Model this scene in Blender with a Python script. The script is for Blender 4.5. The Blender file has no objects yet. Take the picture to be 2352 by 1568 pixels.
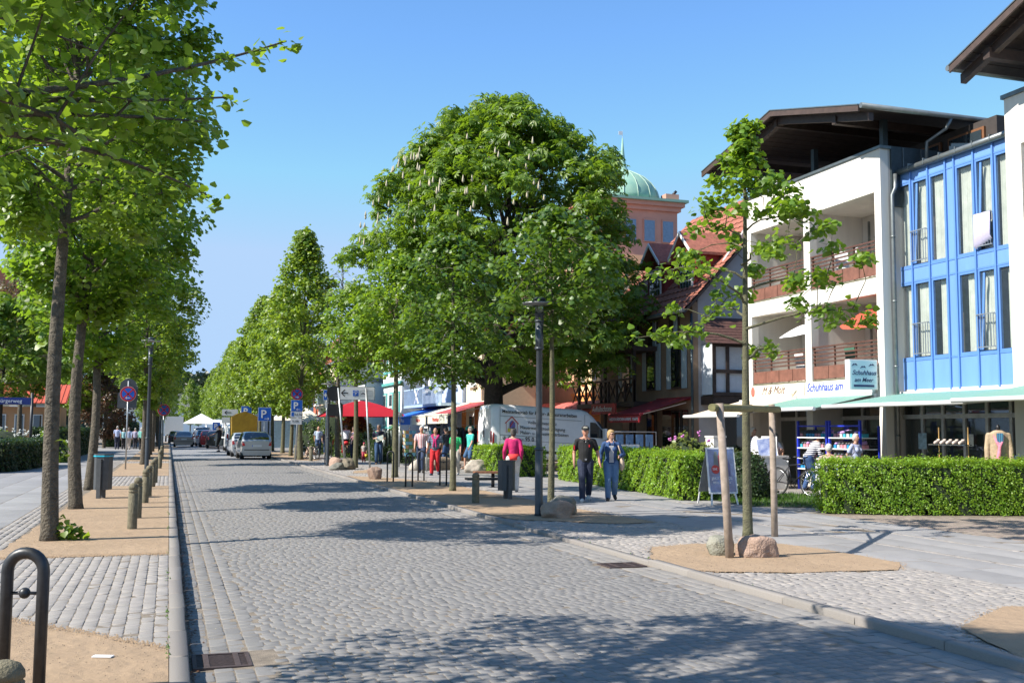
import bpy, bmesh, math, random
import numpy as np
from mathutils import Vector, Matrix, Euler
random.seed(7); rng = np.random.default_rng(11)
S = bpy.context.scene
COL = S.collection
R = math.radians; PI = math.pi
# ------------------------------------------------------------------ camera, sky, sun, exposure
W_, H_, F_, CAMH = 2352., 1568., 2400., 1.62
_yaw, _roll, _pit = R(18.1), R(.35), math.atan(204.5 / F_)
_fw = Vector((math.sin(_yaw) * math.cos(_pit), math.cos(_yaw) * math.cos(_pit), math.sin(_pit)))
_r0 = Vector((math.cos(_yaw), -math.sin(_yaw), 0)); _u0 = _r0.cross(_fw)
_rt = _r0 * math.cos(_roll) + _u0 * math.sin(_roll); _up = _u0 * math.cos(_roll) - _r0 * math.sin(_roll)
cam = bpy.data.cameras.new('camera'); camo = bpy.data.objects.new('camera', cam); COL.objects.link(camo)
cam.sensor_width = 36; cam.lens = F_ / W_ * 36; cam.clip_end = 6000; cam.clip_start = .05
m3 = Matrix((_rt, _up, -_fw)).transposed()
camo.matrix_world = Matrix.Translation((0, 0, CAMH)) @ m3.to_4x4()
S.camera = camo
SUN_AZ, SUN_EL = R(4.5), R(42)          # shadows run along +x and a little +y
w = bpy.data.worlds.new('World'); S.world = w; w.use_nodes = True
nt = w.node_tree; bg = nt.nodes['Background']
sky = nt.nodes.new('ShaderNodeTexSky'); sky.sky_type = 'NISHITA'; sky.sun_disc = False
sky.sun_elevation = SUN_EL
_sd = Vector((-math.cos(SUN_AZ) * math.cos(SUN_EL), -math.sin(SUN_AZ) * math.cos(SUN_EL), math.sin(SUN_EL)))   # towards the sun
sky.sun_rotation = math.atan2(_sd.x, _sd.y)
sky.air_density = .9; sky.dust_density = 0.0; sky.ozone_density = 3; sky.altitude = 0
hs = nt.nodes.new('ShaderNodeHueSaturation'); hs.inputs['Saturation'].default_value = 1.15; hs.inputs['Value'].default_value = 1.12
mx = nt.nodes.new('ShaderNodeMix'); mx.data_type = 'RGBA'; mx.blend_type = 'DARKEN'; mx.inputs[0].default_value = 1; mx.inputs[7].default_value = (1.96, 2.83, 4.1, 1)   # even pale blue towards the horizon
nt.links.new(sky.outputs[0], hs.inputs['Color']); nt.links.new(hs.outputs[0], mx.inputs[6]); nt.links.new(mx.outputs[2], bg.inputs[0]); bg.inputs[1].default_value = .132
sun = bpy.data.lights.new('sun', 'SUN'); sun.energy = 5; sun.angle = R(.5); sun.color = (1, .94, .85)
suno = bpy.data.objects.new('sun', sun); COL.objects.link(suno)
suno.rotation_euler = (-_sd).to_track_quat('-Z', 'Y').to_euler(); suno.location = (-20, 0, 30)
S.view_settings.view_transform = 'Standard'; S.view_settings.look = 'None'
S.view_settings.gamma = 1; S.view_settings.exposure = .86; S.view_settings.use_curve_mapping = False
S.render.engine = 'CYCLES'
S.cycles.max_bounces = 6; S.cycles.transparent_max_bounces = 6; S.cycles.use_denoising = True
S.cycles.diffuse_bounces = 3; S.cycles.glossy_bounces = 3; S.cycles.transmission_bounces = 4
S.cycles.caustics_reflective = False; S.cycles.caustics_refractive = False

# ------------------------------------------------------------------ materials
MATS = {}
def M(name, col=(.5, .5, .5), rough=.6, metal=0., var=.12, scale=6., bump=0., bscale=40., spec=.5, col2=None, island=0., alpha=1., trans=0., emit=0, coat=0., streak=0):
    if name in MATS: return MATS[name]
    m = bpy.data.materials.new(name); m.use_nodes = True; MATS[name] = m
    n = m.node_tree.nodes; l = m.node_tree.links; b = n['Principled BSDF']
    b.inputs['Roughness'].default_value = rough; b.inputs['Metallic'].default_value = metal
    b.inputs['Specular IOR Level'].default_value = spec; b.inputs['Coat Weight'].default_value = coat
    tc = n.new('ShaderNodeTexCoord')
    no = n.new('ShaderNodeTexNoise'); no.inputs['Scale'].default_value = scale; no.inputs['Detail'].default_value = 5
    no.inputs['Roughness'].default_value = .65
    if streak:
        mp_ = n.new('ShaderNodeMapping'); mp_.inputs['Scale'].default_value = (1, 1, 1 / streak); l.new(tc.outputs['Object'], mp_.inputs[0]); l.new(mp_.outputs[0], no.inputs['Vector'])
    else: l.new(tc.outputs['Object'], no.inputs['Vector'])
    mr = n.new('ShaderNodeMapRange'); mr.inputs[1].default_value = .3; mr.inputs[2].default_value = .7
    l.new(no.outputs[0], mr.inputs[0])
    mix = n.new('ShaderNodeMix'); mix.data_type = 'RGBA'
    c2 = col2 if col2 else tuple(c * (1 - 2 * var) for c in col)
    c1 = col if col2 else tuple(min(1, c * (1 + var)) for c in col)
    mix.inputs[6].default_value = (*c1, 1); mix.inputs[7].default_value = (*c2, 1)
    l.new(mr.outputs[0], mix.inputs[0]); out = mix.outputs[2]
    if island:
        g = n.new('ShaderNodeNewGeometry'); oi = n.new('ShaderNodeObjectInfo'); ad = n.new('ShaderNodeMath'); fr = n.new('ShaderNodeMath')
        fr.operation = 'FRACT'; l.new(g.outputs['Random Per Island'], ad.inputs[0]); l.new(oi.outputs['Random'], ad.inputs[1]); l.new(ad.outputs[0], fr.inputs[0])
        m2 = n.new('ShaderNodeMapRange'); m2.inputs[3].default_value = 1 - island; m2.inputs[4].default_value = 1 + island
        l.new(fr.outputs[0], m2.inputs[0]); hs = n.new('ShaderNodeHueSaturation')
        h2 = n.new('ShaderNodeMapRange'); h2.inputs[3].default_value = .5 - island * .05; h2.inputs[4].default_value = .5 + island * .05
        f2 = n.new('ShaderNodeMath'); f2.operation = 'MULTIPLY'; f2.inputs[1].default_value = 7.3; l.new(fr.outputs[0], f2.inputs[0])
        f3 = n.new('ShaderNodeMath'); f3.operation = 'FRACT'; l.new(f2.outputs[0], f3.inputs[0]); l.new(f3.outputs[0], h2.inputs[0])
        l.new(h2.outputs[0], hs.inputs['Hue']); l.new(m2.outputs[0], hs.inputs['Value']); l.new(out, hs.inputs['Color']); out = hs.outputs[0]
    l.new(out, b.inputs['Base Color'])
    if bump:
        nb = n.new('ShaderNodeTexNoise'); nb.inputs['Scale'].default_value = bscale; nb.inputs['Detail'].default_value = 6
        l.new(tc.outputs['Object'], nb.inputs['Vector'])
        bu = n.new('ShaderNodeBump'); bu.inputs['Strength'].default_value = min(1, bump); bu.inputs['Distance'].default_value = .02 * max(1, bump) if bump >= .5 else .012 * bump
        l.new(nb.outputs[0], bu.inputs['Height']); l.new(bu.outputs[0], b.inputs['Normal'])
    if trans:
        b.inputs['Transmission Weight'].default_value = trans
    if alpha < 1: b.inputs['Alpha'].default_value = alpha
    if emit: b.inputs['Emission Color'].default_value = (*col, 1); b.inputs['Emission Strength'].default_value = emit
    return m
def leafmat(name, c, c2, tr, amt=.4, rough=.42, isl=.3):
    if name in MATS: return MATS[name]
    m = M(name, c, rough, 0, col2=c2, scale=1.1, island=isl, spec=.45)
    n = m.node_tree.nodes; l = m.node_tree.links; b = n['Principled BSDF']; o = n['Material Output']
    t = n.new('ShaderNodeBsdfTranslucent'); t.inputs[0].default_value = (*tr, 1)
    ms = n.new('ShaderNodeMixShader'); ms.inputs[0].default_value = amt
    l.new(b.outputs[0], ms.inputs[1]); l.new(t.outputs[0], ms.inputs[2]); l.new(ms.outputs[0], o.inputs[0])
    return m
def glassmat(name, tint=(.02, .028, .032), rough=.03, mixv=.0):
    return M(name, tint, rough, 0, var=.2, scale=.5, spec=1.0, coat=.6)
def striped(name, c1, c2, axis, freq, rough=.7):
    if name in MATS: return MATS[name]
    m = bpy.data.materials.new(name); m.use_nodes = True; MATS[name] = m
    n = m.node_tree.nodes; l = m.node_tree.links; b = n['Principled BSDF']; b.inputs['Roughness'].default_value = rough
    tc = n.new('ShaderNodeTexCoord'); se = n.new('ShaderNodeSeparateXYZ'); l.new(tc.outputs['Object'], se.inputs[0])
    mu = n.new('ShaderNodeMath'); mu.operation = 'MULTIPLY'; mu.inputs[1].default_value = freq; l.new(se.outputs[axis], mu.inputs[0])
    fr = n.new('ShaderNodeMath'); fr.operation = 'FRACT'; l.new(mu.outputs[0], fr.inputs[0])
    gt = n.new('ShaderNodeMath'); gt.operation = 'GREATER_THAN'; gt.inputs[1].default_value = .5; l.new(fr.outputs[0], gt.inputs[0])
    mix = n.new('ShaderNodeMix'); mix.data_type = 'RGBA'; mix.inputs[6].default_value = (*c1, 1); mix.inputs[7].default_value = (*c2, 1)
    l.new(gt.outputs[0], mix.inputs[0]); l.new(mix.outputs[2], b.inputs['Base Color']); return m

# ------------------------------------------------------------------ objects
ORI = {}
def tag(o, label=None, cat=None, group=None, kind=None):
    if label: o['label'] = label
    if cat: o['category'] = cat
    if group: o['group'] = group
    if kind: o['kind'] = kind
    return o
def thing(name, label, cat, loc=(0, 0, 0), rz=0, group=None):
    o = bpy.data.objects.new(name, None); COL.objects.link(o); o.empty_display_size = .3
    o.location = loc; o.rotation_euler = (0, 0, rz); return tag(o, label, cat, group)
def link(name, me, parent=None, loc=(0, 0, 0), rot=(0, 0, 0), scale=None):
    o = bpy.data.objects.new(name, me); COL.objects.link(o)
    if parent: o.parent = parent
    o.location = loc; o.rotation_euler = rot
    if scale is not None: o.scale = scale
    return o
def copy_tree(o, parent=None):
    c = o.copy(); COL.objects.link(c)
    if parent: c.parent = parent
    for ch in [k for k in o.children]: copy_tree(ch, c)
    return c
def mesh_np(name, V, Fc, mats, smooth=False, midx=None):
    me = bpy.data.meshes.new(name); V = np.asarray(V, np.float32); Fc = np.asarray(Fc, np.int32); k = Fc.shape[1]
    me.vertices.add(len(V)); me.vertices.foreach_set('co', V.ravel())
    me.loops.add(Fc.size); me.loops.foreach_set('vertex_index', Fc.ravel())
    me.polygons.add(len(Fc)); me.polygons.foreach_set('loop_start', np.arange(0, Fc.size, k, dtype=np.int32))
    if smooth: me.polygons.foreach_set('use_smooth', np.ones(len(Fc), bool))
    if midx is not None: me.polygons.foreach_set('material_index', np.asarray(midx, np.int32))
    for m in (mats if isinstance(mats, (list, tuple)) else [mats]): me.materials.append(m)
    me.update(calc_edges=True); return me
class MB:
    def __init__(s): s.v = []; s.f = []; s.m = []; s.sm = []
    def add(s, vs, fs, mi=0, sm=False):
        o = len(s.v); s.v += [tuple(a) for a in vs]; s.f += [tuple(i + o for i in f) for f in fs]; s.m += [mi] * len(fs); s.sm += [sm] * len(fs); return s
    def box(s, a, b, mi=0):
        (x0, y0, z0), (x1, y1, z1) = a, b
        x0, x1 = min(x0, x1), max(x0, x1); y0, y1 = min(y0, y1), max(y0, y1); z0, z1 = min(z0, z1), max(z0, z1)
        return s.add([(x0, y0, z0), (x1, y0, z0), (x1, y1, z0), (x0, y1, z0), (x0, y0, z1), (x1, y0, z1), (x1, y1, z1), (x0, y1, z1)],
                     [(0, 3, 2, 1), (4, 5, 6, 7), (0, 1, 5, 4), (1, 2, 6, 5), (2, 3, 7, 6), (3, 0, 4, 7)], mi)
    def obox(s, c, dx, dy, dz, hx, hy, hz, mi=0):
        c = Vector(c); dx = Vector(dx).normalized() * hx; dy = Vector(dy).normalized() * hy; dz = Vector(dz).normalized() * hz
        vs = [c + dx * a + dy * b + dz * d for d in (-1, 1) for a, b in ((-1, -1), (1, -1), (1, 1), (-1, 1))]
        return s.add(vs, [(0, 3, 2, 1), (4, 5, 6, 7), (0, 1, 5, 4), (1, 2, 6, 5), (2, 3, 7, 6), (3, 0, 4, 7)], mi)
    def bar(s, p, q, w, h=None, mi=0):
        p = Vector(p); q = Vector(q); d = q - p; h = h or w
        up = Vector((0, 0, 1)) if abs(d.normalized().z) < .95 else Vector((0, 1, 0))
        sx = d.cross(up).normalized(); sz = sx.cross(d).normalized()
        return s.obox((p + q) / 2, d, sx, sz, d.length / 2, w / 2, h / 2, mi)
    def tube(s, pts, rad, n=8, mi=0, cap=True, sm=True, flat=None):
        pts = [Vector(p) for p in pts]; k = len(pts)
        if not isinstance(rad, (list, tuple)): rad = [rad] * k
        vs = []; t0 = (pts[1] - pts[0]).normalized()
        u = t0.orthogonal().normalized()
        if abs(t0.z) > .9: u = (Vector((1, 0, 0)) - t0 * t0.x).normalized()
        for i in range(k):
            t = (pts[min(k - 1, i + 1)] - pts[max(0, i - 1)]).normalized()
            u = (u - t * u.dot(t)).normalized(); v = t.cross(u)
            for j in range(n):
                a = 2 * PI * j / n; vs.append(pts[i] + (u * math.cos(a) + v * math.sin(a)) * rad[i])
        fs = [(i * n + j, i * n + (j + 1) % n, (i + 1) * n + (j + 1) % n, (i + 1) * n + j) for i in range(k - 1) for j in range(n)]
        s.add(vs, fs, mi, sm)
        if cap:
            o = len(s.v) - len(vs)
            s.f += [tuple(o + j for j in reversed(range(n))), tuple(o + (k - 1) * n + j for j in range(n))]; s.m += [mi, mi]; s.sm += [False, False]
        return s
    def lathe(s, prof, c=(0, 0, 0), n=16, mi=0, sm=True):
        vs = []; c = Vector(c); k = len(prof)
        for r, z in prof:
            for j in range(n):
                a = 2 * PI * j / n; vs.append((c.x + r * math.cos(a), c.y + r * math.sin(a), c.z + z))
        fs = [(i * n + j, i * n + (j + 1) % n, (i + 1) * n + (j + 1) % n, (i + 1) * n + j) for i in range(k - 1) for j in range(n)]
        s.add(vs, fs, mi, sm)
        o = len(s.v) - len(vs)
        s.f += [tuple(o + j for j in reversed(range(n))), tuple(o + (k - 1) * n + j for j in range(n))]; s.m += [mi, mi]; s.sm += [False, False]
        return s
    def ell(s, c, r, n=12, mi=0, rot=None):
        c = Vector(c); r = r if isinstance(r, (list, tuple)) else (r, r, r); vs = []; k = max(4, n // 2 + 1)
        for i in range(k + 1):
            th = PI * i / k
            for j in range(n):
                a = 2 * PI * j / n; p = Vector((r[0] * math.sin(th) * math.cos(a), r[1] * math.sin(th) * math.sin(a), -r[2] * math.cos(th)))
                if rot is not None: p = rot @ p
                vs.append(c + p)
        fs = [(i * n + j, i * n + (j + 1) % n, (i + 1) * n + (j + 1) % n, (i + 1) * n + j) for i in range(k) for j in range(n)]
        return s.add(vs, fs, mi, True)
    def disc(s, c, nrm, r, th=.003, n=24, mi=0, ri=0):
        c = Vector(c); nrm = Vector(nrm).normalized(); u = nrm.orthogonal().normalized(); v = nrm.cross(u)
        ring = lambda rr, h: [c + nrm * h + (u * math.cos(2 * PI * j / n) + v * math.sin(2 * PI * j / n)) * rr for j in range(n)]
        if ri:
            vs = ring(r, -th) + ring(r, th) + ring(ri, th) + ring(ri, -th)
            return s.add(vs, [(q * n + j, q * n + (j + 1) % n, ((q + 1) % 4) * n + (j + 1) % n, ((q + 1) % 4) * n + j) for q in range(4) for j in range(n)], mi)
        vs = ring(r, -th) + ring(r, th)
        return s.add(vs, [(j, (j + 1) % n, n + (j + 1) % n, n + j) for j in range(n)] + [tuple(reversed(range(n))), tuple(range(n, 2 * n))], mi)
    def prism(s, poly, d, mi=0):
        """poly: list of 3-D points (planar), extruded by the vector d"""
        n = len(poly); P = [Vector(p) for p in poly]; d = Vector(d)
        return s.add(P + [p + d for p in P], [(j, (j + 1) % n, n + (j + 1) % n, n + j) for j in range(n)] + [tuple(reversed(range(n))), tuple(range(n, 2 * n))], mi)
    def build(s, name, mats, parent=None, world=False, **kw):
        me = bpy.data.meshes.new(name); V = s.v
        if world and parent is not None:
            p = parent; o = Vector((0, 0, 0))
            while p is not None: o += p.location; p = p.parent
            V = [(a[0] - o.x, a[1] - o.y, a[2] - o.z) for a in V]
        elif world:
            o = Vector(min(V, key=lambda a: a[2])); xs = [a[0] for a in V]; ys = [a[1] for a in V]
            o = Vector(((min(xs) + max(xs)) / 2, (min(ys) + max(ys)) / 2, o.z)); V = [(a[0] - o.x, a[1] - o.y, a[2] - o.z) for a in V]; kw['loc'] = o
        me.from_pydata(V, [], s.f)
        for m in (mats if isinstance(mats, (list, tuple)) else [mats]): me.materials.append(m)
        me.polygons.foreach_set('material_index', s.m); me.polygons.foreach_set('use_smooth', s.sm); me.update()
        bm = bmesh.new(); bm.from_mesh(me); bmesh.ops.recalc_face_normals(bm, faces=bm.faces); bm.to_mesh(me); bm.free()
        return link(name, me, parent, **kw)
PENDING = []          # modifiers and text are turned into plain meshes at the end, in one pass
def text(s, size, loc, face, mat, parent=None, shear=0, name='lettering', ext=.003, off=0, align='LEFT', sx=1., bold=0):
    cu = bpy.data.curves.new(name, 'FONT'); cu.body = s; cu.size = size; cu.extrude = ext; cu.shear = shear; cu.resolution_u = 2
    cu.align_x = align; cu.offset = bold; cu.materials.append(mat); o = bpy.data.objects.new(name, cu); COL.objects.link(o)
    if parent:
        o.parent = parent; p = parent; q = Vector((0, 0, 0))
        while p is not None: q += p.location; p = p.parent
        loc = Vector(loc) - q
    o.location = loc; o.scale = (sx, 1, 1)
    o.rotation_euler = {'-x': (PI / 2, 0, -PI / 2), '-y': (PI / 2, 0, 0), 'y': (PI / 2, 0, PI)}.get(face, face) if isinstance(face, str) else face
    PENDING.append(o); return o
def inpoly(x, y, poly):
    x = np.asarray(x); y = np.asarray(y); ins = np.zeros(x.shape, bool); n = len(poly)
    for i in range(n):
        x0, y0 = poly[i]; x1, y1 = poly[(i + 1) % n]
        c = ((y0 > y) != (y1 > y)) & (x < (x1 - x0) * (y - y0) / ((y1 - y0) + 1e-12) + x0); ins ^= c
    return ins
# ------------------------------------------------------------------ ground
GR = dict(kind='structure')
SEEN_CH = 300
def sheet(name, poly, z, mat, parent=None, kind='structure', zf=None, grid=0):
    if grid:
        xs = [p[0] for p in poly]; ys = [p[1] for p in poly]; mb = MB(); nx = max(1, int((max(xs) - min(xs)) / grid)); ny = max(1, int((max(ys) - min(ys)) / grid))
    mb = MB(); mb.add([(p[0], p[1], z if zf is None else zf(p[0])) for p in poly], [tuple(range(len(poly)))])
    o = mb.build(name, mat, parent)
    if not parent: tag(o, kind=kind)
    return o
def road_z(x):
    t = np.clip((x - .2) / 5.5, 0, 1); return -.115 + .075 * t + .035 * np.sin(PI * t)
SETT_T = np.array([(-.5, -.5, -1), (.5, -.5, -1), (.5, .5, -1), (-.5, .5, -1), (-.5, -.5, -.25), (.5, -.5, -.25), (.5, .5, -.25), (-.5, .5, -.25),
                   (-.4, -.4, 0), (.4, -.4, 0), (.4, .4, 0), (-.4, .4, 0)], float)
SETT_F = [(0, 1, 5, 4), (1, 2, 6, 5), (2, 3, 7, 6), (3, 0, 4, 7), (4, 5, 9, 8), (5, 6, 10, 9), (6, 7, 11, 10), (7, 4, 8, 11), (8, 9, 10, 11)]
def sett_variants(name, mat, n=6, cham=.12, jit=.05):
    out = []
    for i in range(n):
        v = SETT_T.copy(); v[4:8, 2] = -.07; v[8:, :2] = np.sign(v[8:, :2]) * (.5 - cham); v[:, :2] += rng.normal(0, jit, (12, 2)) * np.array([[1, 1]])
        v[0:4, :2] = v[4:8, :2]; v[8:, 2] += rng.normal(0, .04, 4)
        v[8:, 2] *= .5; out.append((mesh_np(name, v, SETT_F, mat, smooth=False), v))
    return out
def pave(parent, name, poly, ang, ln, wd, gap, mat, thick=.05, zf=lambda x, y: 0., lj=.15, wj=.022, nobj=300, excl=(), cham=.06, jit=.022, bond=.5, tilt=.012, arc=None, zj=.0022, maxd=200):
    """rows of stones across poly; the nearest are objects, the rest one joined part"""
    c, s = math.cos(ang), math.sin(ang); P = np.array(poly); U = P[:, 0] * c + P[:, 1] * s; Vv = -P[:, 0] * s + P[:, 1] * c
    L = []; v = Vv.min(); row = 0
    while v < Vv.max():
        w = wd * (1 + rng.normal(0, wj)); u = U.min() - rng.random() * ln
        if bond == 0: u = U.min()
        while u < U.max():
            l = ln * (1 + rng.uniform(-lj, lj)); L.append((u + l / 2, v + w / 2, l, w)); u += l
        v += w; row += 1
    A = np.array(L); uu = A[:, 0]; vv = A[:, 1] + (0 if arc is None else arc(A[:, 0], A[:, 1]))
    sl = 0 * uu if arc is None else np.arctan((arc(A[:, 0] + .01, A[:, 1]) - arc(A[:, 0], A[:, 1])) / .01)
    X = uu * c - vv * s; Y = uu * s + vv * c; keep = inpoly(X, Y, poly)
    for e in excl: keep &= ~inpoly(X, Y, e)
    A = A[keep]; sl = sl[keep]; X = X[keep]; Y = Y[keep]; D = np.hypot(X, Y) ; o = np.argsort(D + np.where((X * math.cos(-_yaw * 1) > 99), 99, 0))
    # only what the frame can show is given objects first
    az = np.degrees(np.arctan2(X, Y)); vis = (az > -9) & (az < 45); o = np.lexsort((D, ~vis)); A = A[o]; sl = sl[o]; X = X[o]; Y = Y[o]
    n = len(X); Z = np.array([zf(x, y) for x, y in zip(X, Y)]) + rng.normal(0, zj, n); an = ang + sl + rng.normal(0, .012, n)
    tx, ty = rng.normal(0, tilt, n), rng.normal(0, tilt, n); var = sett_variants(name, mat, cham=cham, jit=jit); vi = rng.integers(0, 6, n)
    k = min(nobj, n, int(vis.sum()))
    for i in range(k):
        link(name, var[vi[i]][0], parent, (X[i], Y[i], Z[i]), (tx[i], ty[i], an[i]), (A[i, 2] - gap, A[i, 3] - gap, thick))
    if n > k:
        T = np.stack([v for _, v in var])[vi[k:]]; T = T * np.stack([A[k:, 2] - gap, A[k:, 3] - gap, np.full(n - k, thick)], 1)[:, None, :]
        ca, sa = np.cos(an[k:])[:, None], np.sin(an[k:])[:, None]; x = T[:, :, 0] * ca - T[:, :, 1] * sa; y = T[:, :, 0] * sa + T[:, :, 1] * ca
        z = T[:, :, 2] + y * tx[k:, None] - x * ty[k:, None]
        Vt = np.stack([x + X[k:, None], y + Y[k:, None], z + Z[k:, None]], 2).reshape(-1, 3)
        Fc = (np.array(SETT_F)[None] + (np.arange(n - k) * 12)[:, None, None]).reshape(-1, 4)
        tag(link(name + '_field', mesh_np(name + '_field', Vt, Fc, mat), parent), kind='stuff')
    return n
m_sett = M('granite sett', (.205, .194, .182), .72, col2=(.175, .167, .158), scale=14, island=.10, bump=.3, bscale=160)
m_sett2 = M('pale granite sett', (.305, .278, .252), .72, col2=(.26, .238, .218), scale=14, island=.09, bump=.3, bscale=160)
m_joint = M('sandy joint', (.21, .172, .13), .9, var=.2, scale=9, bump=.5, bscale=120)
m_sand = M('packed sand', (.375, .265, .168), .95, col2=(.30, .21, .132), scale=1.3, bump=.55, bscale=150)
m_kerb = M('kerb granite', (.235, .212, .19), .7, col2=(.185, .168, .152), scale=30, island=.12, bump=.25, bscale=200)
m_slab = M('pavement slab', (.285, .275, .268), .7, col2=(.23, .223, .22), scale=1.7, island=.10, bump=.15, bscale=180)
m_brick = M('beige paver', (.265, .215, .175), .8, col2=(.215, .175, .143), scale=9, island=.14, bump=.3, bscale=150)
m_grass_soil = M('lawn soil', (.05, .075, .02), .95, var=.3, scale=3)
m_earth = M('earth', (.10, .085, .06), .95, var=.3, scale=3, bump=.5)
_n = m_sand.node_tree.nodes; _l = m_sand.node_tree.links; _tc = _n.new('ShaderNodeTexCoord'); _b1 = [q for q in _n if q.type == 'BUMP'][0]
_no = _n.new('ShaderNodeTexNoise'); _no.inputs['Scale'].default_value = 7; _no.inputs['Detail'].default_value = 3; _l.new(_tc.outputs['Object'], _no.inputs['Vector'])
_b2 = _n.new('ShaderNodeBump'); _b2.inputs['Strength'].default_value = .8; _b2.inputs['Distance'].default_value = .03; _l.new(_no.outputs[0], _b2.inputs['Height']); _l.new(_b1.outputs[0], _b2.inputs['Normal']); _l.new(_b2.outputs[0], _n['Principled BSDF'].inputs['Normal'])
# far ground (procedural paving beyond the laid stones)
def farroadmat():
    m = M('far paving', (.27, .275, .285), .7, col2=(.21, .21, .22), scale=2.5)
    n = m.node_tree.nodes; l = m.node_tree.links; b = n['Principled BSDF']; tc = n.new('ShaderNodeTexCoord')
    br = n.new('ShaderNodeTexBrick'); br.inputs['Scale'].default_value = 4.2; br.inputs['Mortar Size'].default_value = .03
    l.new(tc.outputs['Object'], br.inputs['Vector']); bu = n.new('ShaderNodeBump'); bu.inputs['Strength'].default_value = .5; bu.inputs['Distance'].default_value = .02; bu.invert = True
    l.new(br.outputs['Fac'], bu.inputs['Height']); l.new(bu.outputs[0], b.inputs['Normal']); return m
m_far = farroadmat()
ground = sheet('ground', [(-900, -300), (900, -300), (900, 1500), (-900, 1500)], -.22, M('ground', (.22, .21, .19), .9, var=.15, scale=.4))
# road bed follows the camber
mb = MB(); xs = np.linspace(.18, 5.74, 13)
for a, b in zip(xs[:-1], xs[1:]): mb.add([(a, -8, road_z(a) - .0032), (b, -8, road_z(b) - .0032), (b, 62, road_z(b) - .0032), (a, 62, road_z(a) - .0032)], [(0, 1, 2, 3)])
road = tag(mb.build('road', m_joint), kind='structure')
mb = MB()
for a, b in zip(xs[:-1], xs[1:]): mb.add([(a, 62, road_z(a)), (b, 62, road_z(b)), (b, 420, road_z(b)), (a, 420, road_z(a))], [(0, 1, 2, 3)])
tag(mb.build('road', m_far), kind='structure')
RD = [(.78, 4.8), (5.25, 4.8), (5.25, 62), (.78, 62)]
grates = [(.62, 8.25, .42, .5), (5.42, 12.08, .5, .42)]
gx = [[(.2, 7.98), (.85, 7.98), (.85, 8.52), (.2, 8.52)], [(5.1, 11.85), (5.7, 11.85), (5.7, 12.32), (5.1, 12.32)]]
pave(road, 'sett', RD, 0, .115, .098, .0055, m_sett, zf=lambda x, y: road_z(x), excl=gx, cham=.045, jit=.014, lj=.2, arc=lambda u, v: .07 * u + .045 * np.sin(u * 1.1 + v * .1), tilt=.010, zj=.0012)
pave(road, 'gutter_sett', [(.2, 4.8), (.78, 4.8), (.78, 62), (.2, 62)], PI / 2, .15, .14, .012, m_sett, zf=lambda x, y: road_z(x) + .002, excl=gx, nobj=120, cham=.08, tilt=.02)
pave(road, 'gutter_slab', [(5.26, 4.8), (5.72, 4.8), (5.72, 62), (5.26, 62)], PI / 2, .22, .15, .006, M('gutter granite', (.25, .232, .21), .72, col2=(.21, .195, .178), scale=14, island=.08), zf=lambda x, y: road_z(x) + .004, excl=gx, nobj=120, cham=.08)
# pavement bases
lp = sheet('pavement_left', [(-9, -8), (.06, -8), (.06, 420), (-9, 420)], -.0045, m_joint)
rp = sheet('pavement_right', [(5.84, -8), (40, -8), (40, 420), (5.84, 420)], -.007, m_joint)
# kerbs: one object per stone
def kerb(nm, x0, x1, top, y0, y1, lab):
    k = thing(nm, None, None, ((x0 + x1) / 2, y0, 0)); k['kind'] = 'structure'
    wv = x1 - x0; v = SETT_T.copy(); v[8:, :2] = np.sign(v[8:, :2]) * .5; v[8:, 0] = np.sign(v[8:, 0]) * (.5 - .06); v[4:8, 2] = -.07; v[8:, 1] = np.sign(v[8:, 1]) * .488
    me = mesh_np('kerb_stone', v, SETT_F, m_kerb); y = y0
    while y < y1:
        l = rng.uniform(.85, 1.15) if y < 60 else 4.
        link('kerb_stone', me, k, (rng.normal(0, .003), y + l / 2 - y0, top(y) + rng.normal(0, .002)), (0, 0, rng.normal(0, .003)), (wv, l - .016, .22)); y += l
kerb('kerb_left', .05, .19, lambda y: .006, -2, 140, '')
kerb('kerb_right', 5.73, 5.86, lambda y: .012 if 11 < y < 17 else .03, -2, 140, '')
# left: sand, sett crossings, border band, slabs
XL = [(-2.05, 14.4), (-1.31, 9.97), (-.6, 9.0), (.05, 8.26), (.05, 14.5)]
XL = [(-2.05, 14.42), (-2.05, 10.3), (-1.31, 9.97), (.05, 8.26), (.05, 14.5)]
pave(lp, 'sett', XL, PI / 2, .115, .112, .008, m_sett2, nobj=300, cham=.07, tilt=.015)
for a, b in ((31.5, 38), (52, 55), (70, 74)):
    pave(lp, 'crossing_sett', [(-2.05, a), (.05, a), (.05, b), (-2.05, b)], PI / 2, .12, .12, .01, m_sett2, nobj=0 if a > 32 else 60)
pave(lp, 'border_sett', [(-2.5, 5), (-2.05, 5), (-2.05, 60), (-2.5, 60)], PI / 2, .12, .11, .01, m_sett2, nobj=60)
pave(lp, 'slab', [(-6, 8), (-2.5, 8), (-2.5, 58), (-6, 58)], PI / 2, 1.0, .86, .018, m_slab, nobj=200, cham=.008, jit=.001, tilt=.001, lj=.02, wj=.0, zj=.0008)
tag(sheet('pavement_left_far', [(-6, 58), (-.0, 58), (-.0, 420), (-6, 420)], -.002, m_slab))
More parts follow.
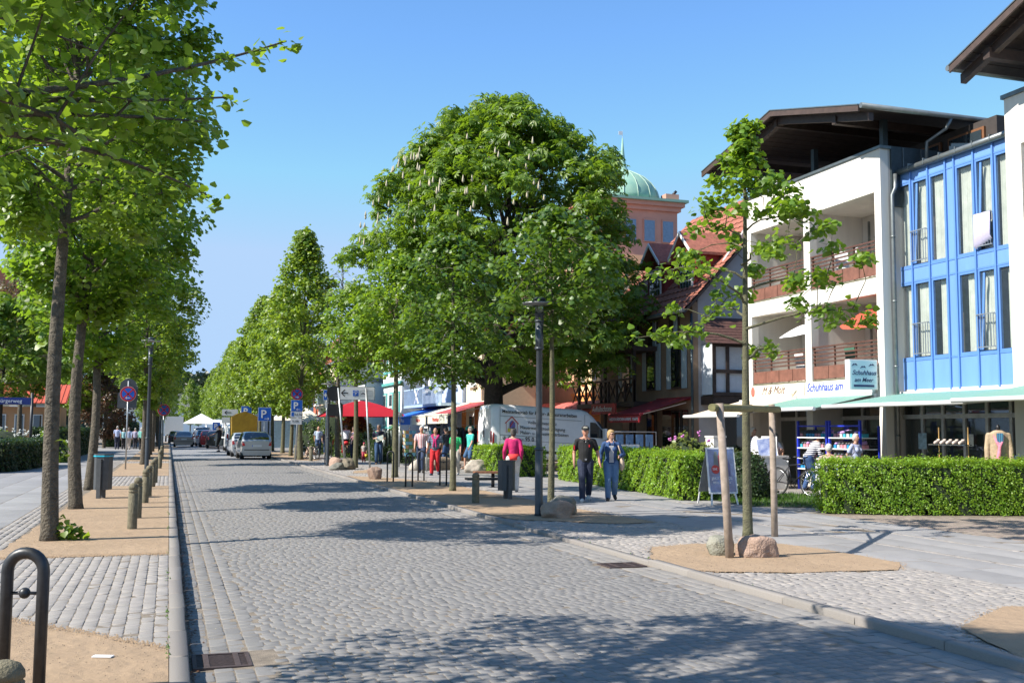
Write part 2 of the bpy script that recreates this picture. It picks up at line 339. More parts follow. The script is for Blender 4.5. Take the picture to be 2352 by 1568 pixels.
def sandpatch(poly, z=.008, label=None):
    # fine ragged rim, slight mound and footprints as real relief
    n = len(poly); rim = []
    for i in range(n):
        a = Vector(poly[i]); b = Vector(poly[(i + 1) % n]); L = (b - a).length; k = max(1, int(L / .25))
        for j in range(k):
            p = a.lerp(b, j / k); t = (b - a).normalized(); nn = Vector((-t.y, t.x)); p = p + nn * rng.normal(0, .022) * (0 if j == 0 or abs(a.x - b.x) < .02 else 1); rim.append(p)
    bm = bmesh.new(); vs = [bm.verts.new((p.x, p.y, z)) for p in rim]; bm.faces.new(vs)
    me = bpy.data.meshes.new('sand'); bmesh.ops.triangulate(bm, faces=bm.faces); bm.to_mesh(me); bm.free(); me.materials.append(m_sand)
    return tag(link('sand', me), kind='structure')
for p in ([(-2.05, -6), (.05, -6), (.05, 8.22), (-1.31, 9.9), (-2.05, 10.2)], [(-2.05, 14.5), (-1.0, 14.36), (.05, 14.56), (.05, 31.5), (-1.85, 31.5)],
          [(-1.9, 38), (.05, 38), (.05, 52), (-1.9, 52)], [(-1.9, 55), (.05, 55), (.05, 70), (-1.9, 70)], [(-1.9, 74), (.05, 74), (.05, 130), (-1.9, 130)]): sandpatch(p)
# right: sand beds in a sett verge, slab footway, beige pavers
SR1 = [(5.9, 12.3), (5.88, 11.2), (6.1, 10.95), (7.0, 10.6), (8.3, 10.55), (8.75, 11.1), (8.7, 12.6), (8.5, 13.4), (7.3, 13.75), (6.5, 13.5)]
SR2 = [(5.9, 30), (5.9, 20), (6.05, 18.3), (6.5, 17.95), (7.6, 17.0), (8.35, 17.15), (8.2, 18.8), (8.15, 22), (8.1, 31.5), (7.2, 35.0), (6.0, 36.9), (5.9, 34)]
SR3 = [(6.35, 7.3), (7.5, 8.05), (9.2, 7.4), (9.2, 2), (5.9, 2), (5.9, 6.2)]
SR4 = [(6.6, 39.2), (7.0, 41.2), (7.9, 42.6), (7.9, 41), (7.4, 39)]
SR5 = [(5.9, 60), (5.9, 57.5), (7.2, 54.5), (7.9, 57), (8.1, 60), (8.1, 75), (5.9, 75)]
pave(rp, 'sett', [(5.87, 4.8), (8.6, 4.8), (8.35, 18), (8.35, 60), (5.87, 60)], .02, .12, .105, .011, m_sett2, zf=lambda x, y: .0, excl=[SR1, SR2, SR3], nobj=300, tilt=.02)
for p in (SR1, SR2, SR3, SR4, SR5): sandpatch(p)
for xa, xb in ((8.62, 9.95), (10.05, 11.2), (11.3, 12.4)):
    pave(rp, 'slab', [(xa, 7), (xb, 7), (xb, 62), (xa, 62)], PI / 2, .98, (xb - xa) / 2, .018, m_slab, nobj=100, cham=.008, jit=.001, tilt=.0015, lj=.02, wj=0, zj=.001, zf=lambda x, y: -.004)
for xa, xb in ((8.36, 8.62), (9.95, 10.05), (11.2, 11.3)):
    pave(rp, 'band_sett', [(xa, 5), (xb, 5), (xb, 60), (xa, 60)], PI / 2, .1, .1, .01, m_sett2, nobj=60, zf=lambda x, y: -.002)
pave(rp, 'paver', [(12.4, 9), (24, 6), (24, 16.3), (15.9, 16.2), (12.4, 18.0), (12.4, 21.6), (11.9, 21.6), (12.4, 20)], .35, .2, .1, .005, m_brick, nobj=300, cham=.03, jit=.005, tilt=.004, lj=0, wj=0, zj=.001, zf=lambda x, y: -.004)
tag(sheet('forecourt', [(12.4, 18.6), (20.3, 17.2), (20.3, 60), (12.4, 60)], -.006, M('forecourt paving', (.28, .25, .22), .8, var=.08, scale=3, bump=.2)), kind='structure')
tag(sheet('pavement_right_far', [(5.9, 62), (30, 62), (30, 420), (5.9, 420)], .0, m_slab), kind='structure')
tag(sheet('lawn_soil', [(12.2, 20.3), (17.3, 17.5), (17.3, 23.2), (12.6, 26)], .004, m_grass_soil), kind='structure')
# loose bits: gutter litter, grit on the sand rims, weeds along the kerb
def scatter(name, label, cat, n, fn, size, mat, flat=.35, seed=1):
    g = np.random.default_rng(seed); P = np.array([fn(g) for _ in range(n)]); s = g.uniform(.5, 1.4, n)[:, None, None] * size; a = g.uniform(0, 2 * PI, n)
    T = np.array([(-.5, -.35, 0), (.5, -.3, .05), (.1, .5, 0), (0, 0, flat)]); T = T[None] * s * g.uniform(.7, 1.3, (n, 1, 3)); c, q = np.cos(a)[:, None], np.sin(a)[:, None]
    V = np.stack([T[:, :, 0] * c - T[:, :, 1] * q + P[:, None, 0], T[:, :, 0] * q + T[:, :, 1] * c + P[:, None, 1], T[:, :, 2] + P[:, None, 2]], 2).reshape(-1, 3)
    F = (np.array([(0, 1, 3), (1, 2, 3), (2, 0, 3)])[None] + (np.arange(n) * 4)[:, None, None]).reshape(-1, 3)
    return tag(link(name, mesh_np(name, V, F, mat)), label, cat, kind='stuff')
def g1(g):
    x = .2 + abs(g.normal(0, .05)); y = g.uniform(5, 30); return (x, y, float(road_z(x)) + .003)
scatter('leaf_litter', 'brown leaf scraps lying in the left gutter', 'litter', 1500, g1, .022, M('dry leaf', (.16, .075, .035), .9, var=.3, scale=30), .2, 1)
def g2(g):
    if g.random() < .6: x = g.uniform(-2.0, .05); y = {0: 9.97 - (x + 1.31) * 1.257 if x > -1.31 else 10.1, 1: 14.45}[int(g.random() < .5)] + g.normal(0, .07)
    else:
        P = (SR1, SR2, SR3)[g.integers(0, 3)]; i = g.integers(0, len(P)); a, b = P[i], P[(i + 1) % len(P)]; t = g.random(); x = a[0] + (b[0] - a[0]) * t + g.normal(0, .06); y = a[1] + (b[1] - a[1]) * t + g.normal(0, .06)
    return (x, y, .006)
scatter('loose_grit', 'loose grit along the rims of the sand beds', 'grit', 9000, g2, .013, m_sand, .5, 2)
def g3(g):
    k = g.random(); x, y = (g.uniform(-2, 0), g.uniform(4, 9)) if k < .35 else ((g.uniform(-1.9, 0), g.uniform(14.6, 30)) if k < .65 else (g.uniform(6.1, 8.3), g.uniform(10.8, 13.4) if k < .85 else g.uniform(18, 30))); return (x, y, .008)
scatter('pebbles', 'tiny pebbles and leaf crumbs on the sand beds', 'grit', 2600, g3, .011, M('dark crumb', (.14, .10, .07), .9, var=.4, scale=30), .4, 3)
scatter('road_crumbs', 'pale crumbs and petals strewn over the street', 'litter', 900, lambda g: (lambda x: (x, g.uniform(5, 24), float(road_z(x)) + .004))(g.uniform(.3, 5.6)), .010, M('pale crumb', (.5, .45, .3), .9, var=.3, scale=30), .3, 4)
def g4(g):
    x = (.045 if g.random() < .5 else 5.89) + g.normal(0, .012); y = [8.3, 9.8, 12.2, 14.6, 18, 21, 26][g.integers(0, 7)] + g.normal(0, .25); return (x, y, .004)
scatter('kerb_weeds', 'small green weeds in the kerb joints', 'weeds', 170, g4, .016, M('weed green', (.07, .13, .02), .8, var=.2, scale=30), 1.0, 5)
# ------------------------------------------------------------------ vegetation
LF_LIME = np.array([(0, 0, 0), (.42, .08, -.10), (.52, .45, -.13), (0, 1.0, -.06), (-.52, .45, -.13), (-.42, .08, -.10)], float); LF_LIME_F = [(0, 1, 2, 3), (0, 3, 4, 5)]
LF_FAR = np.array([(0, 0, 0), (.5, .45, -.15), (0, 1, -.03), (-.5, .45, -.15)], float); LF_FAR_F = [(0, 1, 2), (0, 2, 3)]
def _palm():
    V = []; Fc = []
    for k in range(5):
        a = (k - 2) * .62; c, s = math.cos(a), math.sin(a); L = 1 - .12 * abs(k - 2); o = len(V)
        for x, y, z in ((0, .05, 0), (.17, .6, -.05), (0, 1, -.28), (-.17, .6, -.05)): V.append(((x * c + y * s) * L, (-x * s + y * c) * L, z * L))
        Fc += [(o, o + 1, o + 2), (o, o + 2, o + 3)]
    return np.array(V), Fc
LF_PALM, LF_PALM_F = _palm()
def leafcloud(P, N, size, tmpl, faces, sj=.3):
    n = len(P); N = N / np.linalg.norm(N, axis=1, keepdims=True); r = rng.normal(size=(n, 3)); U = np.cross(N, r); U /= np.linalg.norm(U, axis=1, keepdims=True) + 1e-9; Vv = np.cross(N, U)
    sz = size * (1 + rng.uniform(-sj, sj, n))
    T = tmpl[None] * sz[:, None, None]
    V = P[:, None] + T[:, :, 0:1] * U[:, None] + T[:, :, 1:2] * Vv[:, None] + T[:, :, 2:3] * N[:, None]
    F_ = (np.array(faces)[None] + (np.arange(n) * len(tmpl))[:, None, None]).reshape(-1, len(faces[0]))
    return V.reshape(-1, 3), F_
BARK = M('bark', (.15, .125, .09), .9, col2=(.05, .042, .03), scale=11, bump=2.2, bscale=30)
BARK_G = M('mossy bark', (.15, .145, .075), .9, col2=(.075, .07, .045), scale=9, bump=1.2, bscale=45)
BARK_D = M('dark bark', (.045, .035, .028), .9, var=.3, scale=9, bump=1.2, bscale=14)
LIME = leafmat('lime leaf', (.145, .235, .022), (.07, .135, .014), (.38, .58, .03), .37)
LIME_D = leafmat('deep lime leaf', (.13, .215, .02), (.06, .125, .013), (.36, .58, .03), .36)
LIME_F = leafmat('fresh leaf', (.16, .24, .028), (.09, .16, .018), (.42, .58, .04), .36)
CHEST = leafmat('chestnut leaf', (.14, .22, .026), (.06, .12, .014), (.32, .50, .024), .36)
PRIVET = leafmat('hedge leaf', (.24, .38, .03), (.10, .20, .016), (.46, .66, .03), .36)
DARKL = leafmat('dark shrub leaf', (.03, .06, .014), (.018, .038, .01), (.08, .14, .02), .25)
FIR = leafmat('far wood leaf', (.035, .055, .022), (.022, .038, .016), (.05, .08, .02), .2)
REDL = leafmat('russet leaf', (.13, .07, .04), (.06, .06, .03), (.25, .10, .05), .3)
def tree_mesh(H, fork, r0, rx, ry, nl, nclump, nleaf, lsize, seed, leaf=LIME, tmpl=0, bark=BARK, lean=(0, 0), shape=1.0, cr=.45, ctr=(0, 0), droop=.15, straight=.55, gap=0, trunk_r_top=.35, twig=True, low=1.0, extra=(), pexp=.6, sub=0, lump=0):
    """returns (trunk mesh, crown mesh); H total height, fork height of first limbs"""
    g = np.random.default_rng(seed); rr = random.Random(seed); mb = MB()
    K = 9; pts = []; rad = []
    wob = [g.normal(0, r0 * .8) for _ in range(2)]
    topz = fork + (H - fork) * straight
    for i in range(K):
        t = i / (K - 1); z = topz * t
        pts.append(Vector((lean[0] * t * t + wob[0] * math.sin(t * 5) * .6, lean[1] * t * t + wob[1] * math.sin(t * 4 + 1) * .6, z)))
        rad.append(r0 * (1.32 if i == 0 else 1.0) * (1 - (1 - trunk_r_top) * t ** 1.2))
    pts = [Vector((pts[0].x, pts[0].y, -.05))] + [pts[0].lerp(pts[1], .12)] + pts[1:]; rad = [rad[0]] + [r0 * 1.08] + rad[1:]
    mb.tube(pts, rad, 10)
    def tp(z):
        for a, b, ra, rb in zip(pts[:-1], pts[1:], rad[:-1], rad[1:]):
            if a.z <= z <= b.z: t = (z - a.z) / (b.z - a.z + 1e-6); return a.lerp(b, t), ra + (rb - ra) * t
        return pts[-1], rad[-1]
    limbs = []
    for z0, ex, kk in extra:
        p0, rr0 = tp(z0); ex = Vector(ex); mid = p0.lerp(ex, .5) + Vector((0, 0, kk)); P = [p0 * (1 - t) ** 2 + mid * 2 * t * (1 - t) + ex * t * t for t in [q / 11 for q in range(12)]]
        mb.tube(P, [max(.007, .035 * (1 - .85 * q / 11)) for q in range(12)], 6, cap=False); limbs.append(P)
    nex = len(limbs)
    for i in range(nl):
        f = i / max(1, nl - 1); z0 = fork * low + (topz - fork * low) * f ** .9; p0, rr0 = tp(z0); az = i * 2.4 + g.normal(0, .35)
        zf = fork + (H - fork) * (f ** 1.0) * .97 + .12 * (H - fork)
        zf = min(H * .985, zf); q = (zf - fork) / (H - fork); prof = (math.sin(PI * min(1, max(.03, q)) ** shape)) ** pexp
        ex = Vector((math.cos(az) * rx * prof * .86 + ctr[0], math.sin(az) * ry * prof * .86 + ctr[1], zf + g.normal(0, .15)))
        mid = p0.lerp(ex, .5) + Vector((g.normal(0, .12), g.normal(0, .12), -(ex.z - p0.z) * .12 + .25)); P = []
        for k in range(8):
            t = k / 7; P.append(p0 * (1 - t) ** 2 + mid * 2 * t * (1 - t) + ex * t * t + Vector((g.normal(0, .03), g.normal(0, .03), -droop * t * t)))
        rl = rr0 * .5; mb.tube(P, [max(.006, rl * (1 - .9 * (k / 7))) for k in range(8)], 6, cap=False); limbs.append(P)
    LP = []; LN = []
    per = max(1, nleaf // nclump)
    for c in range(nclump):
        for _ in range(30):
            q = g.random() ** .85; prof = (math.sin(PI * min(1, max(.02, q)) ** shape)) ** pexp; a = g.random() * 2 * PI; rad_ = math.sqrt(g.uniform(.12 if gap == 0 else gap, 1)) * prof
            if lump: rad_ *= 1 + lump * math.sin(a * 3 + seed) * math.cos(q * 9 + a) + lump * .6 * math.sin(a * 7 + q * 14)
            C = Vector((math.cos(a) * rx * rad_ + ctr[0], math.sin(a) * ry * rad_ + ctr[1], fork + (H - fork) * q))
            best = min(((C - p).length, li, k) for li, P in enumerate(limbs) for k, p in enumerate(P[2:], 2))
            if best[0] < max(rx, ry) * .55 + .3: break
        p = limbs[best[1]][best[2]]
        if twig and (C - p).length > .05:
            m = p.lerp(C, .5) + Vector((g.normal(0, .05), g.normal(0, .05), .06)); mb.tube([p, m, C], [.012, .008, .004], 3, cap=False)
        for _ in range(sub): mb.tube([C, C + Vector(g.normal(0, cr * .35, 3))], [.0045, .002], 3, cap=False)
        rc = cr * g.uniform(.7, 1.3); n = max(3, int(per * g.uniform(.6, 1.4)))
        d = g.normal(size=(n, 3)); d /= np.linalg.norm(d, axis=1, keepdims=True); d *= (g.random(n) ** .45)[:, None] * rc * np.array([1, 1, .55])
        pc = np.array(C) + d; pc[:, 2] -= .25 * (d[:, 0] ** 2 + d[:, 1] ** 2) / rc
        LP.append(pc); nn = d * .9 / rc + g.normal(0, .42, (n, 3)); nn[:, 2] = np.abs(nn[:, 2]) + .35; LN.append(nn)
    for li, P in enumerate(limbs):                      # leaves on the limbs themselves
        for k in range(3, len(P)):
            n = max(1, per // (4 if li >= nex else 5)); pc = np.array(P[k]) + g.normal(0, cr * .3, (n, 3)); LP.append(pc if li >= nex else np.array(P[k]) + g.normal(0, .05, (n, 3)) - [0, 0, .03]); nn = g.normal(0, .5, (n, 3)); nn[:, 2] = np.abs(nn[:, 2]) + .4; LN.append(nn)
    LP = np.concatenate(LP); LN = np.concatenate(LN)
    global rng
    sv = rng; rng = g
    tm = [(LF_LIME, LF_LIME_F), (LF_FAR, LF_FAR_F), (LF_PALM, LF_PALM_F)][tmpl]
    V, Fc = leafcloud(LP, LN, lsize, *tm); rng = sv
    cme = mesh_np('crown', V, Fc, leaf, smooth=False)
    tme = bpy.data.meshes.new('trunk'); tme.from_pydata(mb.v, [], mb.f); tme.materials.append(bark); tme.polygons.foreach_set('use_smooth', mb.sm); tme.update()
    return tme, cme
def plant_tree(name, label, loc, meshes, rz=0, group=None, scale=1, cat='tree'):
    t = thing(name, label, cat, loc, rz, group); t.scale = (scale,) * 3 if not isinstance(scale, tuple) else scale
    link('trunk', meshes[0], t); tag(link('crown', meshes[1], t), kind='stuff'); return t
GL = 'lime trees in a row along the left kerb'; GRR = 'street trees in a row along the right kerb'
# nearest left trees: own crowns
t0 = tree_mesh(7.7, 3.05, .13, 1.75, 2.7, 22, 190, 17500, .066, 3, LIME, 0, cr=.38, sub=3, droop=.3, low=1.05, shape=.5, extra=[(3.2, (2.62, 2.2, 4.62), -.25), (3.3, (2.2, 2.1, 4.1), -.1), (3.1, (2.1, 2.2, 3.35), .35), (3.1, (2.0, 1.6, 3.75), .1)])
plant_tree('lime_tree', 'nearest lime tree, its leafy branches hanging into the upper left of the view', (-1.85, 5.85, 0), t0, 0, GL)
# the long bare-tipped branch that reaches furthest right belongs to that tree
t1 = tree_mesh(10.6, 4.55, .116, 2.15, 2.4, 24, 300, 27000, .088, 5, LIME, 0, cr=.45, lean=(.06, .05), low=1.02, shape=.6)
T1 = plant_tree('lime_tree', 'thick rough-barked lime tree with basal shoots, beside the front pair of bollards', (-1.58, 16.6, 0), t1, 0, GL)
t2 = tree_mesh(10.2, 3.7, .128, 2.3, 2.4, 22, 270, 20000, .11, 8, LIME_D, 0, cr=.45, lean=(.1, .1))
plant_tree('lime_tree', 'lime tree with dark lumpy trunk standing just behind the front one', (-1.72, 22.9, 0), t2, 0, GL)
t3 = tree_mesh(9.8, 3.3, .125, 2.6, 2.6, 20, 240, 15000, .12, 13, LIME_D, 0, cr=.48)
plant_tree('lime_tree', 'third lime on the left, its trunk rising behind the grey litter bin', (-1.95, 30.0, 0), t3, 0, GL)
t4 = tree_mesh(10.2, 3.2, .13, 2.5, 2.5, 16, 200, 11000, .16, 21, LIME_F, 1, cr=.5)
t5 = tree_mesh(9.9, 3.2, .13, 1.9, 1.9, 16, 150, 8000, .15, 22, LIME_F, 1, cr=.5, shape=.8)
plant_tree('lime_tree', 'bright lime tree behind the tall lamp on the left pavement', (-1.05, 50, 0), t4, 0, GL)
ys = [59, 68, 78, 89, 101, 114, 128, 144]
for i, y in enumerate(ys):
    plant_tree('lime_tree', 'distant lime tree, %s beyond the bright one in the left row' % ['first','second','third','fourth','fifth','sixth','seventh','eighth','ninth','tenth','eleventh','twelfth'][i], (-1.0 - .1 * (i % 2), y, 0), (t4, t5)[i % 2], i * 1.3, GL, .9 + .05 * (i % 3))
# right row
y1 = tree_mesh(6.6, 2.75, .075, 2.15, 2.15, 20, 52, 2700, .095, 31, LIME, 0, sub=4, bark=BARK_G, cr=.25, straight=.97, droop=.1, trunk_r_top=.2, shape=.5, gap=.3, pexp=1.5)
Y1 = plant_tree('young_lime_tree', 'young sparse lime tree tied between two wooden stakes', (8.66, 14.55, 0), y1, .5, GRR)
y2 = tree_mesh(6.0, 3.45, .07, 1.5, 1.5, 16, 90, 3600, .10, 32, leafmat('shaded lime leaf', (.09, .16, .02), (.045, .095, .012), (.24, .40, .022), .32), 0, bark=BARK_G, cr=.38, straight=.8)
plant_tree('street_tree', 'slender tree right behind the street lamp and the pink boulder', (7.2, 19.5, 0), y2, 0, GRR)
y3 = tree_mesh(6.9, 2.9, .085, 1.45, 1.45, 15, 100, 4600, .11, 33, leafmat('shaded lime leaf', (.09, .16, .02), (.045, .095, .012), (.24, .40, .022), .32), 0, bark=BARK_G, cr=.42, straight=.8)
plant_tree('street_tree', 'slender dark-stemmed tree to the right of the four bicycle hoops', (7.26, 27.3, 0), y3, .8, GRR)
y4 = tree_mesh(7.6, 3.65, .11, 1.6, 1.6, 15, 110, 5600, .13, 34, LIME, 1, bark=BARK_G, cr=.45, straight=.8)
plant_tree('street_tree', 'street tree with pale lichen spots behind the leftmost bicycle hoop', (7.42, 35.6, 0), y4, 0, GRR)
plant_tree('street_tree', 'street tree between the two poles of the car park sign', (7.55, 44.6, 0), y4, 2.1, GRR, 1.03)
# nearly leafless one
y5 = tree_mesh(10.0, 3.2, .12, 1.5, 1.5, 26, 90, 420, .14, 35, LIME, 1, bark=BARK, cr=.35, straight=.9, trunk_r_top=.15)
plant_tree('street_tree', 'half-bare tree with thin grey twigs at the top, left of the chestnut', (7.6, 49.5, 0), y5, 0, GRR)
y6 = tree_mesh(12.3, 3.3, .15, 2.5, 2.5, 20, 240, 13000, .18, 36, LIME_F, 1, bark=BARK_G, cr=.55, shape=.6, pexp=1.0)
plant_tree('street_tree', 'tall narrow bright tree behind the stacked parking signs', (6.75, 57, 0), y6, 0, GRR)
y7 = tree_mesh(12.4, 3.1, .15, 2.5, 2.5, 20, 230, 11000, .21, 37, LIME_F, 1, bark=BARK_G, cr=.6, shape=.7, pexp=.9)
lab = ['street tree just beyond the tall narrow one, above the parked silver hatchback', 'street tree behind the yellow tarpaulin trailer', 'bright street tree further up the right row']
for i, y in enumerate([65, 72.5, 80, 88, 96, 105, 114, 124, 135, 147, 160, 175]):
    plant_tree('street_tree', lab[i] if i < 2 else 'distant bright street tree, %s beyond the tall narrow one on the right' % ['first','second','third','fourth','fifth','sixth','seventh','eighth','ninth','tenth','eleventh','twelfth'][i], (7.1 + .3 * math.sin(i), y, 0), (y7, y6)[i % 5 == 4], i * 1.1, GRR, (.80, .90, .93, 1.0, .92)[i % 5])
# second, further line of small trees on the left of the road end
for i, (x, y) in enumerate([(3.5, 190), (0, 205), (5.5, 215), (-4, 200)]):
    plant_tree('street_tree', 'small tree closing the view at the street end, %s of its cluster' % ('leftmost', 'second', 'third', 'rightmost')[(2, 1, 3, 0)[i]], (x, y, 0), y7, i, 'trees at the end of the street', .8)
# horse chestnut
ch = tree_mesh(15.9, 3.9, .50, 6.5, 6.5, 40, 420, 27000, .28, 41, CHEST, 2, bark=BARK_D, cr=.88, droop=.4, straight=.6, shape=.64, gap=.3, pexp=.5, lump=.15, low=.8, trunk_r_top=.3)
CH = plant_tree('horse_chestnut_tree', 'huge domed chestnut tree with white flower candles behind the white van', (13.5, 42.9, 0), ch, 0)
mb = MB(); g = np.random.default_rng(5); n = 0
while n < 75:
    q = g.uniform(.42, .78); prof = (math.sin(PI * q ** .7)) ** .56 * 1.0; a = g.uniform(2.9, 4.7); x = math.cos(a) * 6.4 * prof; y = math.sin(a) * 6.4 * prof; z = 4.0 + 11.8 * q
    if True:
        h = g.uniform(.22, .34); mb.lathe([(.02, 0), (.05, h * .25), (.035, h * .6), (.01, h)], (x, y, z), 5); n += 1
tag(mb.build('flower_candles', M('chestnut blossom', (.52, .46, .32), .8, var=.12, scale=30), CH), kind='stuff')

def bush(name, label, loc, r, nleaf, lsize, mat, cat='shrub', group=None, core=(.02, .035, .012), box=None, flowers=None, seed=1, tm=1, core_s=.86, parent=None):
    """rounded (r) or boxed (box: half sizes) shrub of separate leaves over a solid core coloured dark for the inner shade"""
    g = np.random.default_rng(seed); t = thing(name, label, cat, loc, 0, group) if parent is None else parent
    n = nleaf
    if box is None:
        d = g.normal(size=(n, 3)); d /= np.linalg.norm(d, axis=1, keepdims=True); d[:, 2] = np.abs(d[:, 2]) * 1.0 - .12
        lump = 1 + .13 * np.sin(d[:, 0] * 6 + seed) * np.cos(d[:, 1] * 5) + .08 * np.sin(d[:, 2] * 11 + d[:, 0] * 9)
        P = d * np.array(r) * (lump * g.uniform(.86, 1.03, n))[:, None]; P[:, 2] = np.maximum(P[:, 2], .03); N = d + g.normal(0, .45, (n, 3))
        mb = MB(); mb.ell((0, 0, r[2] * .02), (r[0] * core_s, r[1] * core_s, r[2] * core_s), 16)
        mb.v = [(a, b, max(c, 0)) for a, b, c in mb.v]
    tm_ = [(LF_LIME, LF_LIME_F), (LF_FAR, LF_FAR_F)][tm]
    global rng
    sv = rng; rng = g; V, Fc = leafcloud(P, N, lsize, *tm_); rng = sv
    mb.build('branches', M('shrub shade core', core, .95, var=.4, scale=9, bump=1, bscale=20), t)  # solid core, its dark colour stands for shade between the leaves
    tag(link('foliage', mesh_np('foliage', V, Fc, mat), t), kind='stuff')
    if flowers:
        fm, k, fr = flowers; mb = MB()
        for _ in range(k):
            d = Vector(g.normal(size=3)); d.z = abs(d.z); d.normalize(); p = Vector((d.x * r[0], d.y * r[1], d.z * r[2]))
            for _ in range(5): mb.ell(p + Vector(g.normal(0, fr * .6, 3)), fr * .6, 5)
        tag(mb.build('blossoms', fm, t), kind='stuff')
    return t
def hedge(name, label, path, half_w, h, nper, lsize, mat=PRIVET, seed=1, group=None, core=(.022, .038, .012), rag=.04, cat='hedge', tm=1):
    """clipped hedge along a polyline path, rounded at the ends"""
    for _ in range(2 if len(path) > 2 else 0):
        q = [path[0]]
        for a, b in zip(path[:-1], path[1:]): q += [(a[0] * .75 + b[0] * .25, a[1] * .75 + b[1] * .25), (a[0] * .25 + b[0] * .75, a[1] * .25 + b[1] * .75)]
        path = q + [path[-1]]
    g = np.random.default_rng(seed); P = [Vector((a, b, 0)) for a, b in path]; o = P[0].copy(); t = thing(name, label, cat, o, 0, group)
    Ls = [(b - a).length for a, b in zip(P[:-1], P[1:])]; tot = sum(Ls); area = tot * (2 * h + 2 * half_w) + 2 * 2 * half_w * h; n = int(area * nper)
    pts = np.zeros((n, 3)); nr = np.zeros((n, 3)); mb = MB()
    for a, b in zip(P[:-1], P[1:]):
        d = (b - a).normalized(); s = Vector((-d.y, d.x, 0)); e = .07
        c = (a + b) / 2 - o + Vector((0, 0, (h - e) / 2)); mb.obox(c, d, s, (0, 0, 1), (b - a).length / 2 - e, half_w - e, (h - e) / 2)
    for i in range(n):
        u = g.random() * tot; k = 0
        while k < len(Ls) - 1 and u > Ls[k]: u -= Ls[k]; k += 1
        a, b = P[k], P[k + 1]; d = (b - a).normalized(); s = Vector((-d.y, d.x, 0)); p = a + d * min(u, Ls[k])
        r = g.random() * area
        if r < 2 * tot * h: side = 1 if g.random() < .5 else -1; z = g.random() * h; q = p + s * side * half_w; nn = s * side
        elif r < 2 * tot * h + 2 * half_w * tot: q = p + s * g.uniform(-1, 1) * half_w; z = h; nn = Vector((0, 0, 1))
        else:
            first = g.random() < .5; q = (P[0] if first else P[-1]) + s * g.uniform(-1, 1) * half_w; dd = (P[1] - P[0]).normalized() if first else (P[-1] - P[-2]).normalized(); nn = -dd if first else dd; z = g.random() * h
        if math.sin(q.x * 9 + z * 7 + seed) * math.cos(q.y * 8 - z * 11) + .5 * math.sin(q.x * 23 + z * 19) < -.62 and g.random() < .72: pts[i] = (0, 0, .1); nr[i] = (0, 0, 1); continue
        wv = .05 * math.sin(q.x * 4.3 + q.y * 3.1 + z * 2) + .04 * math.sin(q.x * 17 + z * 13 + q.y * 11)
        cut = max(0, z - (h - .1)) * .6 if abs(nn.z) < .5 else 0
        rel = q - o - nn * (cut + g.random() * .05) + nn * wv; pts[i] = (rel.x + g.normal(0, rag * .5), rel.y + g.normal(0, rag * .5), max(.02, z + (wv * .7 if nn.z > .5 else 0) + abs(g.normal(0, rag * 1.3)) * (1 if z > h - .12 else .3))); nr[i] = (nn.x, nn.y, nn.z + .35)
    nr += g.normal(0, .55, (n, 3))
    global rng
    sv = rng; rng = g; V, Fc = leafcloud(pts, nr, lsize, *[(LF_LIME, LF_LIME_F), (LF_FAR, LF_FAR_F)][tm]); rng = sv
    mb.build('branches', M('hedge shade core', core, .95, var=.4, scale=12, bump=1, bscale=20), t); tag(link('foliage', mesh_np('foliage', V, Fc, mat), t), kind='stuff'); return t  # solid boxes coloured dark, giving the leaf gaps their shade
hedge('clipped_hedge', 'long clipped hedge curving along the beige paving in front of the shoe shop', [(12.75, 18.55), (14.3, 17.75), (16.2, 17.15), (18.6, 16.7), (21, 16.5)], .42, 1.0, 3000, .036, seed=2)
hedge('clipped_hedge', 'clipped hedge behind the walking couple, ending beside the advertising board', [(11.95, 22.4), (12.3, 24.6), (12.55, 28), (12.85, 33)], .42, 1.02, 1500, .05, seed=3)
hedge('clipped_hedge', 'short clipped hedge in front of the white van, beside the woman in pink', [(12.3, 35.2), (12.1, 40.4)], .5, .95, 1000, .06, seed=4)
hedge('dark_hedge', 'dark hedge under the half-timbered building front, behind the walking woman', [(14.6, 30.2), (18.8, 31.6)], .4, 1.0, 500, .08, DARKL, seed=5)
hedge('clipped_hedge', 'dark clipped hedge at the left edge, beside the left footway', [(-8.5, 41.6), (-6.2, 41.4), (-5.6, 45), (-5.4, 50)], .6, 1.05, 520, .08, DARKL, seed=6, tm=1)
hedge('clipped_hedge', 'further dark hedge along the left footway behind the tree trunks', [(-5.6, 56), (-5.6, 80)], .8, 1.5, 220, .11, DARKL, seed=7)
bush('flowering_shrub', 'shrub sprinkled with white blossom over the left hedge', (-7.6, 54, 0), (2.4, 2.2, 1.7), 4200, .10, PRIVET, flowers=(M('white petals', (.7, .7, .64), .7), 170, .05), seed=8)
bush('flowering_shrub', 'green shrub with white flowers right of the first left shrub', (-5.4, 54.5, 0), (1.0, 2.0, 1.5), 1900, .11, PRIVET, flowers=(M('white petals'), 60, .05), seed=9)
RH = bush('rhododendron', 'rhododendron with magenta blossoms between the hedges', (13.35, 25.4, 0), (1.0, .9, 1.62), 2400, .11, leafmat('rhododendron leaf', (.17, .21, .04), (.09, .12, .02), (.28, .34, .05), .25), flowers=(M('magenta petals', (.5, .16, .42), .6, var=.2, scale=20), 30, .05), seed=10)
bush('round_shrub', 'dark rounded shrub behind the advertising board', (13.45, 22.6, 0), (.68, .62, 1.22), 5200, .055, DARKL, seed=11)
bush('shrub', 'olive shrub to the left of the white garden ornaments', (14.4, 24.4, 0), (.8, .7, 1.3), 2600, .07, leafmat('olive leaf', (.09, .11, .03), (.05, .065, .02), (.16, .2, .04), .2), seed=12)
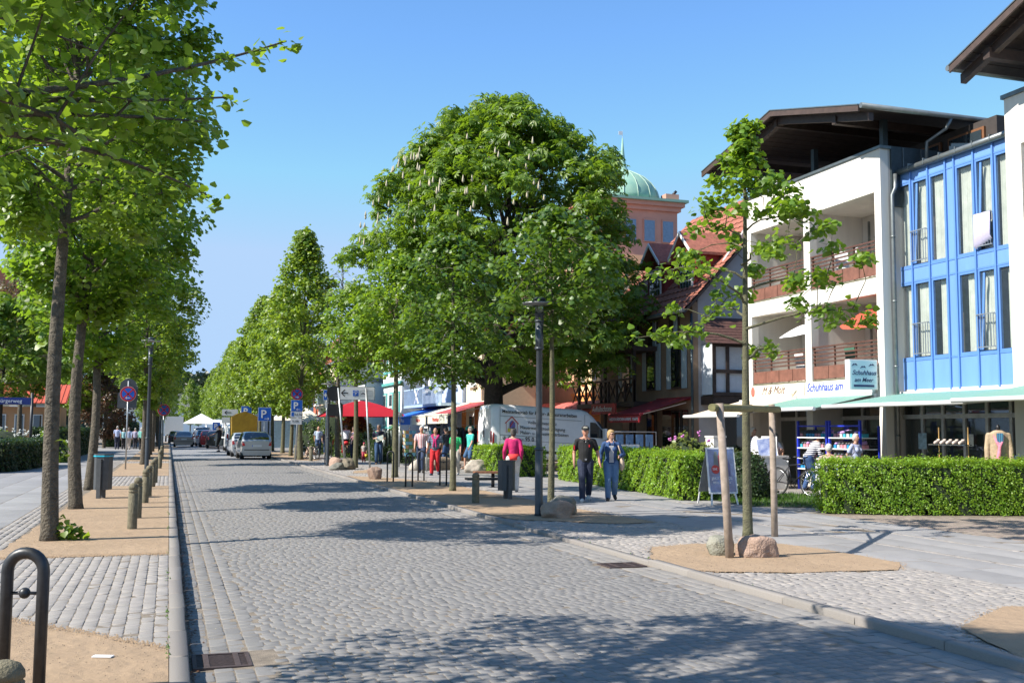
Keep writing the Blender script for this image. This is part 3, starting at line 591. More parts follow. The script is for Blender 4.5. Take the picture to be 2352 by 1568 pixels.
bush('round_shrub', 'ball-clipped shrub behind the man reading a map', (12.4, 60, 0), (.9, .9, 2.0), 2200, .10, PRIVET, seed=13)
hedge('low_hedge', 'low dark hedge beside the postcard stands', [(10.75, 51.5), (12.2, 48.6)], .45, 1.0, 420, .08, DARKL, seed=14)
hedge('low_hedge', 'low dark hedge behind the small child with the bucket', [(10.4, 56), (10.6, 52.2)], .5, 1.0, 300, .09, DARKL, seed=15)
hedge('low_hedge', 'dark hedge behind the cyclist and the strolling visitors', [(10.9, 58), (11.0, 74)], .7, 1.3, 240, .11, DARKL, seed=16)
for i, (x, y, r, z) in enumerate([(10.5, 62, 1.2, 3.1), (11.2, 66, 1.6, 3.0), (10.6, 70, 1.5, 3.4), (11.6, 75, 1.8, 4.0), (10.2, 78, 1.2, 2.6)]):
    bush('garden_shrub', ['leafy garden shrub beneath the left end of the red parasol', 'leafy garden shrub right under the middle of the red parasol', 'tall garden shrub behind the red parasol', 'tree-high shrub in front of the grey balcony', 'shrub right beside the parked cars'][i], (x, y, 0), (r, r, z), 2600, .13, leafmat('garden leaf', (.09, .14, .03), (.04, .075, .02), (.2, .3, .04), .3), seed=20 + i, core=(.03, .045, .015))
# left background
mt = tree_mesh(8.4, 3.2, .12, 3.8, 3.6, 18, 200, 10500, .19, 51, CHEST, 2, bark=BARK_D, cr=.6, shape=.8, droop=.5)
plant_tree('maple_tree', 'low spreading dark maple in front of the red-roofed building', (-8.3, 60, 0), mt, 0)
bt = tree_mesh(11, 4, .16, 3.0, 3.0, 24, 160, 3600, .16, 52, leafmat('bronze leaf', (.11, .10, .035), (.08, .06, .03), (.25, .2, .06), .3), 1, cr=.6)
plant_tree('bronze_tree', 'thin bronze-leaved tree behind the maple on the left', (-8.6, 70, 0), bt, 0)
rt_ = tree_mesh(6.0, .8, .12, 2.2, 2.2, 18, 130, 6500, .15, 53, REDL, 1, cr=.55)
plant_tree('red_hawthorn', 'russet shrub-like tree with pink flowers beyond the third left trunk', (-5.0, 92, 0), rt_, 0, scale=1.15)
for i, (x, y, z) in enumerate([(-8.5, 104, 8.5), (-6.9, 92, 9), (-5.5, 105, 8.5), (-10.5, 112, 11), (-11, 98, 12), (-5.8, 122, 9)]):
    plant_tree('park_tree', 'dense park tree behind the left footway, %s nearest of six' % ['first','second','third','fourth','fifth','sixth','seventh','eighth','ninth','tenth','eleventh','twelfth'][(0, 2, 4, 1, 3, 5)[i]], (x, y, 0), t4, i * 1.7, 'park trees left of the footway', z / 9.6 * 1.05)
hedge('dark_hedge', 'tall dark hedge at the far end of the left footway', [(-4.2, 96), (-4.4, 135)], .9, 2.2, 90, .18, DARKL, seed=17)
# wooded ridge at the end of the street
g = np.random.default_rng(9); mb = MB(); P = []
V = []; Fc = []
for i in range(170):
    x = g.uniform(-90, 60); y = g.uniform(390, 430); z = 15 + 3.2 * math.sin(x * .05 + 1) + g.normal(0, 1); r = g.uniform(3, 5); n = 90
    d = g.normal(size=(n, 3)); d /= np.linalg.norm(d, axis=1, keepdims=True); P.append(np.array([x, y, z]) + d * np.array([r, r, r * 1.1]) * g.uniform(.6, 1, n)[:, None])
P = np.concatenate(P); N = g.normal(0, 1, P.shape) + [0, -.4, .6]
V, Fc = leafcloud(P, N, 1.5, LF_FAR, LF_FAR_F)
tag(link('distant_wood', mesh_np('distant_wood', V, Fc, FIR)), kind='stuff', label='dark wooded ridge closing the horizon at the end of the street', cat='wood')
mb = MB()
for a, b in zip(np.linspace(-320, 280, 24)[:-1], np.linspace(-320, 280, 24)[1:]):
    za, zb = [13 + 3 * math.sin(q * .03 + 1) for q in (a, b)]; mb.add([(a, 385, -.3), (b, 385, -.3), (b, 420, zb), (a, 420, za)], [(0, 1, 2, 3)]); mb.add([(a, 420, za), (b, 420, zb), (b, 600, -.3), (a, 600, -.3)], [(0, 1, 2, 3)])
tag(mb.build('hill', M('hillside', (.04, .055, .025), .95, var=.3, scale=.1)), kind='structure')
# lawn blades
g = np.random.default_rng(19); n = 9000; poly = [(12.3, 20.4), (17.2, 17.7), (17.2, 23), (12.7, 25.8)]
x = g.uniform(12, 17.4, n); y = g.uniform(17.5, 26, n); k = inpoly(x, y, poly); x = x[k]; y = y[k]; n = len(x); h = g.uniform(.05, .13, n); a = g.uniform(0, 2 * PI, n); lx, ly = g.normal(0, .03, n), g.normal(0, .03, n)
V = np.stack([np.stack([x - .006 * np.cos(a) * 1.6, y - .01 * np.sin(a), np.zeros(n)], 1), np.stack([x + .01 * np.cos(a), y + .01 * np.sin(a), np.zeros(n)], 1), np.stack([x + lx, y + ly, h], 1)], 1).reshape(-1, 3)
tag(link('lawn_grass', mesh_np('lawn_grass', V, np.arange(n * 3).reshape(-1, 3), leafmat('grass blade', (.08, .17, .02), (.05, .12, .015), (.2, .35, .03), .3))), kind='stuff', label='strip of lawn between the hedges', cat='grass')
# shoots at the foot of the first lime, and epicormic leaves on the trunks
def shoots(parent, pts, n, r, seed, ls=.1):
    g = np.random.default_rng(seed); P = np.concatenate([np.array(p) + g.normal(0, r, (n, 3)) for p in pts]); P[:, 2] = np.maximum(P[:, 2], .03)
    N = g.normal(0, .6, P.shape) + [0, 0, .8]; V, Fc = leafcloud(P, N, ls, LF_LIME, LF_LIME_F); tag(link('shoots', mesh_np('shoots', V, Fc, LIME_F), parent), kind='stuff')
shoots(T1, [(.28, -.02, .12), (.36, -.05, .1), (.2, -.1, .22)], 22, .075, 1)
shoots(T1, [(-.2, -.1, 2.8), (-.25, -.05, 2.4), (.22, -.05, 2.6), (.2, 0, 3.1), (-.15, 0, 3.3), (.2, -.05, 1.3)], 5, .09, 2)
# ------------------------------------------------------------------ street furniture
m_iron = M('dark painted steel', (.035, .037, .042), .42, .3, var=.2, scale=20, spec=.6)
m_lamp = M('grey lamp paint', (.055, .065, .075), .38, .3, var=.15, scale=9)
m_galv = M('galvanised steel', (.42, .44, .45), .4, .7, var=.12, scale=12)
m_steel = M('brushed steel', (.6, .6, .6), .3, .9, var=.08, scale=20)
m_wood = M('weathered wood', (.20, .175, .115), .85, col2=(.10, .09, .055), scale=14, bump=.8, bscale=60)
m_stake = M('peeled stake', (.34, .27, .22), .8, col2=(.20, .16, .12), scale=9, bump=.4, bscale=60)
m_mossw = M('mossy rail', (.20, .19, .08), .85, col2=(.12, .11, .05), scale=9, bump=.4, bscale=60)
m_white = M('white paint', (.78, .78, .77), .45, var=.03, scale=4)
m_black = M('black plastic', (.015, .015, .017), .45, var=.2)
m_glassc = M('lantern glass', (.75, .8, .8), .08, trans=.9, var=.02)
m_blue = M('sign blue', (.012, .12, .55), .4, var=.05, scale=6)
m_red = M('sign red', (.55, .02, .02), .4, var=.05, scale=6)
m_signback = M('sign back', (.10, .105, .11), .55, .4, var=.1)
m_rub = M('tyre rubber', (.018, .018, .019), .8, var=.2)
def lamp(loc, H, label):
    t = thing('street_lamp', label, 'street lamp', loc, 0, 'street lamps along the street'); mb = MB()
    mb.tube([(0, 0, 0), (0, 0, .06), (0, 0, 1.25), (0, 0, 1.3), (0, 0, H - .97), (0, 0, H - .94), (0, 0, H - .42)], [.09, .078, .075, .061, .057, .078, .078], 14); mb.build('pole', m_lamp, t)
    for z in (1.27, H - .95, H - .42): mb = MB(); mb.lathe([(.06, -.03), (.09, -.02), (.09, .02), (.06, .03)], (0, 0, z), 14); mb.build('collar', m_lamp, t)
    h = thing('lantern', None, None, (0, 0, 0)); h.parent = t
    mb = MB(); mb.lathe([(.05, H - .44), (.085, H - .40), (.085, H - .30), (.11, H - .29), (.11, H - .275), (.03, H - .27)], n=18)
    for k in range(4):
        a = k * PI / 2 + .5; mb.tube([(math.cos(a) * .10, math.sin(a) * .10, H - .28), (math.cos(a) * .115, math.sin(a) * .115, H - .02)], .007, 5)
    mb.build('lamp_cage', m_lamp, h)
    mb = MB(); mb.lathe([(.06, H - .27), (.09, H - .20), (.095, H - .03), (.05, H - .02)], n=16); mb.build('lamp_glass', m_glassc, h)
    mb = MB(); mb.lathe([(.12, H - .02), (.125, H + .01), (.08, H + .045), (.02, H + .055)], n=18); mb.build('lamp_cap', m_lamp, h)
    mb = MB(); n = 28
    mb.lathe([(.13, H - .125), (.35, H - .095), (.355, H - .075), (.13, H - .1), (.13, H - .125)], n=n)
    for k in range(3):
        a = k * 2.1; mb.bar((math.cos(a) * .1, math.sin(a) * .1, H - .1), (math.cos(a) * .33, math.sin(a) * .33, H - .09), .012)
    mb.build('reflector_ring', M('reflector grey', (.30, .31, .32), .4, .3), t)
    return t
lamp((6.75, 18.95, 0), 4.15, 'dark grey street lamp with disc reflector, standing by the two boulders')
lamp((6.83, 47.5, 0), 3.75, 'dark street lamp left of the car park direction sign')
lamp((-.72, 40.5, 0), 4.9, 'dark street lamp behind the left bollards')
lamp((-.45, 62.3, 0), 4.3, 'smaller looking street lamp behind the second no-stopping sign')
lamp((6.9, 78, 0), 4.2, 'distant street lamp among the trees behind the yellow trailer')
lamp((-.45, 84, 0), 4.2, 'distant street lamp on the left kerb among the trees')
def bollard(loc, h, r, label, grp, mat=m_wood):
    t = thing('wooden_bollard', label, 'bollard', loc, rng.random() * 6, grp); mb = MB()
    mb.lathe([(r * 1.02, -.1), (r, .02), (r * .99, h - .17), (r * .9, h - .165), (r * .9, h - .15), (r * .99, h - .145), (r * .98, h - .12), (r * .9, h - .115), (r * .9, h - .1), (r, h - .095), (r * .97, h - .06), (r * .75, h - .02), (r * .35, h), (.001, h + .002)], n=18)
    mb.build('post', mat, t); return t
BL = [(-.51, 18.08, 'frontmost of the round-topped wooden bollards on the left'), (-.49, 20.23, 'bollard half hidden directly behind the frontmost left one'), (-.44, 24.29, 'third of the left wooden bollards, shorter looking'), (-.41, 26.6, 'fourth of the left wooden bollards'), (-.38, 30.9, 'fifth of the left wooden bollards, in front of the lamp foot'), (-.34, 33.4, 'rearmost of the left wooden bollards in the near sand bed')]
for x, y, l in BL: bollard((x, y, 0), .74, .075, l, 'wooden bollards along the left kerb')
bollard((-.84, 6.62, 0), .31, .115, 'broad ball-topped bollard cut by the lower left picture corner', 'wooden bollards along the left kerb')
for i, y in enumerate([45, 47.5, 58, 60.5, 63]): bollard((-.3, y, 0), .72, .08, 'small distant wooden bollard by the left kerb, %s after the six near ones' % ['first', 'second', 'third', 'fourth', 'fifth'][i], 'wooden bollards along the left kerb')
bollard((6.57, 22.65, 0), .68, .085, 'mossy wooden bollard beside the right litter bin bench', 'wooden bollards on the right verge')
bollard((6.6, 57.5, 0), .8, .14, 'thick round wooden bollard at the foot of the parking sign post', 'wooden bollards on the right verge')
bollard((7.0, 54.6, 0), .78, .1, 'dark wooden bollard left of the bright tree trunk', 'wooden bollards on the right verge', m_wood)
def hoop(loc, w_, h, r, label, rz=0, plate=True, knob=.5):
    t = thing('bicycle_hoop', label, 'bicycle stand', loc, rz, 'steel hoops for locking bicycles'); mb = MB(); pts = [(-w_ / 2, 0, 0), (-w_ / 2, 0, h - w_ / 2)]
    for k in range(1, 12): a = PI - k * PI / 12; pts.append((math.cos(a) * w_ / 2, 0, h - w_ / 2 + math.sin(a) * w_ / 2))
    pts += [(w_ / 2, 0, h - w_ / 2), (w_ / 2, 0, 0)]; mb.tube(pts, r, 14); mb.build('hoop_tube', m_iron, t)
    mb = MB(); z = h * .72; mb.tube([(-w_ / 2, 0, z), (w_ / 2, 0, z)], r * .28, 8); mb.ell((0, 0, z), r * .95, 14); mb.build('ball_bar', m_iron, t)
    if plate: mb = MB(); mb.box((-w_ / 2 - .09, -.05, -.01), (w_ / 2 + .09, .05, .018)); mb.build('foot_plate', m_iron, t)
    return t
hoop((-.80, 7.06, 0), .22, .86, .036, 'large black hoop stand with ball in the lower left corner', -.32, False)
for x, y, l in ((6.62, 32.4, 'leftmost of the four near bicycle hoops'), (6.55, 29.4, 'front hoop of the four, second from the left'), (7.72, 32.9, 'bicycle hoop in front of the man in red trousers'), (7.68, 29.9, 'bicycle hoop immediately left of the dark tree trunk')):
    hoop((x, y, 0), .19, .95, .024, l, -.3)
for x, y, l in ((7.57, 56.4, 'bicycle hoop with the walking man behind it'), (8.0, 54.8, 'bicycle hoop below the red handbag'), ): hoop((x, y, 0), .17, .9, .02, l, -.3)
# litter bins
def bin_(loc, rz, label, bag=None, post=(-.06, -.34), h=.92):
    t = thing('litter_bin', label, 'litter bin', loc, rz, 'grey litter bins'); mg = M('bin grey', (.075, .08, .085), .5, .2, var=.12, scale=8)
    pr = [(-.17, -.1), (-.09, -.17), (.09, -.17), (.17, -.1), (.17, .14), (-.17, .14)]
    mb = MB(); mb.prism([(a, b, .2) for a, b in pr], (0, 0, h - .24)); mb.build('container', mg, t)
    mb = MB(); mb.prism([(a * 1.06, b * 1.06, h - .04) for a, b in pr], (0, 0, .035)); mb.build('rim', mg, t)
    mb = MB(); mb.box((-.045, -.23, 0), (.045, -.175, h - .12)); mb.box((-.05, .02, 0), (.05, .08, .22)); mb.build('post', mg, t)
    if bag: mb = MB(); mb.prism([(a * 1.09, b * 1.09, h - .07) for a, b in pr], (0, 0, .03)); mb.build('bin_bag', M('bag edge', bag, .4, var=.1, scale=9), t)
    return t
bin_((7.7, 23.9, 0), .1, 'dark grey litter bin on the right verge, in front of the woman in pink')
bin_((-1.42, 26.2, 0), -.35, 'dark grey litter bin with turquoise bag edge on the left sand bed', (.02, .45, .6), h=1.03)
# simple slab benches by the right bin
t = thing('bench', 'low backless bench with dark steel seat beside the right litter bin', 'bench', (7.25, 24.6, 0), -.1); mb = MB(); mb.box((-.35, -.2, .42), (.55, .2, .47)); mb.build('seat', m_iron, t); mb = MB(); mb.tube([(-.1, 0, 0), (-.1, 0, .42)], .06, 10); mb.build('leg', m_iron, t)
t = thing('bench', 'low bench with brown wooden seat behind the mossy bollard', 'bench', (9.1, 28.9, 0), -.1); mb = MB(); mb.box((-.75, -.22, .40), (.2, .22, .45)); mb.build('seat', M('brown seat wood', (.26, .11, .055), .6, var=.2, scale=14), t); mb = MB(); mb.tube([(-.2, 0, 0), (-.2, 0, .4)], .05, 10); mb.build('leg', m_iron, t)
# grates
def grate(loc, w_, l_, label):
    t = thing('drain_grate', label, 'drain grate', loc, 0, 'cast iron drain grates'); mi = M('rusty cast iron', (.085, .06, .055), .7, .3, var=.25, scale=30, bump=.4); mb = MB()
    for a, b in (((-w_ / 2, -l_ / 2), (w_ / 2, -l_ / 2 + .035)), ((-w_ / 2, l_ / 2 - .035), (w_ / 2, l_ / 2)), ((-w_ / 2, -l_ / 2 + .035), (-w_ / 2 + .03, l_ / 2 - .035)), ((w_ / 2 - .03, -l_ / 2 + .035), (w_ / 2, l_ / 2 - .035)), ((-.13, -l_ / 2 + .035), (-.09, l_ / 2 - .035)), ((.09, -l_ / 2 + .035), (.13, l_ / 2 - .035))):
        mb.box((*a, -.03), (*b, 0))
    mb.build('grate_frame', mi, t); k = 0
    for y in np.arange(-l_ / 2 + .06, l_ / 2 - .05, .036):
        mb = MB(); mb.box((-w_ / 2 + .03, y, -.03), (w_ / 2 - .03, y + .017, -.004)); mb.build('grate_bar', mi, t)
    mb = MB(); mb.box((-w_ / 2 + .01, -l_ / 2 + .01, -.12), (w_ / 2 - .01, l_ / 2 - .01, -.11)); mb.build('shaft', m_black, t)
grate((.43, 8.25, float(road_z(.43)) + .012), .42, .5, 'rusty drain grate in the gutter at the bottom left'); grate((5.40, 12.08, float(road_z(5.4)) + .012), .5, .42, 'drain grate beside the right kerb near the young tree')
# stakes
t = thing('tree_support', 'wooden support of two posts and a cross rail holding the young tree', 'tree support', (6.93, 12.1, 0)); 
def rod(p, q, r0, r1, nm, mat, par, base):
    mb = MB(); b = Vector(base); mb.tube([Vector(p) - b, (Vector(p) * .66 + Vector(q) * .34) - b + Vector((.004, 0, 0)), Vector(q) - b], [r0, (r0 + r1) / 2, r1], 14); return mb.build(nm, mat, par)
B0 = (6.93, 12.1, 0)
rod((6.93, 12.1, -.1), (6.80, 12.1, 1.99), .056, .05, 'post', m_stake, t, B0); rod((9.05, 14.42, -.1), (9.03, 14.42, 2.06), .053, .048, 'post', m_stake, t, B0)
rod((6.62, 11.98, 1.93), (9.2, 14.5, 1.98), .05, .05, 'cross_rail', m_mossw, t, B0)
mb = MB(); d = Vector((2.58, 2.52, .05)).normalized(); c = Vector((8.0, 13.35, 1.955)) - Vector(B0); 
mb.tube([c - d * .05, c + d * .05], .062, 12); mb.tube([c, Vector((8.66, 14.4, 1.99)) - Vector(B0)], .02, 6); mb.build('strap', m_black, t)
# boulders
def rock(loc, r, label, col, col2, seed, rz=0, flat=.2, bl=.18, fac=1.6, moss=False):
    bm = bmesh.new(); bmesh.ops.create_icosphere(bm, subdivisions=4, radius=1); g = random.Random(seed)
    pl = [(Vector((g.gauss(0, 1), g.gauss(0, 1), g.gauss(0, .8))).normalized(), g.uniform(.74, .98)) for _ in range(12)]
    import mathutils.noise as mn
    for v in bm.verts:
        p = v.co.copy(); d = p.normalized(); k = 1.0 / (abs(d.x) ** 3.4 + abs(d.y) ** 3.4 + abs(d.z) ** 3.4) ** (1 / 3.4)
        for n, q in pl:
            s = d.dot(n)
            if s > .01: k = min(k, q / s) if q / s < k else k
        e = .10 * mn.noise(d * 2.1 + Vector((seed, 0, 0))) + .05 * mn.noise(d * 5 + Vector((0, seed, 0))) + .008 * mn.noise(d * 22)
        v.co = Vector((d.x * r[0], d.y * r[1], d.z * r[2])) * (k ** .9 + e)
    for v in bm.verts:
        if v.co.z < -r[2] * (1 - flat * 2): v.co.z = -r[2] * (1 - flat * 2)
    me = bpy.data.meshes.new('boulder'); bm.to_mesh(me); bm.free(); me.polygons.foreach_set('use_smooth', [True] * len(me.polygons))
    me.materials.append(M('rock %s' % seed, col, .8, col2=col2, scale=5.5, bump=1.2, bscale=38)); o = link('boulder', me, None, (loc[0], loc[1], r[2] * (1 - flat * 2) - .02), (0, 0, rz))
    return tag(o, label, 'boulder', 'boulders on the verges')
pk = (.40, .27, .20); pk2 = (.30, .21, .16); gy = (.22, .21, .18); gy2 = (.11, .115, .085)
rock((7.36, 12.15), (.27, .22, .215), 'large pinkish boulder at the foot of the young tree', pk, pk2, 1, -.25, .3)
rock((6.98, 12.45), (.18, .17, .17), 'smaller grey-green boulder behind the left tree stake', (.30, .29, .24), (.17, .17, .12), 2, .3)
rock((6.98, 18.55), (.31, .25, .21), 'pinkish boulder in front of the lamp foot', (.38, .27, .2), (.25, .17, .12), 3)
rock((7.28, 19.15), (.36, .28, .24), 'dark mossy boulder behind the pinkish one at the lamp', gy, gy2, 4, .5)
rock((6.5, 34.3), (.26, .22, .28), 'angular brown boulder left of the bicycle hoops', (.30, .20, .15), (.2, .14, .1), 5, .8)
rock((6.5, 42.4), (.34, .25, .2), 'dark flat boulder at the left foot of the car park sign', gy, gy2, 6, .2); rock((7.0, 42.9), (.42, .3, .3), 'brown boulder between sign post and tree', (.24, .18, .12), gy2, 7, 1.2); rock((6.72, 43.9), (.32, .3, .32), 'rear pinkish boulder behind the sign post', pk, pk2, 8)
rock((9.75, 41.6), (.52, .4, .34), 'pale boulder beside the white notice post', (.5, .45, .38), (.36, .32, .27), 9); rock((10.6, 41.9), (.62, .4, .34), 'brown-grey boulder behind the front hoops', (.30, .23, .17), (.2, .15, .11), 10, .5); rock((11.3, 39.0), (.5, .4, .32), 'pale boulder between red trousers and green shirt', (.5, .44, .36), (.36, .31, .26), 11, .3)
rock((12.6, 38.3), (.7, .45, .3), 'dark boulder by the rear of the white van', (.14, .11, .09), (.09, .07, .06), 12)
rock((8.6, 67), (.4, .4, .35), 'pinkish boulder behind the parked silver hatchback', pk, pk2, 13)
# ---------------- signs
def plate(mb, c, face, w_, h, th=.004, mi=0):
    n = Vector({'-y': (0, -1, 0), '-x': (-1, 0, 0), 'y': (0, 1, 0)}.get(face, face) if isinstance(face, str) else face).normalized(); u = Vector((0, 0, 1)).cross(n)
    return mb.obox(c, u, (0, 0, 1), n, w_ / 2, h / 2, th, mi)
def spost(t, h, r=.03, lean=(0, 0), z0=-.05): mb = MB(); mb.tube([(0, 0, z0), (lean[0], lean[1], h)], r, 10); mb.build('post', m_galv, t)
def nostop(t, z, y=-.045, r=.21, arrow=0):
    g_ = MB(); g_.disc((0, y, z), (0, -1, 0), r, .004, 28); g_.disc((0, y - .006, z), (0, -1, 0), r * .97, .003, 28, 1); g_.disc((0, y - .011, z), (0, -1, 0), r * .76, .003, 28, 2)
    for a in (45, -45): g_.bar((-r * .74 * math.cos(R(a)), y - .017, z - r * .74 * math.sin(R(a))), (r * .74 * math.cos(R(a)), y - .017, z + r * .74 * math.sin(R(a))), .004 , r * .17, 1)
    if arrow:
        zz = z - r * .5; g_.bar((-r * .25, y - .023, zz), (r * .25, y - .023, zz), .004, r * .07, 0)
        for s in (1, -1): g_.bar((arrow * r * .3, y - .023, zz), (arrow * r * .12, y - .023, zz + s * r * .15), .004, r * .07, 0)
    g_.build('no_stopping_disc', [m_white, m_red, m_blue], t)
def psign(t, z, w_, h, y=-.045, arrow=0, x=0, nm='parking_plate'):
    mb = MB(); plate(mb, (x, y, z), '-y', w_, h, .004); plate(mb, (x, y - .006, z), '-y', w_ * .95, h * .95, .003, 1)
    if arrow:
        zz = z - h * .33; xx = x + w_ * .16; mb.bar((xx - w_ * .17, y - .012, zz), (xx + w_ * .17, y - .012, zz), .004, h * .035, 0)
        for s in (1, -1): mb.bar((xx + arrow * w_ * .19, y - .012, zz), (xx + arrow * w_ * .08, y - .012, zz + s * h * .09), .004, h * .035, 0)
    o = mb.build(nm, [m_white, m_blue], t); text('P', h * .82, (x - w_ * .3 + t.location.x, y - .013 + t.location.y, z - h * .26 + t.location.z), '-y', m_white, o, bold=.012)
    return o
t = thing('traffic_sign', 'round no-stopping sign with white arrow before a rounded sign back, left footway', 'traffic sign', (-1.58, 44.4, 0)); spost(t, 3.5); nostop(t, 2.98, -.05, .31, -1)
mb = MB(); mb.disc((0, .05, 3.28), (0, 1, 0), .32, .006, 24); mb.box((-.32, .045, 2.7), (.36, .055, 3.28)); mb.build('sign_back', m_signback, t); mb = MB(); plate(mb, (-.03, .02, 2.72), '-y', .72, .6); mb.build('grey_plate', m_signback, t)
t = thing('traffic_sign', 'second round no-stopping sign, smaller, by the left kerb', 'traffic sign', (-.28, 60.4, 0)); spost(t, 2.9); nostop(t, 2.63, -.05, .33)
t = thing('traffic_sign', 'no-stopping disc above blue parking sign and two white plates on one post', 'traffic sign', (6.35, 55.8, 0)); spost(t, 3.75, .05, (.12, 0)); nostop(t, 3.46, -.08, .31, 1); psign(t, 2.85, .6, .6, -.08, -1)
for z, h, s in ((2.4, .32, '9.5 Std.'), (2.04, .34, '9-19h')):
    mb = MB(); plate(mb, (-.02, -.08, z), '-y', .58, h, .004); o = mb.build('time_plate', m_white, t); text('0,5 Std.' if h < .33 else s, .15, (6.35 - (.1 if h < .33 else .22), 55.8 - .088, z - .05), '-y', m_black, o)
    if h < .33: mb = MB(); plate(mb, (-.2, -.085, z), '-y', .13, .2, .003); mb.build('disc_symbol', m_blue, t)
t = thing('traffic_sign', 'blue parking sign with right arrow, in front of the yellow tarpaulin', 'traffic sign', (6.0, 71, 0)); spost(t, 2.9); psign(t, 2.6, .85, .9, -.05, 1)
t = thing('traffic_sign', 'distant blue parking sign on stacked white plates behind the man at the car', 'traffic sign', (5.98, 88, 0)); spost(t, 3.4); psign(t, 3.05, .85, .85, -.05, -1)
mb = MB(); plate(mb, (0, -.05, 2.42), '-y', .85, .34); o = mb.build('white_plate', m_white, t)
t = thing('direction_sign', 'distant white direction board with black left arrow among the trees', 'direction sign', (5.0 + .8, 92, 0)); spost(t, 3.2); mb = MB(); plate(mb, (-.9, -.05, 3.0), '-y', 1.3, .55); plate(mb, (-.9, -.05, 2.35), '-y', 1.3, .5); mb.bar((-1.3, -.06, 3.0), (-.8, -.06, 3.0), .01, .06, 1); mb.bar((-1.32, -.06, 3.0), (-1.15, -.06, 3.15), .01, .06, 1); mb.bar((-1.32, -.06, 3.0), (-1.15, -.06, 2.85), .01, .06, 1); mb.build('boards', [m_white, m_black], t)
t = thing('traffic_sign', 'small distant blue parking sign near the white tents', 'traffic sign', (4.9, 118, 0)); spost(t, 2.2); psign(t, 1.9, .8, .85, -.05)
t = thing('traffic_sign', 'small blue sign with white arrow on a thin post', 'traffic sign', (6.95, 49.2, 0)); spost(t, 3.45, .03, (.05, 0))
mb = MB(); plate(mb, (.02, -.05, 3.22), '-y', .3, .5); plate(mb, (.02, -.055, 3.22), '-y', .27, .46, .003, 1); mb.bar((.1, -.062, 3.22), (-.06, -.062, 3.22), .004, .1, 0); mb.add([(-.11, -.066, 3.22), (-.02, -.066, 3.35), (-.02, -.066, 3.09)], [(0, 1, 2)], 0); plate(mb, (.03, -.05, 2.78), '-y', .17, .34); mb.build('blue_arrow_plate', [m_white, m_blue], t)
# car park direction board on two poles
t = thing('direction_sign', 'long white car park board with left arrow and small pictograms on two grey poles', 'direction sign', (7.02, 43.6, 0))
mb = MB(); mb.tube([(.0, 0, -.05), (-.35, .1, 3.35)], .04, 10); mb.build('post', m_galv, t); mb = MB(); mb.tube([(.95, -.4, -.05), (.78, -.1, 3.35)], .04, 10); mb.build('post', m_galv, t)
sg = Vector((0, 0, 0)); yb = -.1
mb = MB(); plate(mb, (.42, yb, 3.13), '-y', 1.46, .56, .012, 1); plate(mb, (.42, yb - .013, 3.13), '-y', 1.43, .53, .003); board = mb.build('board', [m_white, m_black], t)
mb = MB(); x0 = -.13; mb.bar((x0 - .1, yb - .02, 3.13), (x0 + .16, yb - .02, 3.13), .004, .04)
for s in (1, -1): mb.bar((x0 - .12, yb - .02, 3.13), (x0 + .03, yb - .02, 3.13 + s * .14), .004, .042)
mb.build('arrow', m_black, board)
mb = MB(); plate(mb, (.35, yb - .018, 3.13), '-y', .24, .24, .003, 1); mb.bar((.25, yb - .024, 3.17), (.35, yb - .024, 3.23), .003, .018, 0); mb.bar((.35, yb - .024, 3.23), (.45, yb - .024, 3.17), .003, .018, 0)
mb.build('parking_house_symbol', [m_white, m_blue], board); text('P', .17, (7.02 + .305, 43.6 + yb - .025, 3.05), '-y', m_white, board)
mb = MB(); 
for cx in (.65, .93):
    for a, b in (((-.11, -.11), (.11, -.11)), ((.11, -.11), (.11, .11)), ((.11, .11), (-.11, .11)), ((-.11, .11), (-.11, -.11))): mb.bar((cx + a[0], yb - .018, 3.13 + a[1]), (cx + b[0], yb - .018, 3.13 + b[1]), .003, .006)
mb.prism([(.56, yb - .02, 3.11), (.6, yb - .02, 3.13), (.63, yb - .02, 3.155), (.68, yb - .02, 3.155), (.71, yb - .02, 3.135), (.74, yb - .02, 3.125), (.74, yb - .02, 3.105)], (0, .002, 0)); mb.ell((.6, yb - .02, 3.1), (.02, .003, .02), 8); mb.ell((.7, yb - .02, 3.1), (.02, .003, .02), 8)
mb.build('car_symbol', m_black, board)
t = thing('traffic_sign', 'black backs of two signs on the left pole of the car park board', 'traffic sign', (6.6, 43.95, 0))
mb = MB(); mb.disc((-.05, 0, 3.12), (0, 1, 0), .32, .008, 28); mb.build('round_back', m_black, t); mb = MB(); plate(mb, (.0, 0, 2.42), '-y', .64, .5, .008); mb.build('square_back', m_black, t)
t = thing('notice_post', 'thin steel post with a small white notice between the pale boulders', 'notice post', (9.75, 40.6, 0)); spost(t, 1.35, .03); mb = MB(); plate(mb, (0, -.04, 1.42), '-y', .12, .28, .01); mb.build('notice', m_white, t)
t = thing('path_lamp', 'slim white post with small peaked cap among the postcard stands', 'path lamp', (9.7, 45.6, 0)); spost(t, 2.2, .035); mb = MB(); mb.lathe([(.17, 2.2), (.02, 2.42)], n=12); mb.build('cap', m_white, t)
# litter on the sand
t = MB(); t.box((-.42, 8.0, .012), (-.36, 8.14, .02)); tag(t.build('paper_scrap', m_white, world=True, rot=(0, 0, 1.2)), 'small white paper scrap lying on the sand at the lower left', 'litter')
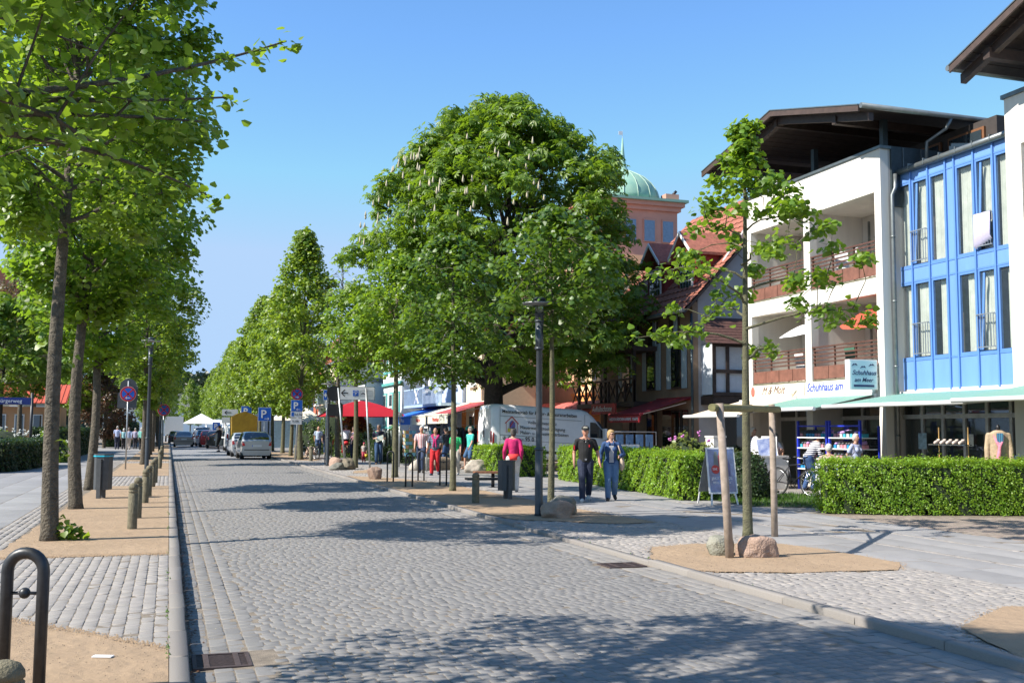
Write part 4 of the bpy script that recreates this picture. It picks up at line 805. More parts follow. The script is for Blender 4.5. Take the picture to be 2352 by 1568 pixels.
# advertising board between hedge and shrub
t = thing('advertising_board', 'white-framed A-board with blue outdoor poster beside the clipped hedge', 'advertising board', (11.8, 21.05, 0), .02)
mp = M('poster blue', (.12, .22, .48), .25, col2=(.02, .05, .13), scale=2.6, spec=.8)
def ab(y0, y1, sgn):
    b = Vector((0, y0, .24)); tp = Vector((.06, y1, 1.27)); d = (tp - b); u = Vector((1, 0, 0)); n = u.cross(d).normalized() * -1
    if sgn < 0: n = -n
    return b, tp, d, u, n
b = Vector((-.02, -.22, .25)); tp = Vector((.04, .04, 1.27)); ctr = (b + tp) / 2; dd = tp - b; u = Vector((1, 0, 0)); n = dd.cross(u).normalized(); n = n if n.y < 0 else -n
mb = MB(); mb.obox(ctr, u, dd, n, .36, dd.length / 2, .012); fr = mb.build('frame', m_white, t); mb = MB(); mb.obox(ctr + n * .014, u, dd, n, .325, dd.length / 2 - .04, .003); po = mb.build('poster', mp, t)
rt3 = Matrix((u, dd.normalized(), n)).transposed().to_euler()
mb = MB(); mb.disc(ctr + n * .02 + u * -.16 + dd * .02, n, .10, .002, 20); mb.build('price_disc', m_red, po)
text('50€', .075, t.location + ctr + n * .024 + u * -.235 + dd * 0., tuple(rt3), m_white, po)
text('JACKENTAGE', .085, t.location + ctr + n * .02 + u * -.27 + dd * -.2, tuple(rt3), m_white, po); text('BEI GASTRODA', .065, t.location + ctr + n * .02 + u * -.25 + dd * -.29, tuple(rt3), m_white, po)
for k, (cx, cz, c) in enumerate(((-.13, .2, (.12, .16, .17)), (.1, .2, (.2, .3, .35)), (-.02, .18, (.35, .03, .07)), (.16, .02, (.05, .07, .2)))):
    mb = MB(); mb.obox(ctr + n * .018 + u * cx + dd * cz, u, dd, n, .055, .15, .0015); mb.obox(ctr + n * .018 + u * cx + dd * (cz + .17), u, dd, n, .03, .035, .0015); mb.build('printed_figure', M('print %d' % k, c, .3), po)
for s in (-1, 1): mb = MB(); mb.bar(ctr - dd * .5 + u * s * .3 + n * 0, Vector((-.02 + s * .33, -.28, 0)), .035, .02); mb.build('leg', m_white, t)
mb = MB(); mb.obox(Vector((.08, .3, .75)), u, Vector((.05, -.3, 1.03)), Vector((0, 1, .3)), .34, .5, .008); mb.build('rear_panel', M('grey panel', (.25, .26, .26), .5), t)
for s in (-1, 1): mb = MB(); mb.bar((.06 + s * .3, .45, .26), (.06 + s * .32, .5, 0), .03, .02); mb.build('leg', m_white, t)
# ---------------- bicycles
def bike(name, label, loc, rz, col, loaded=False):
    t = thing(name, label, 'bicycle', loc, rz); mf = M('bike paint %s' % label[:9], col, .35, .3)
    for x in (0, 1.06):
        wl = thing('wheel', None, None, (x, 0, .35)); wl.parent = t; n = 28; mb = MB(); mb.tube([(math.cos(a) * .335, 0, math.sin(a) * .335) for a in np.linspace(0, 2 * PI, n)], .019, 6, cap=False); mb.build('tyre', m_rub, wl)
        mb = MB(); mb.tube([(math.cos(a) * .31, 0, math.sin(a) * .31) for a in np.linspace(0, 2 * PI, n)], .012, 6, cap=False); mb.ell((0, 0, 0), (.03, .04, .03), 8); mb.build('rim', m_steel, wl)
        mb = MB()
        for k in range(18): a = k * 2 * PI / 18; mb.tube([(0, .02 * (-1) ** k, 0), (math.cos(a) * .31, 0, math.sin(a) * .31)], .0018, 3, cap=False)
        mb.build('spokes', m_steel, wl)
        mb = MB(); mb.tube([(x + math.cos(a) * .37, 0, .35 + math.sin(a) * .37) for a in np.linspace(R(10), R(170), 14)], .013, 5); mb.build('mudguard', m_black, t)
    fr = MB(); bb = (.45, 0, .30); se = (.36, 0, .78); hd = (.88, 0, .82); hl = (.92, 0, .66)
    for a, b in ((bb, se), (se, hd), (bb, hl)): fr.tube([a, b], .018, 8)
    for s in (-.05, .05): fr.tube([(0, s, .35), (.45, s * .3, .30)], .009, 6); fr.tube([(0, s, .35), (.37, s * .3, .74)], .009, 6)
    fr.tube([hl, hd], .021, 8); fr.build('frame', mf, t)
    mb = MB()
    for s in (-.055, .055): mb.tube([(.92, s * .6, .66), (1.0, s, .5), (1.06, s, .35)], .012, 6)
    mb.build('fork', m_steel, t); mb = MB(); mb.tube([se, (.33, 0, .92)], .013, 6); mb.build('seat_post', m_steel, t)
    mb = MB(); mb.ell((.31, 0, .95), (.14, .065, .035), 12); mb.build('saddle', m_black, t)
    mb = MB(); mb.tube([hd, (.86, 0, .96)], .014, 6); mb.tube([(.72, -.27, 1.0), (.82, -.18, 1.0), (.88, 0, .97), (.82, .18, 1.0), (.72, .27, 1.0)], .013, 7); mb.build('handlebar', m_black, t)
    mb = MB(); mb.disc((.45, .05, .30), (0, 1, 0), .085, .004, 20, ri=.06); mb.bar((.45, .06, .3), (.56, .07, .18), .015); mb.bar((.45, -.06, .3), (.34, -.07, .42), .015); mb.build('crank', m_black, t)
    if loaded:
        mr = M('red pannier', (.55, .015, .02), .6, var=.15)
        for s in (-1, 1): mb = MB(); mb.obox((-.02, s * .16, .52), (1, 0, .1), (0, 1, 0), (0, 0, 1), .15, .07, .2); mb.build('pannier', mr if s > 0 else m_black, t)
        mb = MB(); mb.ell((-.02, 0, .85), (.2, .19, .12), 12); mb.build('luggage_roll', mr, t)
    return t
bike('bicycle', 'black trekking bicycle parked before the white bench behind the hedge', (15.05, 23.8, 0), R(-72), (.03, .03, .035))
bike('bicycle', 'bicycle with magenta cover parked behind the parking sign post', (7.1, 58.2, 0), R(-60), (.02, .02, .02))
# white bench
t = thing('park_bench', 'white slatted bench where the man with the beige waistcoat sits', 'bench', (15.95, 21.95, 0), R(-32))
for k in range(5): mb = MB(); mb.obox((0, .0 + .1 * k - .2, .45), (1, 0, 0), (0, 1, 0), (0, 0, 1), .85, .04, .012); mb.build('seat_slat', m_white, t)
for k in range(5): mb = MB(); mb.obox((0, -.24 - .03 * k, .52 + .085 * k), (1, 0, 0), (0, .3, 1), (0, 1, -.3), .85, .034, .012); mb.build('back_slat', m_white, t)
for s in (-.75, 0, .75): mb = MB(); mb.tube([(s, .2, 0), (s, .2, .43), (s, -.2, .43), (s, -.36, .9), (s, -.44, .93)], .02, 8); mb.tube([(s, -.2, .43), (s, -.3, 0)], .02, 8); mb.build('leg', m_white, t)
# ------------------------------------------------------------------ buildings
m_wall = M('warm white render', (.72, .68, .62), .8, var=.045, streak=7, scale=2.6, bump=.12, bscale=90)
m_shadegrey = M('shade grey side render', (.50, .47, .44), .85, var=.09, streak=6, scale=2.5, bump=.1, bscale=90)  # white block's side return: its shade is put into this grey
m_brown = M('dark brown timber', (.052, .033, .026), .6, var=.2, scale=6, bump=.2, bscale=40)
m_brownr = M('brown railing paint', (.115, .052, .038), .5, var=.15, scale=8)
m_panel = M('brown fibre panel', (.20, .085, .058), .65, var=.15, scale=5)
m_blueclad = M('blue cladding', (.145, .29, .62), .45, var=.05, streak=6, scale=2.5)
m_bluedark = M('blue frame', (.11, .24, .55), .4, var=.04, scale=2)
m_zinc = M('zinc', (.16, .19, .20), .45, .6, var=.12, scale=6)
m_zincd = M('anthracite zinc', (.055, .075, .085), .5, .5, var=.12, scale=4)
m_gl = glassmat('window glass', (.035, .05, .06)); m_gld = glassmat('shop glass', (.012, .018, .018))
m_curt = M('curtain', (.60, .64, .56), .8, col2=(.44, .48, .42), scale=3.0)
m_ofr = M('oak window frame', (.20, .085, .035), .6, var=.15)
m_teal = striped('teal striped fabric', (.075, .26, .21), (.27, .40, .35), 1, 9.0)
m_cream = M('cream awning fabric', (.72, .58, .42), .8, var=.05)
m_tile = M('red roof tile', (.34, .12, .075), .75, var=.2, scale=7, bump=.5, bscale=14)
m_gutter = M('gutter zinc', (.22, .24, .24), .4, .6, var=.1)
XF = 18.6; XB = 19.22
bld = thing('apartment_building', 'white and sky-blue apartment block with balconies over ground-floor shops', 'building', (XF, 24, 0))
def bx(name, a, b, mat, par=None, mi=0):
    mb = MB(); mb.box(a, b); return mb.build(name, mat, par or bld, world=True)
def frame_open(name, x0, x1, y0, y1, z0, z1, opens, mat, par):
    """slab x0..x1 with rectangular openings (ya, yb, za, zb) cut from the facade y0..y1, z0..z1"""
    ysn = sorted({y0, y1, *[o[0] for o in opens], *[o[1] for o in opens]}); zs = sorted({z0, z1, *[o[2] for o in opens], *[o[3] for o in opens]}); mb = MB()
    for ya, yb in zip(ysn[:-1], ysn[1:]):
        run = None
        for za, zb in zip(zs[:-1], zs[1:]):
            c = ((ya + yb) / 2, (za + zb) / 2); o = any(p[0] < c[0] < p[1] and p[2] < c[1] < p[3] for p in opens)
            if o:
                if run is not None: mb.box((x0, ya, run), (x1, yb, za)); run = None
            elif run is None: run = za
        if run is not None: mb.box((x0, ya, run), (x1, yb, z1))
    return mb.build(name, mat, par, world=True)
OP = [(24.28, 27.42, 3.15, 5.48), (24.28, 27.42, 5.93, 8.34), (27.75, 30.85, 3.15, 5.48), (27.75, 30.85, 5.93, 8.34), (24.28, 27.42, -.1, 2.42), (27.75, 30.85, -.1, 2.42)]
frame_open('front_wall', XF, XF + .26, 24.0, 31.1, -.1, 9.52, OP, m_wall, bld)
bx('side_wall', (XF + .262, 24.0, -.1), (26, 24.22, 9.52), m_shadegrey); bx('side_wall', (XF + .262, 30.9, -.1), (26, 31.1, 9.52), m_wall)
bx('partition_wall', (XF + .262, 27.45, -.1), (20.55, 27.72, 9.3), m_wall)
bx('rear_block', (20.56, 24.25, 3.0), (26, 30.88, 9.4), m_wall); bx('coping', (XF - .05, 23.93, 9.522), (XF + .33, 31.15, 9.60), m_zinc)
for z in (3.0, 5.6, 8.36): bx('floor_slab', (XF + .262, 24.23, z), (20.55, 30.88, z + .14), m_wall)
bx('zinc_side_panel', (XF + .33, 23.93, 7.9), (21.9, 23.995, 9.6), m_zincd)
for x in (19.3, 19.9, 20.5, 21.1): bx('zinc_seam', (x, 23.905, 8.9), (x + .03, 23.93, 9.58), m_zinc)
# blue bay wall glimpsed behind, roof terrace windows
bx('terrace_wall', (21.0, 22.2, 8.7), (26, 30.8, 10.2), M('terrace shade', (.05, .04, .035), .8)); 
for i, x in enumerate((19.4, 20.3, 21.3)): pass
# oak-framed terrace windows
for y in (22.6, 24.3, 26.2):
    f = bx('terrace_window', (20.93, y, 8.9), (20.995, y + 1.4, 10.0), m_ofr); bx('pane', (20.90, y + .08, 8.98), (20.925, y + 1.32, 9.92), m_gl, f)
# balconies
for fl, z in ((0, 3.15), (1, 5.93)):
    for y0, y1 in ((24.28, 27.42), (27.75, 30.85)):
        bal = bx('balcony', (XF + .03, y0 + .003, z + .003), (XF + .09, y1 - .003, z + .06), M('mossy edge', (.16, .15, .10), .9)); n = 4; L = (y1 - y0 - .02) / n
        for k in range(n): bx('balcony_panel', (XF + .035, y0 + .01 + k * L + .012, z + .08), (XF + .06, y0 + .01 + (k + 1) * L - .012, z + .46), m_panel, bal)
        for zz in (.56, .68, .80, .92): bx('rail', (XF + .03, y0 + .004, z + zz), (XF + .06, y1 - .004, z + zz + .045), m_brownr, bal)
        bx('handrail', (XF + .0, y0 + .004, z + 1.02), (XF + .08, y1 - .004, z + 1.06), m_brownr, bal)
        for k in range(4): yy = y0 + .03 + k * (y1 - y0 - .1) / 3; bx('baluster', (XF + .062, yy, z + .06), (XF + .10, yy + .05, z + 1.02), m_brownr, bal)
        bx('privacy_screen', (XF + .4, y0 + .01, z + .9), (XF + 1.5, y0 + .04, z + 1.42), m_panel, bal)
        w_ = bx('balcony_window', (20.50, y0 + .15, z + .15), (20.555, y0 + 1.15, z + 2.0), m_ofr); bx('pane', (20.47, y0 + .22, z + .22), (20.498, y0 + 1.08, z + 1.93), m_gl, w_)
        mb = MB(); mb.tube([(20.40, y1 - .5, z - .0), (20.40, y1 - .5, z + 2.2)], .04, 8); mb.build('rain_pipe', m_gutter, bld, world=True)
# left roof: shallow gable with ridge across, deep eaves
def gable_roof(pts, x0, x1, th, beam):
    rf = thing('roof', None, None, (0, 0, 0)); rf.parent = bld
    for (ya, za), (yb, zb) in zip(pts[:-1], pts[1:]):
        mb = MB(); mb.prism([(x0, ya, za), (x0, yb, zb), (x0, yb, zb - .03), (x0, ya, za - .03)], (x1 - x0, 0, 0)); mb.build('roof_sheet', m_zinc, rf, world=True)
        mb = MB(); mb.prism([(x0 + .02, ya, za - .032), (x0 + .02, yb, zb - .032), (x0 + .02, yb, zb - .20), (x0 + .02, ya, za - .20)], (.05, 0, 0)); mb.build('fascia', M('fascia timber', (.075, .048, .037), .55, var=.15, scale=5), rf, world=True)
        mb = MB(); mb.prism([(x0 + .35, ya, za - .2), (x0 + .35, yb, zb - .2), (x0 + .35, yb, zb - .42), (x0 + .35, ya, za - .42)], (.16, 0, 0)); mb.build('edge_beam', m_brown, rf, world=True)
        d = Vector((0, yb - ya, zb - za)); n = max(2, int(abs(yb - ya) / .28))
        for k in range(n):
            t0_, t1_ = k / n, (k + .93) / n; a = (ya + (yb - ya) * t0_, za + (zb - za) * t0_); b = (ya + (yb - ya) * t1_, za + (zb - za) * t1_)
            mb = MB(); mb.prism([(x0 + .08, a[0], a[1] - .04), (x0 + .08, b[0], b[1] - .04), (x0 + .08, b[0], b[1] - .075), (x0 + .08, a[0], a[1] - .075)], (x1 - x0 - .1, 0, 0)); mb.build('soffit_board', m_brown, rf, world=True)
    return rf
r1 = gable_roof([(31.9, 10.63), (27.5, 11.52), (23.2, 10.42)], 17.3, 26.5, .2, .3)
for y, z in ((24.6, 10.35), (27.6, 11.1), (30.4, 10.5)):
    mb = MB(); mb.box((17.6, y, z - .05), (26, y + .16, z + .18)); mb.build('rafter', m_brown, r1, world=True)
for y in (24.35, 27.7, 30.5):
    bx('roof_post', (19.0, y, 9.5), (19.16, y + .16, 10.5), m_zincd)
mb = MB(); mb.tube([(17.35, 23.12, 10.36), (26, 23.12, 10.34)], .075, 10); mb.build('gutter', m_gutter, r1, world=True)
mb = MB(); mb.tube([(20.3, 23.12, 10.3), (20.25, 23.25, 10.05), (19.95, 23.7, 9.75), (19.9, 23.7, 8.9)], .05, 8); mb.build('downpipe', m_gutter, bld, world=True)
# ---- blue curtain wall
bay = thing('blue_facade', None, None, (0, 0, 0)); bay.parent = bld
YM = [24.15, 23.51, 22.82, 22.15, 21.83, 21.14, 20.48, 19.82, 19.1]
ZT = 8.82; Z2T, Z2B = 8.52, 6.15; Z1T, Z1B = 5.72, 3.62; ZB = 2.77
kinds = ['w', 'd', 'w', 'p', 'w', 'd', 'w', 'w']
for i in range(8):
    y1_, y0_ = YM[i] - .03, YM[i + 1] + .03
    bx('blue_panel', (XB, y0_, Z2T + .05), (XB + .05, y1_, ZT), m_blueclad, bay); bx('blue_panel', (XB, y0_, Z1T + .05), (XB + .05, y1_, Z2B - .05), m_blueclad, bay); bx('blue_panel', (XB, y0_, ZB), (XB + .05, y1_, Z1B - .05), m_blueclad, bay)
    for za, zb in ((Z2B, Z2T), (Z1B, Z1T)):
        if kinds[i] == 'p': bx('blue_panel', (XB, y0_, za), (XB + .05, y1_, zb), m_blueclad, bay); continue
        wn = thing('window', None, None, (0, 0, 0)); wn.parent = bay
        mb = MB(); t_ = .055
        for a, b in (((y0_, za), (y1_, za + t_)), ((y0_, zb - t_), (y1_, zb)), ((y0_, za + t_), (y0_ + t_, zb - t_)), ((y1_ - t_, za + t_), (y1_, zb - t_))): mb.box((XB - .005, a[0], a[1]), (XB + .06, b[0], b[1]))
        # window > frame, pane, curtain would be one level too deep: join what belongs together
        bpy.data.objects.remove(wn)
        wf = mb.build('window', m_bluedark, bay, world=True)
        opn = kinds[i] == 'd' and not (i == 1 and za == Z1B)
        bx('window_pane', (XB + .03, y0_ + t_, za + t_), (XB + .045, y1_ - t_, zb - t_), M('clear glass', (.16, .22, .27), .04, alpha=.10, spec=1, coat=.6) if not opn else M('clear glass'), bay)
        # curtain folds, half drawn
        side = (i + (za > 4)) % 2; cw = (y1_ - y0_ - .1) * (.72 if kinds[i] == 'w' else .85); yc0 = y0_ + .05 if side == 0 else y1_ - .05 - cw
        mb = MB(); n = 26; vs = []
        for k in range(n + 1): yy = yc0 + cw * k / n; xx = XB + .16 + .03 * math.sin(k * 1.7) ; vs += [(xx, yy, za + .08), (xx, yy, zb - .05)]
        mb.add(vs, [(2 * k, 2 * k + 2, 2 * k + 3, 2 * k + 1) for k in range(n)], 0, True); mb.build('curtain', m_curt, bay, world=True)
        if kinds[i] == 'd':
            z0r = za + .12
            mb = MB()
            for zz in (z0r, z0r + .82): mb.box((XB - .10, y0_ + .0, zz), (XB - .075, y1_ + .0, zz + .025))
            for k in range(7): yy = y0_ + .04 + k * (y1_ - y0_ - .08) / 6; mb.box((XB - .097, yy - .006, z0r + .025), (XB - .082, yy + .006, z0r + .82))
            for yy in (y0_ - .01, y1_ - .01): mb.box((XB - .1, yy, z0r + .8), (XB, yy + .02, z0r + .82)); 
            mb.build('french_rail', m_galv, bay, world=True)
            if opn:   # leaning open sash
                mb = MB(); mb.bar((XB + .012, y1_ - .08, za + .08), (XB + .012, y1_ - .2, zb - .1), .03, .07); mb.build('open_sash', m_bluedark, bay, world=True)
    bx('mullion', (XB - .045, YM[i] - .028, ZB - .02), (XB + .05, YM[i] + .022, ZT), m_bluedark, bay)
for z in (Z2T, Z2B - .05, Z1T, Z1B - .05):
    bx('transom', (XB - .012, 19.1, z + .003), (XB - .002, 24.1, z + .047), m_bluedark, bay)
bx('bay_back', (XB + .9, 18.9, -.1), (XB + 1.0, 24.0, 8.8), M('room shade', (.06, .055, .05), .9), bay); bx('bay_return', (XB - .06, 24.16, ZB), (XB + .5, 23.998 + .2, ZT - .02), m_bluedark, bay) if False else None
bx('bay_ceiling', (XB + .06, 19.0, 5.76), (XB + .89, 23.99, 6.1), m_shadegrey, bay); bx('bay_floor', (XB + .06, 19.0, 3.0), (XB + .89, 23.99, 3.5), m_shadegrey, bay); bx('bay_top', (XB + .06, 19.0, 8.6), (26, 23.99, 8.85), m_zinc, bay)
mb = MB(); mb.tube([(XB - .08, 24.3, 8.86), (XB - .08, 18.7, 8.90)], .085, 10); 
mb.build('gutter', m_gutter, bld, world=True)
for k in range(9): yy = 24.0 - k * .6; bx('gutter_bracket', (XB - .17, yy, 8.83), (XB - .01, yy + .025, 8.99), m_gutter)
mb = MB(); mb.tube([(19.02, 23.9, 8.8), (18.98, 23.86, 8.4), (18.9, 23.9, 8.2), (18.9, 23.9, 0)], .055, 10); mb.build('downpipe', m_gutter, bld, world=True)
for z in (1.5, 3.4, 5.2, 7.0): mb = MB(); mb.tube([(18.9, 23.9, z), (18.9, 23.9, z + .06)], .066, 10); mb.build('pipe_clip', m_gutter, bld, world=True)
bx('pipe_pier', (XB - .35, 24.0 - .005, -.1), (XB + .5, 23.99 + .006, 2.7), m_shadegrey) if False else None
# ---- right white block
frame_open('front_wall', XF, XF + .26, 8, 19.42, -.1, 9.52, [(15.9, 18.95, 3.15, 5.48), (15.9, 18.95, 5.93, 8.34), (12.4, 15.6, 3.15, 5.48), (12.4, 15.6, 5.93, 8.34), (12.4, 19.1, -.1, 2.5)], m_wall, bld)
bx('side_wall', (XF + .262, 19.2, 2.7), (26, 19.42, 9.52), m_shadegrey); bx('coping', (XF - .05, 8, 9.522), (XF + .33, 19.48, 9.62), m_zinc)
bx('rear_block', (20.56, 8, 3.0), (26, 19.1, 9.4), m_wall)
for z in (3.0, 5.6, 8.36): bx('floor_slab', (XF + .262, 8, z), (20.55, 19.19, z + .14), m_wall)
for z in (3.15, 5.93):
    bal = bx('balcony', (XF + .03, 15.903, z + .003), (XF + .09, 18.947, z + .06), M('mossy edge'))
    bx('balcony_panel', (XF + .035, 15.92, z + .08), (XF + .06, 18.93, z + .46), m_panel, bal)
    for zz in (.56, .68, .80, .92): bx('rail', (XF + .03, 15.905, z + zz), (XF + .06, 18.945, z + zz + .045), m_brownr, bal)
    bx('baluster', (XF + .062, 18.8, z + .06), (XF + .1, 18.85, z + 1.02), m_brownr, bal)
r2 = gable_roof([(19.75, 10.33), (13.5, 12.6), (9.0, 10.6)], 17.3, 26.5, .2, .3)
mb = MB(); mb.tube([(17.35, 19.83, 10.28), (26, 19.83, 10.26)], .075, 10); mb.build('gutter', m_gutter, r2, world=True)
mb = MB(); mb.box((17.55, 18.7, 10.18), (26, 18.9, 10.42)); mb.build('rafter', m_brown, r2, world=True)
bx('roof_post', (18.95, 18.6, 9.5), (19.2, 18.85, 10.5), m_brown)
# ---- ground floor shopfronts
shop = thing('shopfront', None, None, (0, 0, 0)); shop.parent = bld
for (ya, yb, x) in ((24.3, 27.4, 19.6), (27.77, 30.83, 19.6), (19.3, 23.95, 19.12), (12.4, 19.1, 19.0)):
    n = 3 if yb - ya < 4 else 6; L = (yb - ya) / n
    for k in range(n):
        a, b = ya + k * L, ya + (k + 1) * L; bx('shop_pane', (x + .03, a + .05, .12), (x + .045, b - .05, 2.0), M('shop clear glass', (.05, .07, .07), .03, alpha=.45, spec=1, coat=.7), shop); bx('shop_pane', (x + .03, a + .05, 2.12), (x + .045, b - .05, 2.66), m_gld, shop); bx('shop_mullion', (x - .02, a - .045, 0), (x + .07, a + .045, 2.7), M('grey aluminium', (.48, .47, .45), .4, .3), shop)
    bx('shop_transom', (x - .018, ya, 2.003), (x + .068, yb, 2.115), M('grey aluminium'), shop); bx('shop_sill', (x - .02, ya, -.05), (x + .07, yb, .115), M('grey aluminium'), shop)
    bx('shop_back', (x + 2.2, ya - .1, -.1), (x + 2.25, yb + .1, 2.9), M('shop dark interior', (.14, .12, .10), .9), shop); bx('shop_ceiling', (x + .08, ya, 2.72), (x + 2.2, yb, 2.8), m_shadegrey, shop)
    for k in range(5): # goods inside
        yy = ya + .4 + k * (yb - ya - .8) / 4; mb = MB()
        for z in (.4, .8, 1.2): mb.box((x + .9, yy - .22, z), (x + 1.3, yy + .22, z + .03))
        for z in (.43, .83, 1.23):
            for q in range(3): mb.box((x + .95, yy - .2 + q * .14, z), (x + 1.15, yy - .09 + q * .14, z + .12), 1)
        mb.build('display_shelf', [m_white, M('goods', (.35, .32, .3), .7, var=.5, scale=6)], shop, world=True)
for y, z, hh, c in ((22.9, 1.2, .42, (.35, .5, .6)), (21.2, 1.3, .3, (.6, .6, .58)), (20.2, .9, .5, (.55, .25, .2)), (17.6, 1.3, .5, (.6, .6, .58))):
    bx('window_poster', (19.0 if y > 19 else 18.9, y, z), (19.004 if y > 19 else 18.904, y + hh * .75, z + hh), M('poster %.2f' % c[0], c, .5, var=.25, scale=9), shop)
# awnings: front bars at x 16.5
def awning(name, ya, yb, xw, zw, xf, zf_, mat, par=None, label=None, valance=None, barcol=None):
    a = thing(name, label, None if par else 'awning', (0, 0, 0) if par else ((xw + xf) / 2, (ya + yb) / 2, 0))
    if par: a.parent = par
    mb = MB(); mb.add([(xw, ya, zw), (xw, yb, zw), (xf, yb, zf_), (xf, ya, zf_), (xw, ya, zw - .012), (xw, yb, zw - .012), (xf, yb, zf_ - .012), (xf, ya, zf_ - .012)], [(0, 1, 2, 3), (7, 6, 5, 4), (0, 3, 7, 4), (1, 5, 6, 2), (0, 4, 5, 1), (3, 2, 6, 7)]); mb.build('fabric', mat, a, world=True)
    mb = MB(); mb.tube([(xf - .05, ya - .06, zf_ - .02), (xf - .05, yb + .06, zf_ - .02)], .055, 10); mb.build('front_bar', barcol or m_white, a, world=True)
    mb = MB()
    for y in (ya + .4, yb - .4): mb.bar((xw, y, zw - .2), ((xw + xf) / 2, y + .3, (zw + zf_) / 2 - .16), .04); mb.bar(((xw + xf) / 2, y + .3, (zw + zf_) / 2 - .16), (xf, y, zf_ - .06), .035)
    mb.build('folding_arm', m_white, a, world=True)
    mb = MB(); mb.box((xw - .02, ya - .02, zw - .1), (xw + .12, yb + .02, zw + .04)); mb.build('cassette', barcol or m_white, a, world=True)
    if valance: mb = MB(); mb.box((xf - .075, ya, zf_ - valance - .06), (xf - .06, yb, zf_ - .05)); mb.build('valance', mat, a, world=True)
    return a
awning('awning', 18.9, 24.1, 19.1, 2.70, 16.75, 2.33, m_teal, bld); awning('awning', 12.9, 18.86, 18.85, 2.80, 16.45, 2.36, m_teal, bld); awning('awning', 24.4, 28.1, 18.55, 2.68, 16.6, 2.28, m_teal, bld); awning('awning', 28.2, 31.6, 18.55, 2.66, 16.5, 2.14, m_cream, bld)
# shop signs
t = thing('shop_sign', 'white fascia board lettered in blue handwriting above the green awning', 'shop sign', (XF, 26.0, 2.7)); mb = MB(); mb.box((XF - .06, 24.4, 2.74), (XF - .004, 27.72, 3.12)); b_ = mb.build('board', m_white, t, world=True)
text('Schuhhaus am', .36, (XF - .068, 27.62, 2.86), '-x', M('sign ink blue', (.06, .09, .5), .5), b_, shear=.3, sx=.88, bold=.004)
t = thing('shop_sign', 'cream fascia board with raised script letters and shell relief', 'shop sign', (XF, 29.0, 2.7)); mb = MB(); mb.box((XF - .05, 27.8, 2.72), (XF - .004, 30.95, 3.14)); b_ = mb.build('board', M('cream board', (.78, .70, .6), .7), t, world=True)
text('M & Molt', .36, (XF - .055, 30.2, 2.85), '-x', M('sign ink brown', (.10, .06, .05), .5), b_, shear=.5, sx=.95)
mb = MB()
for k in range(9): a = R(-60 + k * 15); mb.tube([(XF - .06, 28.4, 2.76), (XF - .075, 28.4 + math.sin(a) * .24, 2.8 + math.cos(a) * .3)], [.02, .04], 6)
mb.build('shell_relief', M('cream board'), t, world=True)
mb = MB(); mb.ell((XF - .055, 30.75, 2.95), (.01, .12, .17), 12); mb.build('red_figure', M('sign red brown', (.45, .13, .1), .6), t, world=True)
# projecting sign box
t = thing('shop_sign', 'square pale-blue projecting sign with seagulls and dark lettering', 'shop sign', (18.1, 24.3, 2.8)); mc = M('sign pale blue', (.36, .60, .64), .4, col2=(.62, .72, .76), scale=1.0)
mb = MB(); mb.box((17.62, 24.22, 2.80), (18.52, 24.42, 3.62)); b_ = mb.build('sign_box', m_white, t, world=True); mb = MB(); mb.box((17.66, 24.212, 2.83), (18.49, 24.219, 3.59)); mb.build('sign_face', mc, b_, world=True)
ink = M('navy ink', (.015, .03, .10), .5); text('Schuhhaus', .185, (17.69, 24.208, 3.20), '-y', ink, b_, shear=.35, bold=.002); text('am Meer', .165, (17.76, 24.208, 3.01), '-y', ink, b_, shear=.35, bold=.002)
mb = MB(); mb.box((17.74, 24.204, 2.87), (18.4, 24.211, 2.93)); mb.build('name_bar', ink, b_, world=True)
mb = MB()
for gx_, gz in ((17.78, 3.46), (18.05, 3.40), (18.33, 3.46)):
    mb.prism([(gx_ - .11, 24.211, gz - .03), (gx_ - .03, 24.211, gz + .05), (gx_, 24.211, gz + .03), (gx_ + .04, 24.211, gz + .055), (gx_ + .1, 24.211, gz - .01), (gx_, 24.211, gz + .012)], (0, -.003, 0))
mb.build('seagull', ink, b_, world=True); mb = MB(); mb.box((18.52, 24.28, 2.95), (XF + .0, 24.34, 3.0)); mb.box((18.52, 24.28, 3.4), (XF, 24.34, 3.45)); mb.build('bracket', m_galv, t, world=True)
# parasols, towel, chairs on the balconies
def parasol(name, label, loc, r, h, mat, tilt=(0, 0), n=8, drop=.3, square=False):
    t = thing(name, label, 'parasol', loc); q = Euler((tilt[0], tilt[1], 0)).to_matrix(); mb = MB(); mb.tube([(0, 0, 0), (0, 0, h * .6), q @ Vector((0, 0, h * .4)) + Vector((0, 0, h * .6))], .022, 8); mb.build('pole', m_steel, t)
    vs = []; K = 5
    for i in range(K + 1):
        rr_ = r * i / K; zz = -drop * (i / K) ** 1.5
        for j in range(n * 2):
            a = 2 * PI * j / (n * 2) + PI / 4; k_ = 1 if j % 2 == 0 else (.965 if not square else .965)
            if square: k_ = 1 / max(abs(math.cos(a)), abs(math.sin(a))) 
            vs.append(q @ Vector((rr_ * k_ * math.cos(a), rr_ * k_ * math.sin(a), h * .4 + zz - (.02 if j % 2 else 0) * i / K)) + Vector((0, 0, h * .6)))
    m = n * 2; fs = [(i * m + j, i * m + (j + 1) % m, (i + 1) * m + (j + 1) % m, (i + 1) * m + j) for i in range(K) for j in range(m)]
    mb = MB(); mb.add(vs, fs); mb.build('canopy', mat, t); return t
m_or = leafmat('orange parasol cloth', (.75, .14, .08), (.7, .12, .07), (.8, .15, .08), .35, .8, 0.01); m_rp = leafmat('red parasol cloth', (.55, .015, .03), (.48, .01, .025), (.6, .02, .03), .3, .8, .01)
